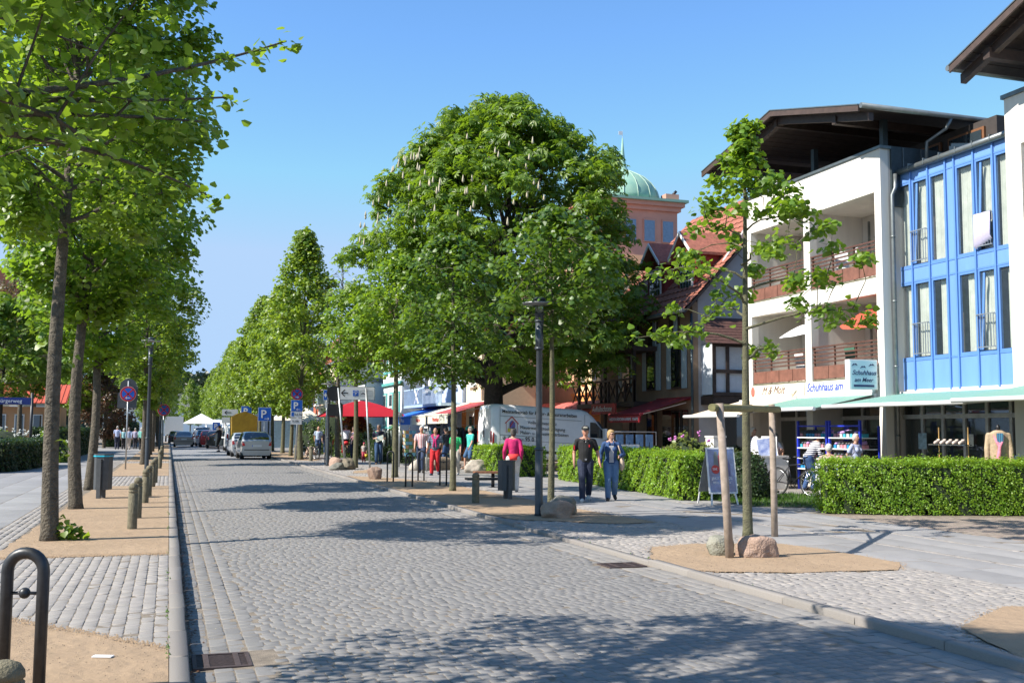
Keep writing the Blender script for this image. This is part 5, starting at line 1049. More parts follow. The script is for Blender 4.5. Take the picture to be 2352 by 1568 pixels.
parasol('parasol', 'tilted salmon-orange parasol on the first-floor balcony', (19.3, 25.2, 3.15), .95, 2.05, m_or, (.1, -.35)); parasol('parasol', 'white parasol on the first-floor balcony behind the young tree', (19.4, 28.6, 3.15), .95, 1.95, m_white, (0, -.2))
parasol('parasol', 'large square bright red parasol above the garden shrubs', (10.9, 62.5, 0), 2.35, 3.35, m_rp, square=True, drop=.95, n=4)
def chair(loc, rz, label, mat):
    t = thing('garden_chair', label, 'chair', loc, rz, 'plastic chairs on the balconies'); mb = MB(); mb.box((-.24, -.24, .42), (.24, .24, .45)); mb.build('seat', mat, t); mb = MB(); mb.obox((0, .25, .68), (1, 0, 0), (0, .15, 1), (0, 1, -.15), .23, .24, .012); mb.build('backrest', mat, t)
    for a in (-.2, .2):
        for b in (-.2, .2): mb = MB(); mb.tube([(a, b, 0), (a, b, .42)], .018, 6); mb.build('leg', mat, t)
    return t
chair((19.2, 26.4, 6.08), 1.9, 'white plastic chair on the upper right balcony, left of the pair', m_white); chair((19.25, 25.6, 6.08), 1.2, 'white plastic chair on the upper right balcony, right of the pair', m_white); chair((19.2, 26.0, 3.2), 1.6, 'green chair under the orange parasol', M('green plastic', (.08, .2, .14), .5)); chair((19.2, 28.6, 3.2), 1.6, 'white chair on the lower left balcony', m_white)
mb = MB(); n = 10; vs = []
for i in range(n + 1):
    for k, (dx, z) in enumerate(((-.05, 6.42), (-.125, 6.50), (-.10, 7.10), (-.05, 7.115), (-.04, 6.9))): vs.append((XB + dx - .02 + .012 * math.sin(i * 1.3), 20.52 + .56 * i / n, z - (0 if k in (2, 3) else .02 * i)))
mb.add(vs, [(i * 5 + k, i * 5 + k + 1, i * 5 + k + 6, i * 5 + k + 5) for i in range(n) for k in range(4)], 0, True); tag(mb.build('towel', M('lilac towel', (.50, .46, .62), .9, var=.06, scale=30), world=True), 'pale lilac towel hanging over the upper window rail', 'towel')
# ---- half-timbered building
ht = thing('half_timbered_building', 'dark corner house with timber balconies, bay window and red dormer', 'building', (20.2, 42, 0))
m_oc = M('ochre render', (.26, .18, .12), .85, var=.1, scale=1.5); m_gw = M('grey gable render', (.40, .37, .36), .9, var=.06, scale=1.5, bump=.15, bscale=80); m_wp = M('white infill', (.62, .66, .72), .8, var=.05)  # ochre darkened, the colour carries part of the tree shade
def wb(par): return lambda name, a, b, mat, p=None: (lambda mb: (mb.box(a, b), mb.build(name, mat, p or par, world=True))[1])(MB())
h = wb(ht)
h('front_wall', (20.1, 37.9, -.1), (20.35, 47.4, 6.9), m_oc); h('gable_wall', (20.352, 37.9, -.1), (30, 38.15, 7.0), m_gw)
mb = MB(); mb.prism([(20.352, 37.92, 7.0), (30, 37.92, 7.0), (30, 37.92, 12.9), (24.5, 37.92, 12.6)], (0, .22, 0)); mb.build('gable_wall', m_gw, ht, world=True)
rf = thing('roof', None, None, (0, 0, 0)); rf.parent = ht; A = Vector((19.6, 0, 6.55)); B = Vector((25.2, 0, 12.4)); dn = (B - A); rows = 18
for k in range(rows):
    p = A + dn * (k / rows); q = A + dn * ((k + 1.12) / rows); off = Vector((-.035, 0, .035)); mb = MB()
    nc = 24; vs = []
    for j in range(nc * 2 + 1):
        y = 37.6 + 10 * j / (nc * 2); o = .03 if j % 2 else 0; vs += [(p.x - .03 - o, y, p.z + .03 + o), (q.x - o, y, q.z + o)]
    mb.add(vs, [(2 * j, 2 * j + 2, 2 * j + 3, 2 * j + 1) for j in range(nc * 2)]); mb.add([(p.x - .03, 37.6, p.z + .03), (p.x - .03, 47.6, p.z + .03), (p.x, 47.6, p.z - .03), (p.x, 37.6, p.z - .03)], [(0, 1, 2, 3)]); mb.build('tile_course', m_tile, rf, world=True)
mb = MB(); mb.prism([(19.6, 37.6, 6.5), (25.2, 37.6, 12.35), (25.2, 37.6, 12.2), (19.6, 37.6, 6.35)], (0, 10, 0)); mb.build('roof_deck', m_brown, rf, world=True)
mb = MB(); mb.tube([(19.55, 37.6, 6.5), (19.55, 47.6, 6.5)], .08, 8); mb.build('gutter', m_gutter, rf, world=True); mb = MB(); mb.tube([(20.0, 37.8, 6.4), (20.0, 37.75, 0)], .055, 8); mb.build('downpipe', m_zincd, ht, world=True)
# dormer
dm = thing('dormer', None, None, (0, 0, 0)); dm.parent = ht; m_rd = M('oxblood paint', (.22, .025, .02), .7, var=.15)
for y in (38.6, 41.6):
    mb = MB(); mb.box((20.7, y, 7.3), (24.5, y + 1.7, 9.1)); mb.prism([(20.7, y, 9.102), (20.7, y + 1.7, 9.102), (20.7, y + .85, 9.9)], (3.5, 0, 0)); mb.build('dormer_cheek', m_rd, dm, world=True)
    mb = MB(); 
    for s in (0, 1):
        y0_, y1_ = (y - .2, y + .85) if s == 0 else (y + 1.9, y + .85); mb.prism([(20.35, y0_, 8.98), (20.35, y1_, 9.98), (20.35, y1_, 10.1), (20.35, y0_, 9.1)], (4.2, 0, 0))
    mb.build('dormer_roof', m_tile, dm, world=True); mb = MB()
    for s in (0, 1):
        y0_, y1_ = (y - .2, y + .85) if s == 0 else (y + 1.9, y + .85); mb.prism([(20.3, y0_, 8.93), (20.3, y1_, 9.93), (20.3, y1_, 10.08), (20.3, y0_, 9.08)], (.045, 0, 0))
    mb.build('barge_board', m_white, dm, world=True)
    mb = MB(); mb.box((20.64, y + .3, 7.5), (20.695, y + 1.4, 8.9)); mb.build('dormer_window', m_white, dm, world=True); mb = MB()
    for a in (0, 1, 2, 3):
        for b in (0, 1, 2): mb.box((20.62, y + .36 + a * .26, 7.57 + b * .44), (20.638, y + .36 + a * .26 + .21, 7.57 + b * .44 + .38))
    mb.build('dormer_pane', m_gl, dm, world=True)
# shutters, arched windows
m_sh = M('blue-grey shutter', (.34, .42, .46), .6, var=.08)
for z, h_ in ((.3, 2.2), (3.4, 2.0), (5.0 - .1, 0)):
    if not h_: continue
    for y in (38.8, 41.2, 43.8): 
        w_ = h('window', (20.02, y, z), (20.098, y + .9, z + h_), m_brown); h('pane', (20.0, y + .07, z + .07), (20.018, y + .83, z + h_ - .07), m_gld, w_)
        if z > 1:
            for yy in (y - .45, y + .92): h('shutter', (20.03, yy, z), (20.07, yy + .42, z + h_), m_sh)
for y in (39.0, 41.0, 43.0):
    z = 5.15; pts = [(20.04, y, z), (20.04, y + .9, z)] + [(20.04, y + .45 + .45 * math.cos(a), z + 1.15 + .4 * math.sin(a)) for a in np.linspace(0, PI, 9)]
    mb = MB(); mb.prism(pts, (.055, 0, 0)); w_ = mb.build('arched_window', m_brown, ht, world=True); h('shutter', (20.0, y + .1, z), (20.038, y + .4, z + 1.3), m_sh)
# timber balcony with turned posts at the far corner
bc = thing('balcony', None, None, (0, 0, 0)); bc.parent = ht; hb = wb(bc)
for z in (2.9, 5.3): 
    hb('deck', (18.9, 41.0, z - .2), (20.095, 47.6, z), m_brown); hb('handrail', (18.9, 41.0, z + .95), (18.98, 47.6, z + 1.03), m_brown)
    for k in range(8):
        y = 41.05 + k * .9; hb('rail_post', (18.9, y, z), (19.0, y + .09, z + .95), m_brown)
        if z < 4: 
            mb = MB(); mb.bar((18.95, y + .1, z + .1), (18.95, y + .88, z + .9), .05); mb.bar((18.95, y + .1, z + .9), (18.95, y + .88, z + .1), .05); mb.build('cross_brace', m_brown, bc, world=True)
        else:
            for q in range(4): hb('baluster', (18.93, y + .16 + q * .19, z), (18.97, y + .2 + q * .19, z + .95), m_brown)
for y in (41.05, 44.2, 47.4): hb('column', (18.92, y, 0), (19.04, y + .12, 6.6), m_brown)
mb = MB(); mb.prism([(18.6, 40.8, 6.35), (20.1, 40.8, 6.9), (20.1, 40.8, 7.0), (18.6, 40.8, 6.45)], (0, 7, 0)); mb.build('canopy_roof', m_tile, bc, world=True)
# half-timbered bay on the gable wall
by = thing('bay_window', None, None, (0, 0, 0)); by.parent = ht; hv = wb(by)
hv('bay_wall', (20.5, 36.9, 3.1), (24.6, 37.895, 5.1), m_wp)
for x in (20.5, 21.1, 22.25, 22.95, 23.6, 24.55): hv('timber', (x - .07, 36.84, 3.1), (x + .07, 36.897, 5.1), m_brown)
for z in (3.05, 3.95, 5.0): hv('timber', (20.4, 36.8, z), (24.65, 36.838, z + .14), m_brown)
hv('bay_base', (20.45, 36.85, 2.7), (24.6, 37.895, 3.04), m_brown)
w_ = hv('bay_casement', (22.35, 36.82, 4.12), (22.85, 36.895, 4.98), M('pale green frame', (.45, .56, .52), .6))
for a in (0, 1):
    for b in (0, 1, 2): hv('pane', (22.39 + a * .22, 36.80, 4.16 + b * .27), (22.39 + a * .22 + .19, 36.818, 4.16 + b * .27 + .23), m_gl, w_)
for k in range(9):
    mb = MB(); z0_, z1_ = 5.1 + k * .13, 5.1 + (k + 1.1) * .13; y0_, y1_ = 36.45 + k * .16, 36.45 + (k + 1.1) * .16
    mb.prism([(19.9 + k * .08, y0_, z0_ + .04), (24.9, y0_, z0_ + .04), (24.9, y1_, z1_), (19.9 + (k + 1) * .08, y1_, z1_)], (0, -.03, -.04)); mb.build('bay_tile_course', M('dark roof tile', (.10, .045, .035), .8, var=.25, scale=9, bump=.5), by, world=True)
h('shop_window', (20.06, 38.3, .1), (20.098, 40.6, 2.5), m_gld); h('shop_window', (21.2, 37.86, .2), (24.0, 37.898, 2.5), m_gld)
# awnings and signs of its shops
awning('awning', 38.0, 41.1, 20.05, 3.0, 17.9, 2.33, M('maroon awning', (.26, .02, .03), .8), ht, valance=.22, barcol=M('maroon awning'))
t = thing('shop_sign', 'dark red shop sign with white handwriting under the timber balcony', 'shop sign', (18.5, 43.3, 2.3)); mb = MB(); mb.box((18.48, 42.0, 2.38), (18.54, 44.7, 2.84)); b_ = mb.build('board', M('sign dark red', (.36, .02, .025), .5), t, world=True); text('Aufhübschzone', .36, (18.47, 44.6, 2.5), '-x', m_white, b_, shear=.3, sx=1.0)
t = thing('shop_sign', 'narrow maroon valance sign in white capitals beneath the dark awning', 'shop sign', (17.8, 42, 1.9)); mb = MB(); mb.box((17.75, 38.0, 1.98), (17.79, 41.1, 2.25)); b_ = mb.build('board', M('sign dark red'), t, world=True); text('TASCHEN LÄDCHEN & KRIMS   KRAMS', .17, (17.74, 41.0, 2.06), '-x', m_white, b_)
# ---- orange and peach building with barrel awning
pb = thing('peach_building', 'peach and orange rendered house with barrel awning behind the van', 'building', (21, 55, 0)); h = wb(pb)
m_pe = M('peach render', (.68, .40, .26), .85, var=.05, scale=1.2); m_orr = M('orange render', (.72, .33, .11), .85, var=.06, scale=1.5); m_cr = M('pale yellow render', (.80, .60, .34), .85, var=.05, scale=1.2)
h('main_wall', (21.2, 53.05, -.1), (28, 64, 11.5), m_pe); h('corner_base', (20.8, 49.2, -.1), (27, 53.0, 3.55), m_orr); h('corner_upper', (20.85, 49.25, 3.552), (27, 52.95, 9.2), m_cr); h('ledge', (20.7, 49.1, 3.5), (20.797, 53.0, 3.62), m_orr); h('ledge', (20.73, 49.15, 6.9), (20.848, 52.98, 7.1), m_orr)
for z in (1.0, 1.7, 2.4, 3.0): h('groove', (20.79, 49.2, z), (20.799, 52.98, z + .03), M('groove shade', (.45, .2, .07), .9))
for z in (4.2, 7.4):
    for y in (49.7, 51.2):
        w_ = h('window', (20.78, y, z), (20.845, y + .5, z + 1.5), m_white); h('pane', (20.76, y + .07, z + .08), (20.778, y + .43, z + 1.42), m_gl, w_)
        h('sill', (20.7, y - .1, z - .12), (20.848, y + .6, z - .02), m_cr)
mb = MB(); mb.tube([(21.1, 60.5, 11), (21.1, 60.5, 0)], .06, 8); mb.build('downpipe', m_galv, pb, world=True)
for y in (60, 62.3):
    for z in (3.9, 7.0): w_ = h('window', (21.12, y, z), (21.195, y + 1.1, z + 1.6), m_white); h('pane', (21.10, y + .08, z + .08), (21.118, y + 1.02, z + 1.52), m_gl, w_)
ba = thing('barrel_awning', None, None, (0, 0, 0)); ba.parent = pb; m_ba = M('faded red canvas', (.48, .12, .10), .75, var=.12, scale=2)
for k in range(8):
    y0_, y1_ = 46.4 + k * 1.5, 46.4 + (k + 1) * 1.5 - .02; mb = MB(); n = 8; vs = []
    for j in range(n + 1):
        a = PI / 2 * j / n; vs += [(18.9 + 1.6 - 1.6 * math.sin(a), y0_, 2.35 + .85 * math.cos(a) if False else 2.1 + 1.05 * math.cos(a)), (18.9 + 1.6 - 1.6 * math.sin(a), y1_, 2.1 + 1.05 * math.cos(a))]
    mb.add(vs, [(2 * j, 2 * j + 2, 2 * j + 3, 2 * j + 1) for j in range(n)], 0, True); mb.build('canvas_panel', m_ba, ba, world=True); mb = MB(); mb.tube([vs[2 * j] for j in range(n + 1)], .03, 6); mb.build('hoop_rib', m_ba, ba, world=True)
# ---- tower with copper dome
tw = thing('dome_tower', 'pink tower with ribbed green copper dome and needle spire', 'tower', (30.9, 66, 0)); h = wb(tw); m_cu = M('patina copper', (.20, .38, .30), .6, col2=(.28, .44, .33), scale=1.5, bump=.1); m_pk = M('pink render', (.60, .30, .22), .85, var=.05, scale=1)
h('shaft', (26.4, 64.3, 0), (33.0, 68.7, 16.4), m_pk); h('cornice', (26.2, 64.1, 16.402), (33.2, 68.9, 16.7), m_pk); h('cornice', (26.0, 63.9, 16.702), (33.4, 69.1, 17.0), m_pk); h('cornice', (25.8, 63.7, 17.002), (33.6, 69.3, 17.18), m_cu)
for x in (29.0, 30.4, 31.8): w_ = h('window', (x, 64.22, 14.2), (x + .9, 64.298, 15.8), m_pk); h('pane', (x + .06, 64.20, 14.26), (x + .84, 64.218, 15.7), M('sky glass', (.12, .2, .32), .05, spec=1), w_)
for y in (64.8, 66.4): w_ = h('window', (28.52, y, 14.2), (28.598, y + .9, 15.8), m_pk); h('pane', (28.50, y + .06, 14.26), (28.518, y + .84, 15.7), M('sky glass'), w_)
pf = [(2.6, 0), (2.58, .45), (2.42, 1.0), (2.1, 1.45), (1.55, 1.95), (.9, 2.3), (.42, 2.5), (.3, 2.75), (.18, 3.3), (.1, 4.1), (.04, 4.9)]; _ = [(2.12, 0), (2.1, .5), (1.98, 1.0), (1.72, 1.5), (1.3, 1.95), (.8, 2.3), (.42, 2.5), (.3, 2.75), (.18, 3.3), (.1, 4.1), (.04, 4.9)]
mb = MB(); mb.lathe(pf, (30.05, 66.9, 17.18), 24); mb.build('dome', m_cu, tw, world=True)
for k in range(16):
    a = k * PI / 8; mb = MB(); mb.tube([(30.05 + (r + .02) * math.cos(a), 66.9 + (r + .02) * math.sin(a), 17.18 + z) for r, z in pf[:7]], .035, 4); mb.build('dome_rib', M('pale patina', (.34, .46, .38), .6), tw, world=True)
mb = MB(); mb.box((30.04, 66.89, 22.0), (30.06, 66.91, 22.6)); mb.box((29.76, 66.89, 22.3), (30.04, 66.91, 22.56)); mb.build('weather_vane', m_white, tw, world=True)
h('chimney', (32.3, 64.6, 17.2), (33.3, 65.4, 17.75), m_pk); mb = MB(); mb.tube([(33.0, 65.0, 17.75), (33.25, 64.9, 18.05)], .1, 8); mb.build('floodlight', m_black, tw, world=True)
tw.location.z += .32
# ---- light blue, turquoise-white and cream houses
def house(name, label, x, y0, y1, h_, mat, trim, wins, roofm=m_tile, depth=10, wz=((.9, 1.5), (4.1, 1.6)), rh=2.5, wy=None, flat=False):
    t = thing(name, label, 'building', (x, (y0 + y1) / 2, 0)); h = wb(t); h('wall', (x, y0, -.1), (x + depth, y1, h_), mat); L = (y1 - y0) / wins
    for k in range(wins):
        for z, hh in wz:
            if z + hh > h_: continue
            yc = y0 + (k + .5) * L; w_ = h('window', (x - .07, yc - .62, z - .1), (x - .002, yc + .62, z + hh + .12), trim); h('window_frame', (x - .1, yc - .48, z), (x - .072, yc + .48, z + hh), m_white, w_)
            for a in (0, 1):
                for b in (0, 1): h('pane', (x - .12, yc - .42 + a * .45, z + .06 + b * hh * .6), (x - .102, yc - .42 + a * .45 + .38, z + (hh * .56 if b == 0 else hh - .05)), m_gld, w_)
            h('sill', (x - .16, yc - .7, z - .2), (x - .003, yc + .7, z - .102), trim)
    if not flat:
        mb = MB(); mb.prism([(x - .5, y0 - .3, h_ + .002), (x + depth + .5, y0 - .3, h_ + .002), (x + depth / 2, y0 - .3, h_ + rh)], (0, y1 - y0 + .6, 0)); mb.build('roof', roofm, t, world=True)
    else: h('roof', (x - .2, y0 - .1, h_ + .002), (x + depth, y1 + .1, h_ + .25), roofm)
    return t
hb_ = house('pale_blue_house', 'pale blue house with blue wooden balcony over the souvenir shop', 15.2, 55.2, 64.8, 8.2, M('pale blue render', (.42, .50, .66), .85, var=.04), m_white, 3, m_tile, depth=4, rh=1.4)
h = wb(hb_); m_bal = M('sky blue timber', (.38, .52, .68), .6)
h('balcony_deck', (13.9, 54.8, 2.95), (15.198, 64.2, 3.1), m_bal); h('balcony_rail', (13.9, 54.8, 4.0), (13.98, 64.2, 4.08), m_bal)
for k in range(32): h('baluster', (13.92, 54.85 + k * .3, 3.1), (13.96, 54.9 + k * .3, 4.0), m_bal)
mb = MB(); mb.bar((13.9, 60.2, 3.15), (13.9, 61.2, 3.98), .06); mb.bar((13.9, 60.2, 3.98), (13.9, 61.2, 3.15), .06); mb.build('balcony_cross', m_white, hb_, world=True)
hc_ = house('cream_house', 'cream house with orange shop posts beside the chestnut trunk', 15.4, 52.2, 55.1, 6.4, M('cream render', (.74, .62, .45), .85, var=.04), m_white, 1, m_tile, depth=3, rh=1.2); h = wb(hc_)
for y in (49.4, 51.5, 54.0): h('shop_post', (14.9, y, 0), (15.1, y + .2, 3.0), M('orange timber', (.5, .2, .06), .7))
hw = house('turquoise_trimmed_house', 'white villa with turquoise window trim and bay', 14.2, 66.2, 72.5, 8.6, M('bright white render', (.76, .80, .80), .8, var=.03), M('turquoise trim', (.12, .42, .40), .6), 3, m_tile, wz=((1.9, 2.1), (5.6, 1.7))); h = wb(hw)
for z in (4.6, 8.3): h('cornice', (14.05, 66.1, z), (14.198, 72.6, z + .18), M('turquoise trim'))
hw = house('white_villa', 'white villa with roof terrace left of the turquoise-trimmed bay', 13.2, 73.5, 82, 5.0, M('bright white render'), M('turquoise trim'), 3, m_zinc, wz=((1.9, 2.1),), flat=True); h = wb(hw)
for k in range(24): h('terrace_baluster', (13.2, 73.6 + k * .35, 5.25), (13.25, 73.65 + k * .35, 6.1), m_steel)
h('terrace_rail', (13.18, 73.6, 6.1), (13.26, 81.9, 6.16), m_steel)
house('yellow_house', 'pale yellow house with terrace behind the red parasol', 12.6, 84, 92, 6.8, M('light yellow render', (.80, .70, .48), .85, var=.04), m_white, 3, M('blue-grey roof', (.2, .23, .28), .6), flat=True)
hg = house('balcony_house', 'house with grey slatted balcony above the parasol', 11.2, 79, 83.5, 3.2, M('greyish render', (.5, .5, .5), .85), m_white, 2, m_zinc, flat=True); h = wb(hg)
for k in range(14): h('balustrade_panel', (11.0, 78.9 + k * .34, 3.5), (11.03, 79.2 + k * .34, 4.4), M('pale blue glass', (.4, .5, .55), .3))
h('privacy_slats', (11.4, 78.7, 3.5), (14, 78.75, 5.2), M('lilac slats', (.45, .45, .52), .7))
house('red_roofed_house', 'house with steep red roof and white gables behind the trees', 14, 96, 108, 8.5, M('brick red render', (.45, .13, .07), .85), m_white, 4, m_tile, rh=5); house('grey_roofed_house', 'long grey-roofed house at the end of the street', 9.5, 125, 150, 5.0, M('blue grey render', (.4, .45, .5), .85), m_white, 6, M('grey roof', (.16, .16, .16), .7), rh=4)
t = thing('far_house', 'long grey-roofed building across the end of the street', 'building', (3, 250, 0)); h = wb(t); h('wall', (-14, 250, 0), (16, 262, 6), M('bright white render')); mb = MB(); mb.prism([(-15, 249, 6.01), (-15, 263, 6.01), (-15, 256, 11)], (32, 0, 0)); mb.build('roof', M('grey roof'), t, world=True)
for k in range(9): h('window', (-12 + k * 3, 249.9, 3), (-10.8 + k * 3, 249.99, 4.6), m_gld)
for i, (x, y) in enumerate(((4.2, 150), (7.6, 160), (8.6, 128))):
    t = thing('market_tent', ['white pointed tent at the far end of the street', 'second white tent just right of the first', 'white tent roof behind the parking signs'][i], 'tent', (x, y, 0)); mb = MB(); mb.add([(-2.5, -2.5, 2.3), (2.5, -2.5, 2.3), (2.5, 2.5, 2.3), (-2.5, 2.5, 2.3), (0, 0, 3.7)], [(0, 1, 4), (1, 2, 4), (2, 3, 4), (3, 0, 4)]); mb.build('tent_roof', m_white, t)
    for a in (-2.4, 2.4):
        for b in (-2.4, 2.4): mb = MB(); mb.tube([(a, b, 0), (a, b, 2.3)], .05, 6); mb.build('leg', m_steel, t)
# cafe tent left of red parasol
t = thing('market_tent', 'cream pavilion roof with blue side sheet left of the red parasol', 'tent', (9.6, 84, 0)); mb = MB(); mb.add([(-2, -2, 2.3), (2, -2, 2.3), (2, 2, 2.3), (-2, 2, 2.3), (0, 0, 3.8)], [(0, 1, 4), (1, 2, 4), (2, 3, 4), (3, 0, 4)]); mb.build('tent_roof', M('cream canvas', (.75, .7, .58), .8), t); mb = MB(); mb.box((-1.9, -2, .2), (1.9, -1.97, 2.2)); mb.build('side_sheet', M('pale blue sheet', (.35, .5, .62), .7), t)
for a in (-1.9, 1.9): mb = MB(); mb.tube([(a, 0, 0), (a, 0, 2.3)], .05, 6); mb.build('leg', m_steel, t)
# souvenir shop awnings (blue, cream, maroon) with valances
vb = M('royal blue canvas', (.015, .16, .62), .75); vc = M('cream canvas'); vm = M('maroon canvas', (.36, .05, .06), .8)
a = awning('shop_awning', 56.6, 62.4, 15.1, 3.0, 12.7, 2.35, vb, label='royal blue awning with white lettering over the postcard stands', valance=.38, barcol=vb); text('Bilder und Preise', .33, (12.61, 60.4, 2.03), '-x', m_white, a)
a = awning('shop_awning', 53.4, 56.5, 15.1, 3.05, 12.8, 2.38, vc, label='grey-cream awning next to the blue one', valance=.42, barcol=vc); text('Wäsche', .3, (12.71, 55.6, 2.05), '-x', m_red, a, shear=.3)
a = awning('shop_awning', 49.2, 53.3, 15.3, 3.1, 12.9, 2.40, vm, label='maroon awning with cream valance left of the van', barcol=vc); mb = MB(); mb.box((12.82, 49.2, 1.95), (12.835, 53.3, 2.38)); mb.build('valance', vc, a, world=True); text('Modeshop', .32, (12.81, 52.3, 2.06), '-x', m_red, a, shear=.3)
# ---- left side building
lb_ = thing('orange_pavilion', 'low orange building with red tiled roof behind the left hedges', 'building', (-10, 76, 0)); h = wb(lb_)
h('wall', (-17.5, 76, -.1), (-6.9, 80, 3.0), M('salmon render', (.52, .30, .16), .85, var=.05))
for x in np.arange(-13, -7.6, 1.1): w_ = h('window', (x, 75.92, .9), (x + .6, 75.998, 2.5), m_white); h('pane', (x + .07, 75.90, .97), (x + .53, 75.918, 2.43), m_gld, w_)
rr2 = thing('roof', None, None, (0, 0, 0)); rr2.parent = lb_
for k in range(9):
    mb = MB(); y0_ = 75.3 + k * .42; z0_ = 3.2 + k * .15; mb.prism([(-18.2, y0_, z0_), (-6.5, y0_, z0_), (-6.5, y0_ + .46, z0_ + .16), (-18.2, y0_ + .46, z0_ + .16)], (0, -.02, .05))
    for x in np.arange(-12, -6.6, .3): mb.bar((x, y0_, z0_ + .07), (x, y0_ + .44, z0_ + .22), .08, .05)
    mb.build('tile_course', M('bright roof tile', (.55, .10, .05), .7, var=.15, scale=9), rr2, world=True)
t = thing('gable_house', 'tall cream gabled house glimpsed through the left tree crowns', 'building', (-16, 114, 0)); h = wb(t); h('wall', (-22, 110, 0), (-10.6, 122, 12), M('dull cream render', (.42, .37, .29), .85)); mb = MB(); mb.prism([(-23, 109, 12), (-9.8, 109, 12), (-16.4, 109, 17.5)], (0, 14, 0)); mb.build('roof', m_tile, t, world=True)
for x in (-19.5, -17, -14.5, -12.5):
    for z in (2, 5.5, 9): w_ = h('window', (x, 109.9, z), (x + 1.2, 109.99, z + 1.7), m_white); h('pane', (x + .1, 109.88, z + .1), (x + 1.1, 109.898, z + 1.6), m_gld, w_)
# street-name sign and dark posts
t = thing('street_name_sign', 'dark blue street name sign at the left edge', 'street sign', (-6.6, 49, 0)); mb = MB(); mb.tube([(1.0, 0, 0), (1.0, 0, 3.1)], .06, 8); mb.build('post', m_iron, t); mb = MB(); mb.box((-.5, -.05, 2.6), (.95, -.02, 2.9)); o = mb.build('name_plate', M('navy plate', (.01, .03, .2), .4), t); text('Bürgerweg', .22, (-6.95, 48.94, 2.68), '-y', m_white, o)
t = thing('dark_post', 'slim dark post on the left footway hedge side', 'post', (-4.25, 53, 0)); mb = MB(); mb.tube([(0, 0, 0), (0, 0, 4.6)], .06, 8); mb.build('pole', m_iron, t)
# ------------------------------------------------------------------ vehicles
m_chrome = M('chrome', (.7, .7, .7), .12, 1, var=.02); m_carglass = M('car glass', (.012, .016, .018), .04, spec=1, coat=.8, var=.2)
m_tail = M('tail lamp red', (.5, .012, .012), .15, coat=.8, var=.15, scale=20); m_plate = M('number plate', (.72, .73, .72), .4, var=.03)
def paint(n, c, met=.45): return M(n, c, .3, met, var=.04, scale=1.5, coat=.7)
def wheel(t, x, y, z, r=.31, wd=.2, axis='x'):
    wl = thing('wheel', None, None, (x, y, z)); wl.parent = t; n = 22; pr = [(r * .62, -wd / 2), (r * .93, -wd / 2), (r, -wd * .3), (r, wd * .3), (r * .93, wd / 2), (r * .62, wd / 2)]
    def add(nm, pr, mat):
        vs = []; k = len(pr)
        for q, h in pr:
            for j in range(n): a = 2 * PI * j / n; vs.append((h, q * math.cos(a), q * math.sin(a)) if axis == 'x' else (q * math.cos(a), h, q * math.sin(a)))
        mb = MB(); mb.add(vs, [(i * n + j, i * n + (j + 1) % n, (i + 1) * n + (j + 1) % n, (i + 1) * n + j) for i in range(k - 1) for j in range(n)], 0, True)
        o = 0; mb.f += [tuple(reversed(range(n))), tuple((k - 1) * n + j for j in range(n))]; mb.m += [0, 0]; mb.sm += [False, False]; mb.build(nm, mat, wl)
    add('tyre', pr, m_rub); add('rim', [(r * .25, -wd * .5 - .004), (r * .60, -wd * .42), (r * .60, wd * .42), (r * .25, wd * .5 + .004)], m_chrome)
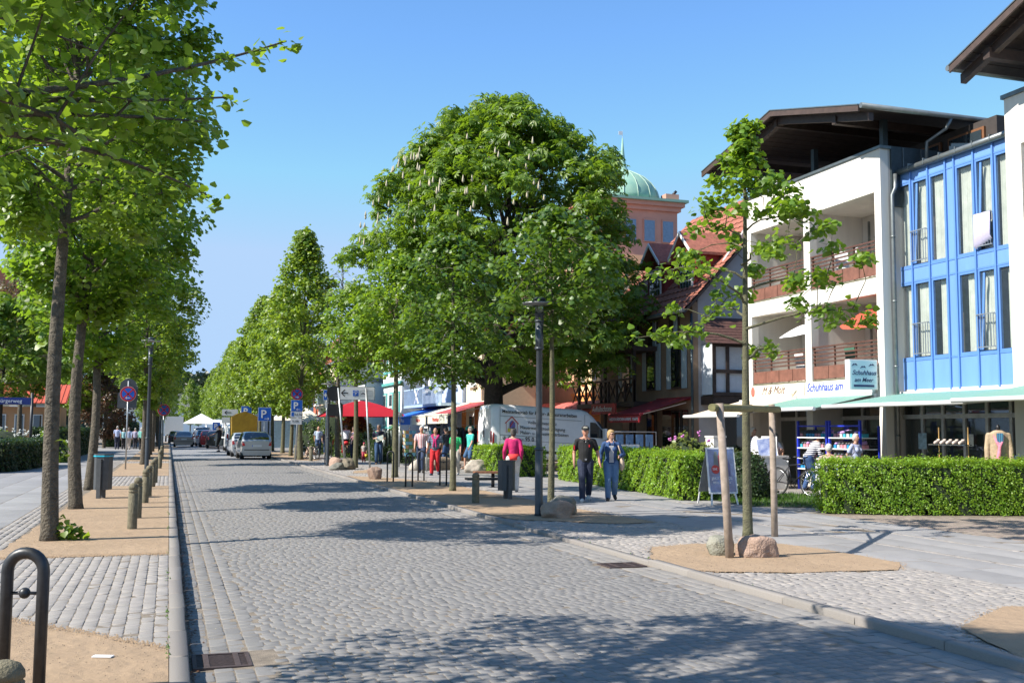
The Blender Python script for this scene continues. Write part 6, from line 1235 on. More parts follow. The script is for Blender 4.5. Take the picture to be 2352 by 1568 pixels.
def car(kind, label, loc, rz, pt, W=1.7, L=4.0, H=1.48, group='cars parked and driving in the street', lampw=.2):
    t = thing('car', label, 'car', loc, rz, group)
    if kind == 'hatch': st = [(0, .93, .98, .93), (.10, .98, 1.03, .98), (.26, .99, 1.22, .93), (.55, .99, H - .05, .80), (.8, .99, H, .78), (1.9, .97, H, .79), (2.35, .95, H - .07, .79), (3.05, .94, 1.0, .88), (3.7, .84, .88, .86), (L - .05, .68, .74, .78), (L, .55, .6, .7)]
    elif kind == 'sedan': st = [(0, .85, .90, .88), (.1, .92, .98, .92), (.55, .95, 1.0, .9), (1.25, .96, H - .06, .76), (1.6, .96, H, .75), (2.4, .95, H, .77), (2.9, .94, H - .1, .79), (3.55, .93, .98, .88), (L - .3, .8, .86, .85), (L - .05, .66, .72, .78), (L, .55, .6, .7)]
    else: st = [(0, 1.0, 1.1, .97), (.05, 1.08, 1.5, .93), (.16, 1.1, H - .08, .88), (.4, 1.1, H, .86), (L - 1.9, 1.1, H, .87), (L - 1.5, 1.08, H - .1, .87), (L - .85, 1.05, 1.12, .9), (L - .15, .85, .9, .86), (L, .6, .65, .75)]
    def sec(y, zb, zt, k):
        w_ = W / 2 * (1 if .2 < y < L - .3 else .93); zz0 = .22
        return [(-w_ * .9, y, zz0), (-w_, y, .42), (-w_ * .995, y, (zb + .42) / 2 + .05), (-w_ * .965, y, zb), (-w_ * k * 1.0, y, zb + (zt - zb) * .86), (-w_ * k * .86, y, zt - .01), (-w_ * k * .4, y, zt + .015), (w_ * k * .4, y, zt + .015), (w_ * k * .86, y, zt - .01), (w_ * k, y, zb + (zt - zb) * .86), (w_ * .965, y, zb), (w_ * .995, y, (zb + .42) / 2 + .05), (w_, y, .42), (w_ * .9, y, zz0)]
    SS = [sec(*s) for s in st]; n = 14; mb = MB(); vs = [p for s in SS for p in s]
    fs = [(i * n + j, i * n + (j + 1) % n, (i + 1) * n + (j + 1) % n, (i + 1) * n + j) for i in range(len(st) - 1) for j in range(n)]; mb.add(vs, fs, 0, True)
    mb.f += [tuple(reversed(range(n))), tuple((len(st) - 1) * n + j for j in range(n))]; mb.m += [0, 0]; mb.sm += [False, False]; mb.build('body', pt, t)
    def lerp(i, j): # point on the shell at float station i, float ring j
        a, b = int(i), min(int(i) + 1, len(SS) - 1); c, d = int(j), int(j) + 1; fi, fj = i - a, j - c
        A = Vector(SS[a][c]).lerp(Vector(SS[a][d % n]), fj); B = Vector(SS[b][c]).lerp(Vector(SS[b][d % n]), fj); return A.lerp(B, fi)
    def patch(nm, i0, i1, j0, j1, mat, off=.008, sub=4):
        mb = MB(); vs = []
        for a in range(sub + 1):
            for b in range(sub + 1):
                i, j = i0 + (i1 - i0) * a / sub, j0 + (j1 - j0) * b / sub; p = lerp(i, j); e = .02
                nn = (lerp(min(i + e, len(SS) - 1), j) - lerp(max(0, i - e), j)).cross(lerp(i, min(j + e, n - 1)) - lerp(i, max(0, j - e))); nn = nn.normalized() if nn.length > 1e-9 else Vector((0, 0, 1)); c = Vector((0, p.y, .7)); nn = nn if nn.dot(p - c) > 0 else -nn; vs.append(p + nn * off)
        m = sub + 1; mb.add(vs, [(a * m + b, a * m + b + 1, (a + 1) * m + b + 1, (a + 1) * m + b) for a in range(sub) for b in range(sub)], 0, True); mb.build(nm, mat, t)
    if kind == 'hatch': rw = (1.25, 3.0); sw = ((3.1, 4.3), (4.35, 5.2), (5.25, 6.6)); ws = (6.15, 6.95)
    elif kind == 'sedan': rw = (2.15, 3.05); sw = ((3.2, 4.4), (4.45, 5.6)); ws = (6.1, 6.95)
    else: rw = (1.1, 1.9); sw = ((4.0, 4.9),); ws = (5.1, 5.95)
    patch('rear_window', *rw, 5.0, 8.0, m_carglass)
    for a, b in sw:
        for j0, j1 in ((3.12, 4.0), (9.0, 9.88)): patch('side_window', a, b, j0, j1, m_carglass)
    patch('windscreen', *ws, 5.0, 8.0, m_carglass)
    for s in (-1, 1):
        mb = MB(); x = s * (W / 2 - .12); z0_, z1_ = (.72, .98) if kind != 'van' else (.75, 1.3); mb.prism([(x - s * .1, -.012, z0_ + .03), (x + s * .06, -.012, z0_), (x + s * .065, .02, z1_), (x - s * .02, .0, z1_ - .01)], (0, .1, 0)); mb.build('tail_lamp', m_tail, t)
        mb = MB(); mb.ell((s * (W / 2 + .08), L * .62, 1.0), (.10, .06, .075), 10); mb.build('wing_mirror', pt, t)
    mb = MB(); mb.box((-W / 2 * .88, -.05, .36), (W / 2 * .88, .05, .62)); mb.build('rear_bumper', pt, t); mb = MB(); mb.box((-W / 2 * .8, -.062, .5), (W / 2 * .8, -.051, .545)); mb.build('bumper_strip', m_black, t)
    mb = MB(); mb.box((-.26, -.03, .68), (.26, -.012, .79)); p = mb.build('number_plate', m_plate, t); mb = MB(); mb.box((-.26, -.034, .68), (-.225, -.0305, .79)); mb.build('plate_band', m_blue, p)
    for y in (.62, L - .78):
        for s in (-1, 1): wheel(t, s * (W / 2 - .11), y, .31)
    mb = MB(); mb.box((-W / 2 * .85, .3, .2), (W / 2 * .85, L - .3, .3)); mb.build('underbody', m_black, t)
    return t
RZ = lambda x: float(road_z(x))
silver = paint('silver paint', (.50, .51, .50)); 
car('hatch', 'silver hatchback parked nearest, its right brake lamp bright red', (4.62, 59.0, RZ(4.6)), R(1.5), silver, 1.68, 3.85, 1.50)
car('hatch', 'white-silver coupe half hidden to the left of the silver hatchback', (4.45, 64.5, RZ(4.4)), R(1), paint('pale silver paint', (.60, .62, .64)), 1.78, 4.3, 1.42)
vn = car('van', 'white delivery van with its driver door open, ahead of the yellow trailer', (4.95, 79.5, RZ(4.8)), 0, paint('van white', (.75, .76, .76), 0), 1.9, 5.0, 1.98)
mb = MB(); mb.obox((-1.25, 3.2, .85), (1, .35, 0), (0, 0, 1), (0, 1, 0), .34, .45, .03); od = mb.build('open_door', m_zincd, vn); mb = MB(); mb.obox((-1.25, 3.2, 1.55), (1, .35, 0), (0, 0, 1), (0, 1, 0), .28, .22, .015); mb.build('door_pane', m_carglass, od)
t = thing('covered_trailer', 'box trailer under a mustard-yellow tarpaulin with ridged top', 'trailer', (5.05, 75.5, RZ(5))); my = M('mustard tarpaulin', (.36, .22, .012), .8, col2=(.24, .14, .01), scale=1.6, bump=.6, bscale=5)
mb = MB(); mb.prism([(-.86, 0, .7), (.86, 0, .7), (.88, 0, 2.5), (.5, 0, 2.72), (0, 0, 2.88), (-.5, 0, 2.72), (-.88, 0, 2.5)], (0, 2.6, 0)); mb.build('tarpaulin', my, t); mb = MB(); mb.box((-.9, -.02, .45), (.9, 2.65, .70)); mb.build('bed', m_galv, t); wheel(t, -.85, 1.2, .3); wheel(t, .85, 1.2, .3)
car('hatch', 'dark green-black hatchback beside the standing man', (3.95, 92, RZ(4)), 0, paint('near black paint', (.03, .035, .035)), 1.75, 4.2, 1.46)
car('hatch', 'dark red car beyond the black hatchback', (3.55, 98, RZ(3.6)), 0, paint('deep red paint', (.25, .012, .02)), 1.75, 4.2, 1.5)
car('hatch', 'small silver-white car beyond the red one', (3.35, 105, RZ(3.4)), 0, paint('pale silver paint', (.60, .62, .64)), 1.75, 4.2, 1.55)
car('van', 'small white van far up the parked row', (3.3, 113, RZ(3.3)), 0, paint('van white', (.75, .76, .76), 0), 1.85, 4.6, 1.85)
car('sedan', 'grey-beige saloon driving away in the middle of the street', (1.35, 101, RZ(1.3)), 0, paint('champagne grey paint', (.28, .26, .24)), 1.78, 4.5, 1.44)
car('sedan', 'dark saloon at the left kerb far away', (-.1 + .95, 122, RZ(.9)), 0, paint('near black paint', (.03, .035, .035)), 1.78, 4.5, 1.44)
t = thing('lorry', 'small white box lorry at the far left kerb', 'lorry', (.6, 135, 0)); mb = MB(); mb.box((-1.1, 0, .9), (1.1, 5, 3.1)); mb.build('box_body', m_white, t); mb = MB(); mb.box((-1.0, 5.2, .5), (1.0, 6.8, 2.3)); mb.build('cab', m_white, t)
for s in (-.9, .9):
    for y in (1, 5.8): wheel(t, s, y, .38, .38)
# big white tradesman van, nose slightly down
VX, VY = 12.25, 40.0
van = thing('delivery_van', 'large white high-roofed tradesman van with German lettering parked across behind the hedge', 'van', (VX, VY + 1.02, 0)); PT = math.tan(R(3.0))
def vz(x): return .20 - PT * x
m_vw = M('van white gloss', (.74, .75, .76), .3, 0, var=.02, coat=.5); m_seam = M('panel seam', (.28, .30, .31), .6)
ST = [(0, 2.25, .93), (.06, 2.42, .97), (.3, 2.50, 1.0), (3.9, 2.50, 1.0), (4.15, 2.44, 1.0), (4.45, 2.24, .99), (5.0, 1.62, .97), (5.12, 1.32, .96), (5.55, 1.15, .93), (5.74, .95, .86), (5.8, .6, .82)]
vs = []; 
for x, zt, k in ST:
    y_ = 1.02 * k; z_ = vz(x); zt_ = zt; up = 1 if zt > 1.7 else .5
    ring = [(x, -y_ * .97, .38), (x, -y_, .6), (x, -y_ * 1.0, min(1.3, zt - .1)), (x, -y_ * (.955 if up == 1 else .99), max(zt - .3, zt * .8)), (x, -y_ * .90, zt - .08), (x, -y_ * .78, zt), (x, 0, zt + .02)]
    ring += [(a, -b, c) for a, b, c in reversed(ring[:-1])]; vs += [(a, b, c + z_) for a, b, c in ring]
n = 13; mb = MB(); mb.add(vs, [(i * n + j, i * n + (j + 1) % n, (i + 1) * n + (j + 1) % n, (i + 1) * n + j) for i in range(len(ST) - 1) for j in range(n)], 0, True); mb.f += [tuple(range(n)), tuple((len(ST) - 1) * n + j for j in range(n))]; mb.m += [0, 0]; mb.sm += [False, False]; mb.build('body', m_vw, van)
def vpoly(nm, pts, mat, y=-1.026, d=.006, par=None):
    par = par or van; mb = MB(); mb.prism([(x, y, z + vz(x)) for x, z in pts], (0, -d, 0)); return mb.build(nm, mat, par)
vpoly('cab_window', [(4.22, 1.38), (4.98, 1.38), (4.86, 1.62), (4.46, 2.0), (4.24, 2.0)], m_carglass, -1.005, .012); vpoly('quarter_window', [(5.03, 1.38), (5.16, 1.38), (4.98, 1.58)], m_carglass, -.995, .01)
for pts in ([(.35, 2.02), (3.85, 2.02), (3.85, 2.04), (.35, 2.04)], [(.35, 1.08), (4.1, 1.08), (4.1, 1.10), (.35, 1.10)], [(.35, 1.26), (1.9, 1.26), (1.9, 1.29), (.35, 1.29)], [(3.98, .5), (4.0, .5), (4.0, 2.3), (3.98, 2.3)], [(4.9, .5), (4.92, .5), (4.98, 1.35), (4.96, 1.35)], [(.33, .8), (.35, .8), (.35, 2.4), (.33, 2.4)], [(2.0, 1.1), (2.02, 1.1), (2.02, 2.02), (2.0, 2.02)]): vpoly('panel_seam', pts, m_seam, -1.021, .004)
vpoly('sill_strip', [(.4, .62), (3.9, .62), (3.9, .72), (.4, .72)], m_black); vpoly('tail_lamp', [(.02, .9), (.10, .9), (.11, 1.32), (.06, 1.36)], m_tail, -.99, .03)
mb = MB(); mb.box((-.02, -.96, .95 + .2), (.04, -.88, 1.6)); mb.build('tail_lamp', m_tail, van); mb = MB(); mb.box((-.02, .88, .95 + .2), (.04, .96, 1.6)); mb.build('tail_lamp', m_tail, van)
mb = MB(); mb.box((-.012, -.006, .6), (-.002, .006, 2.5)); mb.build('door_seam', m_seam, van); mb = MB(); mb.box((-.03, .05, 1.35), (-.003, .11, 1.62)); mb.build('door_handle', m_black, van); mb = MB(); mb.box((-.02, -.3, .9), (-.003, -.02, 1.02)); mb.build('number_plate', m_plate, van)
mb = MB(); mb.box((-.14, -.98, .45), (.05, .98, .7)); mb.build('rear_bumper', M('dark blue-grey plastic', (.08, .11, .14), .6), van)
mb = MB(); mb.box((4.75, -1.33, 1.28), (4.86, -1.10, 1.72)); mb.build('wing_mirror', m_vw, van); mb = MB(); mb.prism([(4.66, -.9, 2.0), (5.08, -.92, 1.45), (5.08, .92, 1.45), (4.66, .9, 2.0)], (.01, 0, .02)); mb.build('windscreen', m_carglass, van)
for x in (1.0, 4.9):
    for y in (-.9, .9): wheel(van, x, y, .35, .35, .22, 'y')
tr = (PI / 2, R(3.0), 0); ink2 = M('grey-black vinyl', (.012, .014, .016), .5)
def vt(s, size, x, z, sx=1., b=.0, m=ink2): text(s, size, (VX + x, VY + 1.02 - 1.034, z + vz(x)), tr, m, van, sx=sx, bold=b)
vt('Meisterbetrieb für Maler- & Maurerarbeiten', .195, .42, 2.16, .93, .003); vt('Vollwärmeschutz', .19, 1.5, 1.78, .95); vt('Mauerwerkstrockenlegung', .19, 1.18, 1.56, .95); vt('Maler- u. Tapeziererarbeiten', .19, 1.18, 1.35, .95); vt('0        - 95 0', .24, .68, 1.08 - .0, .9, .003)
mb = MB(); mb.disc((.52, -1.034, 1.16 + vz(.5)), (0, -1, 0), .07, .003, 16, ri=.055); mb.bar((.49, -1.036, 1.12 + vz(.5)), (.55, -1.036, 1.2 + vz(.5)), .006, .03); mb.build('telephone_symbol', ink2, van)
lg = thing('house_logo', None, None, (0, 0, 0)); lg.parent = van
vpoly('logo_wall', [(.74, 1.55), (.98, 1.55), (.98, 1.78), (.84, 1.88), (.74, 1.78)], M('logo violet', (.16, .14, .40), .6), -1.028, .003, lg); vpoly('logo_field', [(.66, 1.4), (.8, 1.4), (.8, 1.55), (.66, 1.55)], M('logo yellow', (.75, .6, .05), .6), -1.032, .003, lg)
mb = MB()
for a, b in (((.55, 1.74), (.84, 2.02)), ((.84, 2.02), (1.12, 1.74)), ((.6, 1.36), (.6, 1.76)), ((1.07, 1.36), (1.07, 1.76)), ((.75, 1.6), (.9, 1.85))): mb.bar((a[0], -1.037, a[1] + vz(a[0])), (b[0], -1.037, b[1] + vz(b[0])), .004, .04)
mb.build('logo_roof', M('logo red', (.5, .04, .03), .6), lg)
# chrome coil / barrel behind van? a steel drum lying by the boulders
t = thing('steel_coil', 'shiny ribbed steel ornament lying by the boulder left of the van', 'ornament', (12.0, 39.4, .42))
for k in range(6): mb = MB(); mb.tube([(math.cos(a) * (.26 - .01 * k), -.25 + k * .09, math.sin(a) * (.26 - .01 * k)) for a in np.linspace(0, 2 * PI, 20)], .035, 6, cap=False); mb.build('coil_ring', m_chrome, t)

# ------------------------------------------------------------------ people
SK = lambda c=(.50, .28, .20): M('skin %.2f' % c[0], c, .55, var=.06, scale=12)
def cl(nm, c, rough=.85): return M('cloth ' + nm, c, rough, var=.14, scale=7, bump=.8, bscale=13)
def ik(a, b, l1, l2, hint):
    d = b - a; L = min(d.length, l1 + l2 - .005); dn = d.normalized(); x = (L * L + l1 * l1 - l2 * l2) / (2 * L); h = math.sqrt(max(0, l1 * l1 - x * x)); s = hint - dn * hint.dot(dn); return a + dn * x + s.normalized() * h
def remesh(name, mb, mat, parent, vox, smooth=4, mats=None):
    o = mb.build(name, mats or mat, parent); r = o.modifiers.new('r', 'REMESH'); r.mode = 'VOXEL'; r.voxel_size = vox; r.use_smooth_shade = True
    s = o.modifiers.new('s', 'SMOOTH'); s.iterations = smooth; s.factor = .5; PENDING.append(o); return o
def taper(mb, a, b, ra, rb, n=10):
    a, b = Vector(a), Vector(b); mb.tube([a, a.lerp(b, .33), a.lerp(b, .66), b], [ra, ra * .72 + rb * .28, ra * .35 + rb * .65, rb], n); mb.ell(a, ra, n); mb.ell(b, rb, n)
def person(label, x, y, face, H=1.75, female=False, stride=.28, lead=1, sit=False, bend=0, arms=None, shirt=(.5, .5, .5), trouser=(.03, .04, .08), shoe=(.02, .02, .02), hair=(.1, .07, .05), skin=(.50, .28, .20), sleeve='short', legs='long', long_hair=False, bald=False, cap=None, glasses=None, near=False, headyaw=0, extras=None, group=None, z=0, shirtmat=None, hips=1., trousermat=None, belly=1., look=0, seat_h=.45, jacket=None, feet=None):
    t = thing('person', label, 'person', (x, y, z), R(face - 90), group); k = H / 1.75; vox = .0085 if near else .0145; wS = .165 if female else .19
    hipz = .93 * k if not sit else seat_h + .08
    if feet is None: feet = [(.09, stride * lead, 0), (-.09, -stride * lead, .07 if stride > .15 else 0)]
    if not sit: hipz -= max(0, stride - .1) * .12
    by = R(bend); tor = Vector((0, math.sin(by), math.cos(by))); P0 = Vector((0, 0, hipz)); 
    at = lambda s, yy=0: P0 + tor * s * k + Vector((0, yy * math.cos(by), -yy * math.sin(by)))
    chest = at(.36); shz = at(.50); neck = at(.56); head = at(.70, .015)
    q = Euler((R(look) - by * .6, 0, R(headyaw))).to_matrix() if True else None
    sk, sh, tr_, so = MB(), MB(), MB(), MB(); fr = .93
    # head and face
    hr = .098 * k; sk.ell(head, (hr * .79, hr * .96, hr * 1.22), 16, rot=q); hd = lambda a, b, c: head + q @ Vector((a * k, b * k, c * k))
    sk.ell(hd(0, .035, -.065), (.045 * k, .05 * k, .05 * k), 12); sk.ell(hd(0, .098, -.008), (.013 * k, .02 * k, .024 * k), 8); sk.ell(hd(0, .088, -.055), (.026 * k, .012 * k, .008 * k), 8)
    for s in (-1, 1): sk.ell(hd(s * .079, -.005, -.005), (.012 * k, .022 * k, .034 * k), 8); sk.ell(hd(s * .032, .078, .03), (.022 * k, .014 * k, .008 * k), 8)
    taper(sk, neck - tor * .06, head + tor * -.05, .056 * k, .050 * k)
    # torso
    w_ = wS * k
    tb = [(-.02, .150 * hips, .112), (.10, .140 * (1 if not female else .92), .105 * belly), (.22, .145 if not female else .13, .112 * belly), (.34, .160 if not female else .148, .118), (.44, .165 if not female else .148, .105), (.50, .13, .08)]
    def torso(mb, inf, zlo=-1):
        ringz = []; n = 16; vs = []
        pts = [p for p in tb if p[0] >= zlo]
        for h_, rx, ry in pts:
            c = at(h_)
            for j in range(n): a = 2 * PI * j / n; vs.append(c + Vector(((rx * k + inf) * math.cos(a), (ry * k + inf) * math.sin(a) * math.cos(by), -(ry * k + inf) * math.sin(a) * math.sin(by))))
        m = len(pts); mb.add(vs, [(i * n + j, i * n + (j + 1) % n, (i + 1) * n + (j + 1) % n, (i + 1) * n + j) for i in range(m - 1) for j in range(n)]); o = len(mb.v) - len(vs); mb.f += [tuple(o + j for j in reversed(range(n))), tuple(o + (m - 1) * n + j for j in range(n))]; mb.m += [0, 0]; mb.sm += [0, 0]
        if female: 
            for s in (-1, 1): mb.ell(at(.34, .085) + Vector((s * .07 * k, 0, 0)), .062 * k + inf, 10)
    torso(sk, -.012); torso(sh, .016, -.02)
    for s in (-1, 1):
        taper(sk, at(.50) + Vector((s * .03, 0, .02)), at(.475) + Vector((s * w_ * .9, 0, 0)), .055 * k, .05 * k); taper(sh, at(.495) + Vector((s * .05, 0, 0)), at(.47) + Vector((s * w_ * .92, 0, 0)), .058 * k, .062 * k)
    # arms
    for i, s in enumerate((1, -1)):
        S0 = at(.465) + Vector((s * w_ * 1.02, 0, 0)); a = (arms or [None, None])[i]
        if a is None: sw = -lead * s * stride * .9; a = (s * .035, sw + .03, -.505)
        Hn = S0 + Vector((a[0] * k, a[1] * k, a[2] * k)); hint = Vector(a[3]) if len(a) > 3 else Vector((s * .35, -1, -.1)); E = ik(S0, Hn, .29 * k, .25 * k, hint)
        if (Hn - S0).length > .535 * k: Hn = S0 + (Hn - S0).normalized() * .535 * k
        taper(sk, S0, E, .050 * k, .041 * k); taper(sk, E, Hn, .041 * k, .028 * k)
        d = (Hn - E).normalized(); side = Vector((s, 0, 0)); pn = d.cross(side).normalized() if abs(d.x) < .9 else Vector((0, 1, 0)); fw_ = pn.cross(d).normalized()
        palm = Hn + d * .045 * k; sk.ell(palm, (.02 * k, .036 * k, .045 * k), 10, rot=Matrix((fw_, pn, d)).transposed())
        fr_ = .0088 if near else .0105
        for fi, (off, ln) in enumerate(((-.026, .062), (-.009, .074), (.009, .07), (.025, .056))):
            b0 = palm + pn * off * k + d * .03 * k; b1 = b0 + d * ln * .5 * k - fw_ * s * .006; b2 = b1 + d * ln * .38 * k - fw_ * s * .022
            sk.tube([b0, b1, b2], [fr_, fr_ * .95, fr_ * .8], 6)
        b0 = palm + pn * .03 * k * (1 if pn.y > 0 else -1); sk.tube([b0, b0 + pn * .022 * (1 if pn.y > 0 else -1) + d * .03, b0 + pn * .025 * (1 if pn.y > 0 else -1) + d * .055], [fr_ * 1.15, fr_ * 1.1, fr_ * .9], 6)
        if sleeve == 'short': M_ = S0.lerp(E, .62); taper(sh, S0, M_, .062 * k, .064 * k)
        elif sleeve == 'long': taper(sh, S0, E, .068 * k, .058 * k); taper(sh, E, E.lerp(Hn, .93), .058 * k, .044 * k)
        if i == 0: HR = Hn.copy()
        else: HL = Hn.copy()
    # legs
    for i, s in enumerate((1, -1)):
        hp = P0 + Vector((s * .088 * k * hips, 0, -.02)); f = feet[i]; 
        if sit: kn = hp + Vector((s * .05, .42 * k, .02)); an = Vector((hp.x + s * .05, .46 * k, .09))
        else:
            an = Vector((f[0] * k, f[1] * k, .085 * k + f[2])); kn = ik(hp, an, .435 * k, .425 * k, Vector((0, 1, 0)))
        taper(sk, hp, kn, .075 * k, .05 * k); taper(sk, kn, an, .05 * k, .034 * k)
        sk.ell(kn.lerp(an, .28) + Vector((0, -.02 * k, 0)), (.047 * k, .05 * k, .11 * k), 10)
        pitch = -.5 * (f[2] > 0.02) if not sit else 0; fd = Vector((s * .12, math.cos(pitch), math.sin(pitch))).normalized()
        toe = an + fd * .17 * k + Vector((0, 0, -.055 * k)); heel = an - fd * .045 * k + Vector((0, 0, -.05 * k))
        if f[2] > .02: toe.z = max(.03, toe.z); 
        for mb_, rr_ in ((sk, .030), (so, .048)): taper(mb_, heel, toe - fd * .03, rr_ * k, (rr_ - .002) * k); taper(mb_, an + Vector((0, 0, -.035)), toe - fd * .07, rr_ * k * .98, rr_ * k * .9)
        if legs == 'long': taper(tr_, hp, kn, .112 * k * hips, .082 * k); taper(tr_, kn, an + Vector((0, 0, .0)), .082 * k, .072 * k)
        elif legs == 'crop': taper(tr_, hp, kn, .10 * k * hips, .068 * k); taper(tr_, kn, kn.lerp(an, .68), .066 * k, .056 * k)
        else: taper(tr_, hp, kn + Vector((0, .0, .02)), .098 * k * hips, .085 * k)
    tr_.ell(at(.0), (.158 * k * hips, .122 * k, .12 * k), 14); tr_.ell(at(.06), (.150 * k * hips, .115 * k * belly, .08 * k), 14)
    SKM = SK(skin); body = remesh('body', sk, SKM, t, vox, 3)
    tm_ = trousermat or cl('%.2f %.2f %.2f' % trouser, trouser); smm = shirtmat or cl('%.2f %.2f %.2f' % shirt, shirt)
    remesh('trousers', tr_, tm_, t, vox * 1.3, 4); remesh('shirt', sh, smm, t, vox * 1.3, 4); remesh('shoes', so, cl('shoe %.2f' % shoe[0], shoe, .6), t, vox * 1.2, 3)
    # hair, cap, eyes
    hm = M('hair %.2f %.2f' % hair[:2], hair, .6, var=.25, scale=40, bump=1.0, bscale=60)
    if not bald:
        hb = MB(); hb.ell(hd(0, -.020, .022), (.088 * k, .098 * k, .112 * k), 16, rot=q); hb.ell(hd(0, .03, .075), (.07 * k, .06 * k, .045 * k), 12, rot=q)
        for s in (-1, 1): hb.ell(hd(s * .07, -.01, .0), (.022 * k, .05 * k, .055 * k), 10, rot=q)
        if female: hb.ell(hd(0, -.045, -.03), (.085 * k, .07 * k, .09 * k), 12, rot=q)
        if long_hair: hb.ell(hd(0, -.08, -.12), (.07 * k, .05 * k, .13 * k), 12, rot=q)
        remesh('hair', hb, hm, t, vox * 1.2, 2)
    else:
        hb = MB(); hb.ell(hd(0, -.035, -.01), (.087 * k, .075 * k, .06 * k), 14, rot=q); remesh('hair', hb, hm, t, vox * 1.2, 2)
    eb = MB()
    for s in (-1, 1): eb.ell(hd(s * .031, .0835, .018), (.013 * k, .008 * k, .007 * k), 8, rot=q)
    eb.build('eyes', M('eye dark', (.03, .02, .015), .3), t)
    if cap: cb = MB(); cb.ell(hd(0, -.012, .055), (.094 * k, .106 * k, .078 * k), 16, rot=q); cb.ell(hd(0, .115, .045), (.065 * k, .07 * k, .012 * k), 12, rot=q); remesh('cap', cb, cl('cap %.2f' % cap[0], cap), t, vox, 2)
    if glasses:
        gb = MB()
        for s in (-1, 1): gb.ell(hd(s * .034, .095, .017), (.028 * k, .008 * k, .019 * k), 10, rot=q); gb.bar(hd(s * .06, .09, .022), hd(s * .078, .0, .018), .006)
        gb.bar(hd(-.02, .1, .022), hd(.02, .1, .022), .006); gb.build('sunglasses', m_black, t)
    if extras: extras(t, at, hd, HR, HL, k, P0, q)
    return t
def shoulder_bag(mat, s=1, low=-.02, size=(.06, .15, .17), strap=True):
    def f(t, at, hd, HR, HL, k, P0, q):
        c = P0 + Vector((s * .25, 0, low)); mb = MB(); mb.ell(c, size, 12); mb.build('handbag', mat, t)
        if strap: mb = MB(); mb.tube([c + Vector((0, .05, size[2] * .8)), at(.3) + Vector((s * .2, .11, 0)), at(.54) + Vector((s * .13, .0, .02)), at(.3) + Vector((s * .21, -.1, 0)), c + Vector((0, -.05, size[2] * .8))], .014, 6); mb.build('strap', mat, t)
    return f
grp_left = 'group of elderly walkers on the left footway'
# --- the couple
def ex_man(t, at, hd, HR, HL, k, P0, q):
    mb = MB(); mb.lathe([(.158, 0), (.158, .035)], at(.03), 18); mb.v = [(a, P0.y + (b - P0.y) * .80, c) for a, b, c in mb.v]; b_ = mb.build('belt', m_black, t); mb = MB(); mb.box((-.022, .128, .0), (.022, .135, .04)); mb.v = [(a, b, c + at(.03).z) for a, b, c in mb.v]; mb.build('buckle', m_chrome, b_)
    mb = MB(); mb.obox(at(.38, 0) + Vector((.262, .02, -.06)), (0, 1, 0), (0, 0, 1), (1, 0, 0), .045, .05, .012); mb.build('sleeve_number', m_red, t); mb = MB(); mb.obox(at(.36, .134) + Vector((-.08, 0, 0)), (1, 0, 0), (0, 0, 1), (0, 1, 0), .012, .03, .006); mb.build('chest_emblem', m_red, t)
    mb = MB(); mb.bar(at(.44, .118), at(.5, .08), .012); mb.ell(at(.45, .126), .007, 6); mb.build('button', m_white, t)
    for s in (-1, 1): mb = MB(); mb.tube([at(.535) + Vector((s * .05, .02, .0)), at(.49, .09) + Vector((s * .03, 0, 0)), at(.465, .12) + Vector((s * .055, 0, 0))], [.016, .02, .012], 6); mb.build('collar', cl('0.01 0.01 0.01', (.012, .012, .013)), t)
    mb = MB(); mb.box((-.05, .0, 0), (.05, .006, .016)); mb.v = [tuple(hd(a / k, .098 + b, .085 + c)) for a, b, c in mb.v]; mb.build('cap_lettering', M('pale thread', (.5, .5, .35), .8), t)
    for fx, fy in ((.09, 1), (-.09, -1)): pass
person('man in black polo shirt and black cap walking hand in hand with a blonde woman', 9.27, 22.79, 252, 1.76, stride=.26, lead=1, shirt=(.012, .012, .013), trouser=(.015, .022, .05), shoe=(.5, .5, .5), hair=(.35, .33, .3), skin=(.52, .25, .17), cap=(.012, .012, .013), near=True, headyaw=-4, look=-8, arms=[(.07, .02, -.51), (-.13, .06, -.49)], belly=1.18, extras=ex_man, group='couple walking hand in hand')
def ex_woman(t, at, hd, HR, HL, k, P0, q):
    mb = MB(); mb.obox(at(.22, .123), (1, 0, 0), (0, 0, 1), (0, 1, 0), .052, .2, .012); mb.build('striped_top', striped('navy white stripes', (.7, .7, .7), (.03, .04, .09), 2, 38), t)
    shoulder_bag(M('beige bag', (.46, .36, .27), .8, var=.1), -1, -.02, (.07, .13, .17))(t, at, hd, HR, HL, k, P0, q)
    for s in (-1, 1): mb = MB(); mb.tube([at(.55) + Vector((s * .055, .0, .0)), at(.49, .1) + Vector((s * .05, 0, 0)), at(.44, .13) + Vector((s * .06, 0, 0))], [.018, .022, .012], 6); mb.build('collar', dn1, t)
    mb = MB()
    for h_ in (.12, .2, .28, .36): mb.ell(at(h_, .142) + Vector((.05, 0, 0)), .008, 6)
    tag(mb.build('buttons', m_chrome, t), kind='stuff')
dn1 = M('denim jacket', (.035, .085, .21), .85, col2=(.02, .05, .13), scale=6, bump=.4, bscale=60); dn2 = M('washed denim', (.12, .22, .36), .85, col2=(.06, .12, .24), scale=4, bump=.3, bscale=60); dn3 = M('dark denim', (.025, .045, .10), .85, col2=(.015, .025, .06), scale=4)
person('blonde woman in sunglasses and denim jacket with beige shoulder bag', 9.97, 22.9, 250, 1.66, True, .17, 1, shirtmat=dn1, trousermat=dn2, sleeve='long', shoe=(.02, .018, .018), hair=(.50, .32, .13), skin=(.55, .31, .22), glasses=1, near=True, headyaw=38, arms=[(.10, .07, -.46), (-.03, .22, -.30, (-.6, -.8, -.2))], hips=1.04, extras=ex_woman, group='couple walking hand in hand')
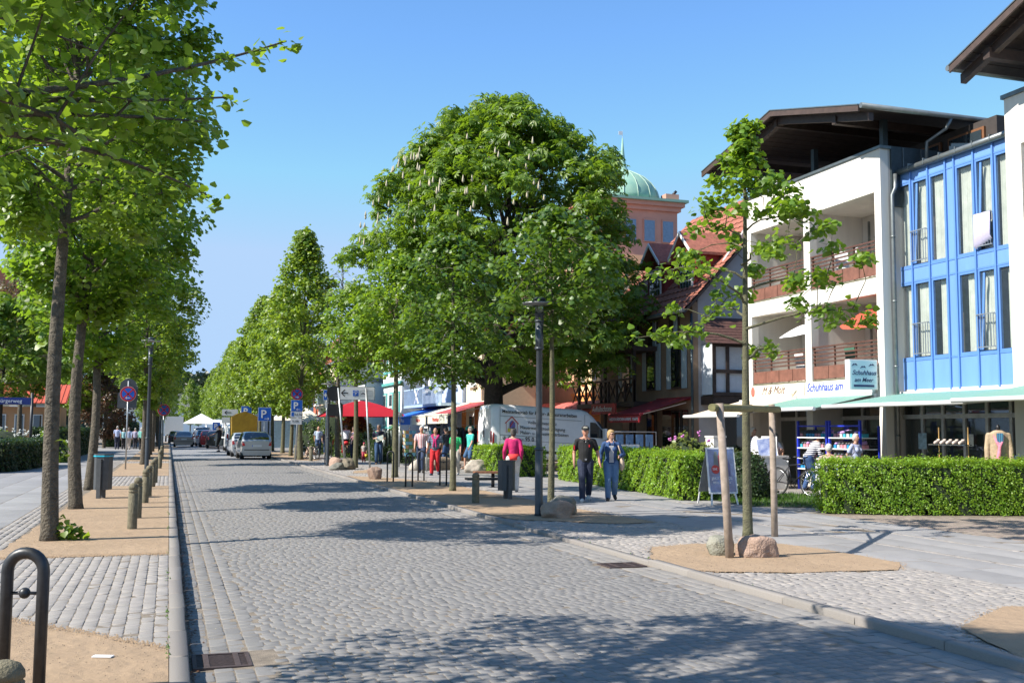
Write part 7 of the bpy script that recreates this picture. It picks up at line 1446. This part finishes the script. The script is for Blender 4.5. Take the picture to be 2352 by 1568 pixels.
# --- woman in pink
def ex_pink(t, at, hd, HR, HL, k, P0, q):
    mb = MB(); mb.lathe([(.165, 0), (.17, .06), (.165, .16)], at(-.06), 18); mb.v = [(a, P0.y + (b - P0.y) * .82, c) for a, b, c in mb.v]; mb.build('coral_hem', M('coral red cloth', (.75, .05, .045), .8, var=.05), t); mb = MB(); mb.obox(HL + Vector((0, 0, -.25)), (0, 1, 0), (0, 0, 1), (1, 0, 0), .14, .16, .03); mb.build('shopping_bag', M('green bag', (.15, .4, .15), .6), t)
person('woman in magenta hoodie and coral top seen from behind at the litter bin', 8.75, 26.6, 72, 1.70, True, .12, 1, shirt=(.50, .012, .12), trouser=(.62, .6, .58), shoe=(.4, .35, .3), sleeve='long', hair=(.09, .075, .065), hips=1.08, extras=ex_pink, arms=[(.05, .0, -.5), (-.08, .03, -.5)])
# --- middle group
plaid = striped('red white check', (.66, .60, .60), (.42, .12, .13), 0, 16); navys = striped('navy grey stripes', (.07, .085, .14), (.14, .16, .22), 2, 11)
def ex_sweater(t, at, hd, HR, HL, k, P0, q):
    mb = MB(); 
    for s in (-1, 1): taper(mb, at(.55, -.05) + Vector((s * .02, 0, .02)), at(.52, .03) + Vector((s * .12, 0, 0)), .05, .05); taper(mb, at(.52, .03) + Vector((s * .12, 0, 0)), at(.36, .13) + Vector((s * .03, 0, 0)), .05, .035); taper(mb, at(.36, .13) + Vector((s * .03, 0, 0)), at(.12, .14) + Vector((s * .055, 0, 0)), .035, .028)
    remesh('draped_sweater', mb, cl('magenta', (.42, .012, .12)), t, .015, 2); mb = MB(); mb.lathe([(.16, 0), (.16, .035)], at(.035), 18); mb.v = [(a, P0.y + (b - P0.y) * .82, c) for a, b, c in mb.v]; mb.build('belt', m_black, t)
person('bald man in bright red trousers with magenta sweater over his shoulders', 9.25, 37.2, 245, 1.72, stride=.2, bald=True, shirtmat=navys, trouser=(.50, .012, .018), shoe=(.04, .05, .09), hair=(.45, .42, .4), skin=(.45, .22, .14), look=-18, extras=ex_sweater, belly=1.15, arms=[(.12, .05, -.5), (-.05, .05, -.5)], group='visitors strolling by the bicycle hoops')
person('white-haired man in red and white checked shirt behind the red trousers', 9.2, 39.2, 250, 1.80, stride=.24, lead=-1, shirtmat=plaid, trousermat=dn3, hair=(.62, .62, .6), skin=(.52, .27, .2), group='visitors strolling by the bicycle hoops')
person('woman in bright green top and pale trousers behind the dark tree trunk', 9.95, 37.0, 250, 1.66, True, .15, shirt=(.03, .50, .16), trouser=(.50, .46, .40), shoe=(.5, .48, .44), hair=(.38, .36, .33), hips=1.12, group='visitors strolling by the bicycle hoops')
person('dark-haired man in dark polo between the strolling visitors and the shop', 11.2, 43.2, 120, 1.76, stride=.15, shirt=(.02, .025, .04), trousermat=dn1, hair=(.03, .025, .02), group='visitors strolling by the bicycle hoops')
person('man in turquoise shirt and blue shorts at the rear of the white van', 12.1, 42.6, 200, 1.78, stride=.2, shirt=(.06, .50, .42), trouser=(.05, .12, .24), legs='short', shoe=(.45, .3, .22), hair=(.5, .48, .45))
def ex_map(t, at, hd, HR, HL, k, P0, q):
    mb = MB(); mb.obox(at(.2, .3) + Vector((-.03, 0, 0)), (1, 0, -.35), (.2, -.5, 1), (0, 1, .5), .2, .13, .004); mb.build('map', M('printed map', (.50, .46, .30), .6, col2=(.18, .32, .42), scale=7), t); mb = MB(); mb.tube([at(.5) + Vector((.16, .05, .02)), at(.3, .135), at(.06) + Vector((-.16, .08, 0)), at(.2, -.13), at(.5) + Vector((.16, -.05, .02))], .02, 6); mb.build('bag_strap', M('green strap', (.03, .28, .16), .7), t)
person('man in navy polo reading a folded map while walking', 9.5, 49.4, 262, 1.88, stride=.16, shirt=(.02, .022, .05), trousermat=M('mid denim', (.03, .075, .17), .85, var=.2, scale=5), hair=(.20, .17, .15), shoe=(.2, .12, .08), glasses=1, headyaw=-18, arms=[(-.05, .26, -.25), (-.02, .30, -.28)], extras=ex_map)
def ex_baby(t, at, hd, HR, HL, k, P0, q):
    b = MB(); c = at(.26, .21); b.ell(c, (.095, .08, .15), 12); b.ell(c + Vector((.0, .0, .19)), (.065, .07, .075), 12)
    for s in (-1, 1): taper(b, c + Vector((s * .07, 0, -.1)), c + Vector((s * .12, .04, -.27)), .04, .03); taper(b, c + Vector((s * .08, .02, .08)), c + Vector((s * .15, .06, -.03)), .03, .022)
    remesh('carried_baby', b, M('baby clothes', (.6, .16, .25), .85, col2=(.62, .52, .42), scale=5), t, .012, 2); mb = MB(); mb.ell(c + Vector((0, -.01, .225)), (.08, .085, .06), 12); mb.build('baby_hat', M('lilac hat', (.55, .42, .62), .8), t)
person('young woman in black jacket and leggings carrying a baby with lilac hat', 8.75, 52.0, 262, 1.78, True, .14, shirt=(.025, .022, .025), sleeve='long', legs='crop', trouser=(.015, .017, .04), shoe=(.6, .6, .6), hair=(.07, .03, .02), long_hair=True, glasses=1, headyaw=-25, look=-10, arms=[(-.1, .24, -.26), (.05, .24, -.3)], extras=ex_baby)
def ex_bucket(t, at, hd, HR, HL, k, P0, q):
    mb = MB(); mb.lathe([(.06, -.26), (.09, -.1)], HL + Vector((0, 0, 0)), 12); mb.build('toy_bucket', M('yellow bucket', (.65, .5, .02), .5), t)
person('small child in pink cap carrying a yellow toy bucket', 9.35, 52.4, 255, .98, False, .1, shirt=(.40, .36, .34), trouser=(.42, .05, .09), cap=(.55, .06, .14), hair=(.2, .12, .07), extras=ex_bucket)
# cyclist
bk = bike('bicycle', 'touring bicycle with red panniers ridden away up the right footway', (9.65, 60.0, 0), R(82), (.02, .02, .02), True)
person('cyclist in white shirt and grey cap riding away', 9.70, 60.32, 82, 1.78, sit=False, stride=0, bend=14, shirt=(.72, .74, .78), trouser=(.02, .02, .025), legs='short', cap=(.09, .09, .10), hair=(.12, .1, .08), z=.12, arms=[(-.02, .40, -.22), (.02, .40, -.22)], feet=[(.12, .28, .30), (-.12, .12, .02)])
person('balding man in pale blue shirt and jeans half behind the bright tree trunk', 9.1, 67.5, 262, 1.82, stride=.12, bald=True, shirt=(.42, .52, .70), trousermat=dn1, hair=(.3, .27, .25), group='visitors walking under the red parasol')
person('curly dark-haired woman in dark waistcoat and cropped jeans', 9.45, 66.5, 262, 1.60, True, .12, shirt=(.05, .055, .08), trousermat=dn1, legs='crop', sleeve='long', hair=(.03, .02, .02), hips=1.1, shoe=(.5, .5, .5), group='visitors walking under the red parasol')
person('grey-haired woman in brown-grey top with red handbag seen from the side', 9.9, 64.8, 255, 1.66, True, .12, shirt=(.26, .24, .22), trouser=(.20, .32, .48), legs='crop', hair=(.42, .4, .38), shoe=(.6, .6, .6), extras=shoulder_bag(M('red leather', (.30, .03, .02), .5), 1, -.05), group='visitors walking under the red parasol')
person('man in black clothes leaning a hand on the dark hatchback', 3.45, 77.5, 150, 1.86, stride=.06, shirt=(.015, .018, .03), trouser=(.018, .016, .016), legs='crop', hair=(.05, .03, .02), arms=[(-.05, .1, -.5), (-.1, .42, -.28)])
for px, py, H, fem, sh_, tr2, hr, lb2 in ((-3.75, 84, 1.80, 0, (.42, .48, .70), (.025, .03, .06), (.35, .33, .3), 'man in pale blue shirt, leftmost of the left footway walkers'), (-3.3, 84.5, 1.62, 1, (.30, .55, .58), (.02, .02, .03), (.65, .64, .6), 'white-haired woman in striped turquoise top on the left footway'), (-2.9, 83.5, 1.68, 1, (.40, .48, .66), (.60, .52, .46), (.2, .17, .15), 'walker in blue checked blouse and pale trousers on the left footway'), (-2.5, 86, 1.66, 0, (.45, .42, .55), (.03, .03, .04), (.3, .28, .25), 'walker in lilac-grey behind the sign pole'), (-1.95, 82, 1.70, 1, (.22, .58, .50), (.012, .012, .015), (.6, .58, .54), 'woman in mint jacket and black trousers, rightmost of the left walkers')):
    person(lb2, px, py + 2.5, 92, H, bool(fem), .14, 1, shirt=sh_, trouser=tr2, hair=hr, sleeve='long' if fem else 'short', hips=1.05, group=grp_left)
# --- people at the shops
bstripe = striped('navy white hoops', (.72, .72, .72), (.02, .025, .07), 2, 17); bstr2 = striped('blue white hoops', (.55, .57, .62), (.03, .05, .2), 2, 15)
person('shopper in navy and white striped jumper bending to the shoe shelves', 17.15, 25.55, 352, 1.72, False, .08, bend=32, shirtmat=bstripe, sleeve='long', trousermat=dn1, hair=(.32, .3, .28), arms=[(-.05, .2, -.46), (.05, .15, -.48)], look=-5)
person('white-haired man in beige waistcoat and red sleeves sitting on the white bench', 15.5, 22.2, 58, 1.74, sit=True, stride=0, shirt=(.50, .38, .31), sleeve='short', hair=(.62, .6, .57), skin=(.50, .27, .2), trouser=(.2, .18, .15), arms=[(.05, .28, -.38), (-.05, .28, -.38)])
person('grey-haired woman in lilac waistcoat walking past the shoe shelves', 17.2, 23.45, 285, 1.60, True, .14, shirt=(.42, .46, .66), trousermat=dn1, hair=(.55, .52, .48), extras=shoulder_bag(M('grey leather', (.12, .11, .12), .6), 1, .02), hips=1.05)
person('white-haired man in blue and white striped shirt behind the young tree', 17.3, 28.7, 285, 1.78, stride=.1, shirtmat=bstr2, sleeve='long', hair=(.65, .63, .6), trouser=(.1, .1, .14)); person('person with grey hair and dusty pink top beyond the striped shirt', 17.6, 27.9, 70, 1.60, True, .05, shirt=(.48, .38, .38), trouser=(.1, .1, .12), hair=(.35, .33, .27)); person('woman with short fair hair holding a card behind the right tree stake', 17.0, 27.1, 250, 1.62, True, .05, shirt=(.62, .62, .66), trousermat=dn1, hair=(.42, .25, .1), arms=[(.02, .3, -.2), (-.02, .3, -.2)])
# ------------------------------------------------------------------ goods outside the shops
mbl = M('cobalt rack paint', (.02, .04, .5), .4)
def sneaker(par, x, y, z, rz, mat):
    mb = MB(); c, s = math.cos(rz), math.sin(rz); tr = lambda a, b, d: Vector((x + a * c - b * s, y + a * s + b * c, z + d))
    mb.tube([tr(-.12, 0, .045), tr(-.06, 0, .055), tr(.03, 0, .045), tr(.12, 0, .028), tr(.15, 0, .024)], [.035, .045, .042, .034, .015], 8); mb.tube([tr(-.09, 0, .06), tr(-.085, 0, .11)], [.038, .032], 8); mb.build('shoe', mat, par)
def rack(loc, L, label, seed):
    t = thing('shoe_rack', label, 'shelf', loc, 0, 'shoe racks outside the shoe shop'); g = random.Random(seed)
    for y in (0, L):
        mb = MB(); mb.box((-.35, y - .03, 0), (-.29, y + .03, 1.95)); mb.build('post', mbl, t); mb = MB(); mb.box((.25, y - .025, 0), (.3, y + .025, 1.8)); mb.build('post', mbl, t)
    mb = MB(); mb.box((-.34, .03, 1.78), (-.30, L - .03, 1.82)); mb.build('cross_bar', mbl, t); cols = [(.6, .25, .3), (.02, .25, .5), (.6, .04, .05), (.1, .1, .1), (.05, .35, .45), (.5, .5, .5)]
    for z in (.6, .9, 1.19, 1.49):
        mb = MB(); mb.box((-.38, .035, z - .03), (.24, L - .035, z)); s_ = mb.build('shelf_board', m_white, t)
        y = .12
        while y < L - .12:
            cm = g.choice(cols); mb = MB(); mb.box((-.3, y - .05, z), (0, y + .055, z + .10)); mb.build('shoe_box', M('box %.2f' % cm[0], cm, .6), s_); sneaker(s_, -.15, y, z + .10, PI + g.uniform(-.3, .3), M('shoe %d' % g.randint(0, 4), g.choice([(.7, .7, .7), (.06, .07, .1), (.5, .3, .6), (.12, .12, .13), (.6, .25, .3)]), .6)); y += .135 + g.uniform(0, .02)
    return t
rack((17.7, 23.5, 0), 1.35, 'blue-posted shoe rack nearest the drainpipe, pink and blue boxes', 1); rack((17.7, 24.97, 0), 1.4, 'blue-posted shoe rack of dark shoes behind the bending shopper', 2)
t = thing('clothes_dummy', 'dressmaker dummy in beige jacket, checked shirt and pink scarf above the hedge', 'mannequin', (16.55, 17.75, 0), R(150)); jm = cl('beige jacket', (.42, .31, .20)); mb = MB()
vs = [(rx * math.cos(2 * PI * j / 16), ry * math.sin(2 * PI * j / 16), h_) for h_, rx, ry in ((.88, .2, .14), (1.1, .19, .13), (1.3, .185, .13), (1.5, .21, .13), (1.62, .19, .11), (1.69, .08, .07)) for j in range(16)]; mb.add(vs, [(i * 16 + j, i * 16 + (j + 1) % 16, i * 16 + 16 + (j + 1) % 16, i * 16 + 16 + j) for i in range(5) for j in range(16)] + [tuple(range(16)), tuple(range(80, 96))])
for s in (-1, 1): taper(mb, (s * .19, 0, 1.58), (s * .235, .02, 1.3), .065, .055); taper(mb, (s * .235, .02, 1.3), (s * .24, .05, 1.0), .055, .05)
remesh('jacket', mb, jm, t, .018, 3); mb = MB(); mb.obox((0, .125, 1.5), (1, 0, 0), (0, .1, 1), (0, 1, 0), .06, .13, .02); mb.build('shirt_front', striped('turquoise check', (.1, .35, .5), (.03, .05, .15), 0, 30), t); mb = MB(); mb.tube([(0, 0, 0), (0, 0, 1.0)], .025, 8); mb.ell((0, 0, .02), (.25, .25, .02), 16); mb.build('stand', m_iron, t)
mb = MB(); taper(mb, (0, -.05, 1.66), (.11, .05, 1.6), .045, .04); taper(mb, (0, -.05, 1.66), (-.11, .05, 1.6), .045, .04); taper(mb, (.11, .05, 1.6), (.02, .15, 1.35), .04, .03); taper(mb, (-.11, .05, 1.6), (.0, .15, 1.35), .04, .03); taper(mb, (.01, .155, 1.35), (.05, .16, 1.05), .035, .05); remesh('pink_scarf', mb, cl('pink', (.70, .22, .30)), t, .015, 2)
mb = MB(); mb.ell((0, 0, 1.74), (.045, .045, .07), 10); mb.build('neck_cap', m_black, t)
t = thing('clothes_rail', 'rail of red and dark clothes at the right picture edge above the hedge', 'clothes rail', (17.35, 17.75, 0), R(-20)); mb = MB(); mb.tube([(-.3, 0, 0), (-.3, 0, 1.15), (.9, 0, 1.15), (.9, 0, 0)], .015, 8); mb.build('rail', m_steel, t)
for k, c in enumerate(((.04, .04, .06), (.5, .02, .03), (.52, .03, .03), (.45, .02, .02), (.6, .35, .05), (.48, .02, .03))): mb = MB(); mb.ell((-.2 + k * .16, 0, .85), (.06, .2, .28), 10); mb.build('garment', cl('g%d' % k, c), t)
t = thing('shoe_stand', 'slim stand with pale court shoes and sandals in two tiers above the hedge', 'display stand', (16.3, 18.85, 0))
for z in (.95, 1.38):
    mb = MB(); mb.box((-.2, -.5, z - .02), (.1, .5, z)); s_ = mb.build('shelf_board', m_glassc, t)
    for k in range(5): sneaker(s_, -.08, -.4 + k * .19, z, PI + .5, M('pale shoe', (.68, .55, .46), .5))
for y in (-.45, .45): mb = MB(); mb.tube([(.05, y, 0), (.05, y, 1.75)], .014, 8); mb.build('post', M('brass', (.5, .3, .1), .35, .8), t)
for i, (x, y, w_, d_, h_, l) in enumerate(((14.6, 27.2, .35, .5, .95, 'cream plinth left of the rhododendron'), (15.7, 28.2, .5, .4, 1.5, 'taller cream block behind the rhododendron'), (16.4, 26.4, .15, 1.2, .95, 'cream low wall behind the olive shrub'))): mb = MB(); mb.box((-d_ / 2, -w_ / 2, 0), (d_ / 2, w_ / 2, h_ - .05)); mb.box((-d_ / 2 - .02, -w_ / 2 - .02, h_ - .05), (d_ / 2 + .02, w_ / 2 + .02, h_)); tag(mb.build('garden_plinth', m_wall, loc=(x, y, 0)), l, 'plinth')
t = thing('garden_sign', 'white rounded sign slabs with thin script by the ice shop terrace', 'sign', (16.6, 27.6, 0), R(-60)); 
mb = MB(); mb.prism([(.1 + .14 * math.cos(a), 0, 1.25 + .25 * math.sin(a)) for a in np.linspace(0, PI, 9)] + [(-.04, 0, .4), (.24, 0, .4)], (0, .06, 0)); mb.build('slab', m_white, t); mb = MB(); mb.box((.3, 0, .4), (.8, .06, 1.5)); mb.build('slab', m_white, t); mb = MB(); mb.box((-.1, -.1, 0), (.9, .2, .4)); mb.build('base', m_white, t)
t = thing('menu_board', 'tilted white-framed ice cream picture board in front of the shop window', 'menu board', (16.5, 26.6, 0), R(-30)); mb = MB(); mb.obox((0, 0, 1.05), (1, 0, .15), (-.15, 0, 1), (0, 1, 0), .28, .42, .02); mb.build('frame', m_white, t); mb = MB(); mb.obox((0, -.022, 1.05), (1, 0, .15), (-.15, 0, 1), (0, 1, 0), .25, .39, .004); mb.build('picture', M('ice picture', (.5, .55, .7), .3, col2=(.1, .15, .4), scale=7), t); mb = MB(); mb.tube([(0, 0, 0), (0, 0, .65)], .03, 8); mb.build('foot', m_steel, t)
t = thing('advertising_board', 'low white-framed blue and white board peeking over the hedge behind the couple', 'advertising board', (13.3, 29.2, 0), R(20)); mb = MB(); mb.box((-.45, 0, .55), (.45, .04, 1.22)); mb.build('frame', m_white, t); mb = MB(); mb.box((-.4, -.008, .6), (.4, -.002, 1.17)); mb.build('print', M('sky print', (.2, .55, .75), .4, col2=(.7, .75, .78), scale=4), t)
for x in (-.4, .4): mb = MB(); mb.tube([(x, .02, 0), (x, .02, .55)], .02, 6); mb.build('leg', m_steel, t)
# postcard stands and clothes rails at the souvenir shop
cards = [(.6, .6, .62), (.1, .35, .6), (.55, .3, .15), (.15, .3, .12), (.55, .1, .12), (.7, .6, .3), (.2, .5, .7)]
def stand(loc, label, h, w_, seed, dark=False):
    t = thing('postcard_stand', label, 'display stand', loc, 0, 'stands outside the souvenir shop'); g = random.Random(seed); mb = MB(); mb.tube([(0, 0, 0), (0, 0, h)], .03, 8); mb.ell((0, 0, .03), (.3, .3, .03), 12); mb.build('pole', m_iron, t)
    for s, (dx, dy) in enumerate(((0, -1), (-1, 0), (1, 0), (0, 1))):
        for r in range(int((h - .5) / .17)):
            for c in (-1, 0, 1):
                px, py = dx * w_ / 2 + (-dy) * c * w_ / 3.1, dy * w_ / 2 + dx * c * w_ / 3.1
                if s < 2: col = g.choice(cards); mb = MB(); mb.obox((px, py, .5 + r * .17), (-dy, dx, 0), (dx * .2, dy * .2, 1), (dx, dy, 0), w_ / 6.8, .075, .008); mb.build('card', M('card %.2f' % (col[0] * (.3 if dark else 1)), tuple(v * (.3 if dark else 1) for v in col), .5), t)
    return t
for i, (x, y, h_, w_, dk, l) in enumerate(((10.6, 47.6, 1.75, .5, 0, 'postcard stand left of the slim white post'), (11.2, 46.4, 1.8, .55, 0, 'blue-white postcard stand right of the pale-spotted tree'), (12.0, 45.3, 1.85, .5, 1, 'dark postcard stand behind the checked shirt man'), (12.6, 46.8, 1.9, .6, 1, 'dark stand of sunglasses under the cream awning'))): stand((x, y, 0), l, h_, w_, i, dk)
t = thing('clothes_rail', 'rail with grey-green jackets behind the man reading a map', 'clothes rail', (10.4, 50.4, 0)); mb = MB(); mb.tube([(-.5, 0, 0), (-.5, 0, 1.65), (.5, 0, 1.65), (.5, 0, 0)], .02, 8); mb.build('rail', m_steel, t)
for k in range(6): mb = MB(); mb.ell((-.42 + k * .16, 0, 1.2), (.08, .22, .42), 10); mb.build('garment', cl('j%d' % (k % 2), (.13, .16, .14)), t)
t = thing('clothes_rail', 'dark clothes rail with turquoise scarves beside the van', 'clothes rail', (12.4, 44.2, 0), .2); mb = MB(); mb.tube([(-.7, 0, 0), (-.7, 0, 1.85), (.5, 0, 1.85), (.5, 0, 0)], .02, 8); mb.build('rail', m_steel, t)
for k, c in enumerate(((.25, .02, .04), (.02, .02, .03), (.03, .03, .06), (.02, .02, .03), (.1, .02, .1), (.02, .02, .03))): mb = MB(); mb.ell((-.6 + k * .2, 0, 1.25), (.1, .2, .5), 10); mb.build('garment', cl('d%d' % k, c), t)
for z in (1.7, 1.35):
    mb = MB()
    for k in range(5): mb.ell((-.12 + k * .07, -.22, z + .04 * math.sin(k * 2)), (.08, .06, .09), 8)
    remesh('scarf_bunch', mb, cl('turquoise', (.04, .40, .32)), t, .02, 1)
# jeans on hangers outside the half-timbered shop
t = thing('clothes_rail', 'rail of blue jeans in the shade under the timber balcony', 'clothes rail', (17.2, 37.2, 0)); mb = MB(); mb.tube([(-.9, 0, 0), (-.9, 0, 1.6), (.9, 0, 1.6), (.9, 0, 0)], .02, 8); mb.build('rail', m_steel, t)
for k in range(4): 
    mb = MB(); x = -.65 + k * .42; mb.box((x - .15, -.03, 1.2), (x + .15, .03, 1.5)); mb.box((x - .15, -.03, .55), (x - .02, .03, 1.2)); mb.box((x + .02, -.03, .55), (x + .15, .03, 1.2)); mb.build('jeans', dn2, t)
mb = MB(); mb.box((-.25, -.25, 0), (.25, .25, .5)); 
t = thing('planter', 'terracotta planter box behind the woman with the baby', 'planter', (10.2, 56.4, 0)); mb.build('box', M('terracotta', (.42, .15, .07), .8), t)
# ------------------------------------------------------------------ freeze modifiers and lettering into plain meshes
bpy.context.view_layer.update(); dg = bpy.context.evaluated_depsgraph_get(); done = []
for o in PENDING:
    me = bpy.data.meshes.new_from_object(o.evaluated_get(dg)); me.name = o.name.split('.')[0]; done.append((o, me))
for o, me in done:
    if o.type == 'FONT':
        n = bpy.data.objects.new('tmp', me); COL.objects.link(n); n.parent = o.parent; n.location = o.location; n.rotation_euler = o.rotation_euler; n.scale = o.scale
        for k in o.keys():
            if isinstance(o[k], str): n[k] = o[k]
        nm = o.name; bpy.data.objects.remove(o); n.name = nm
    else:
        o.modifiers.clear(); o.data = me
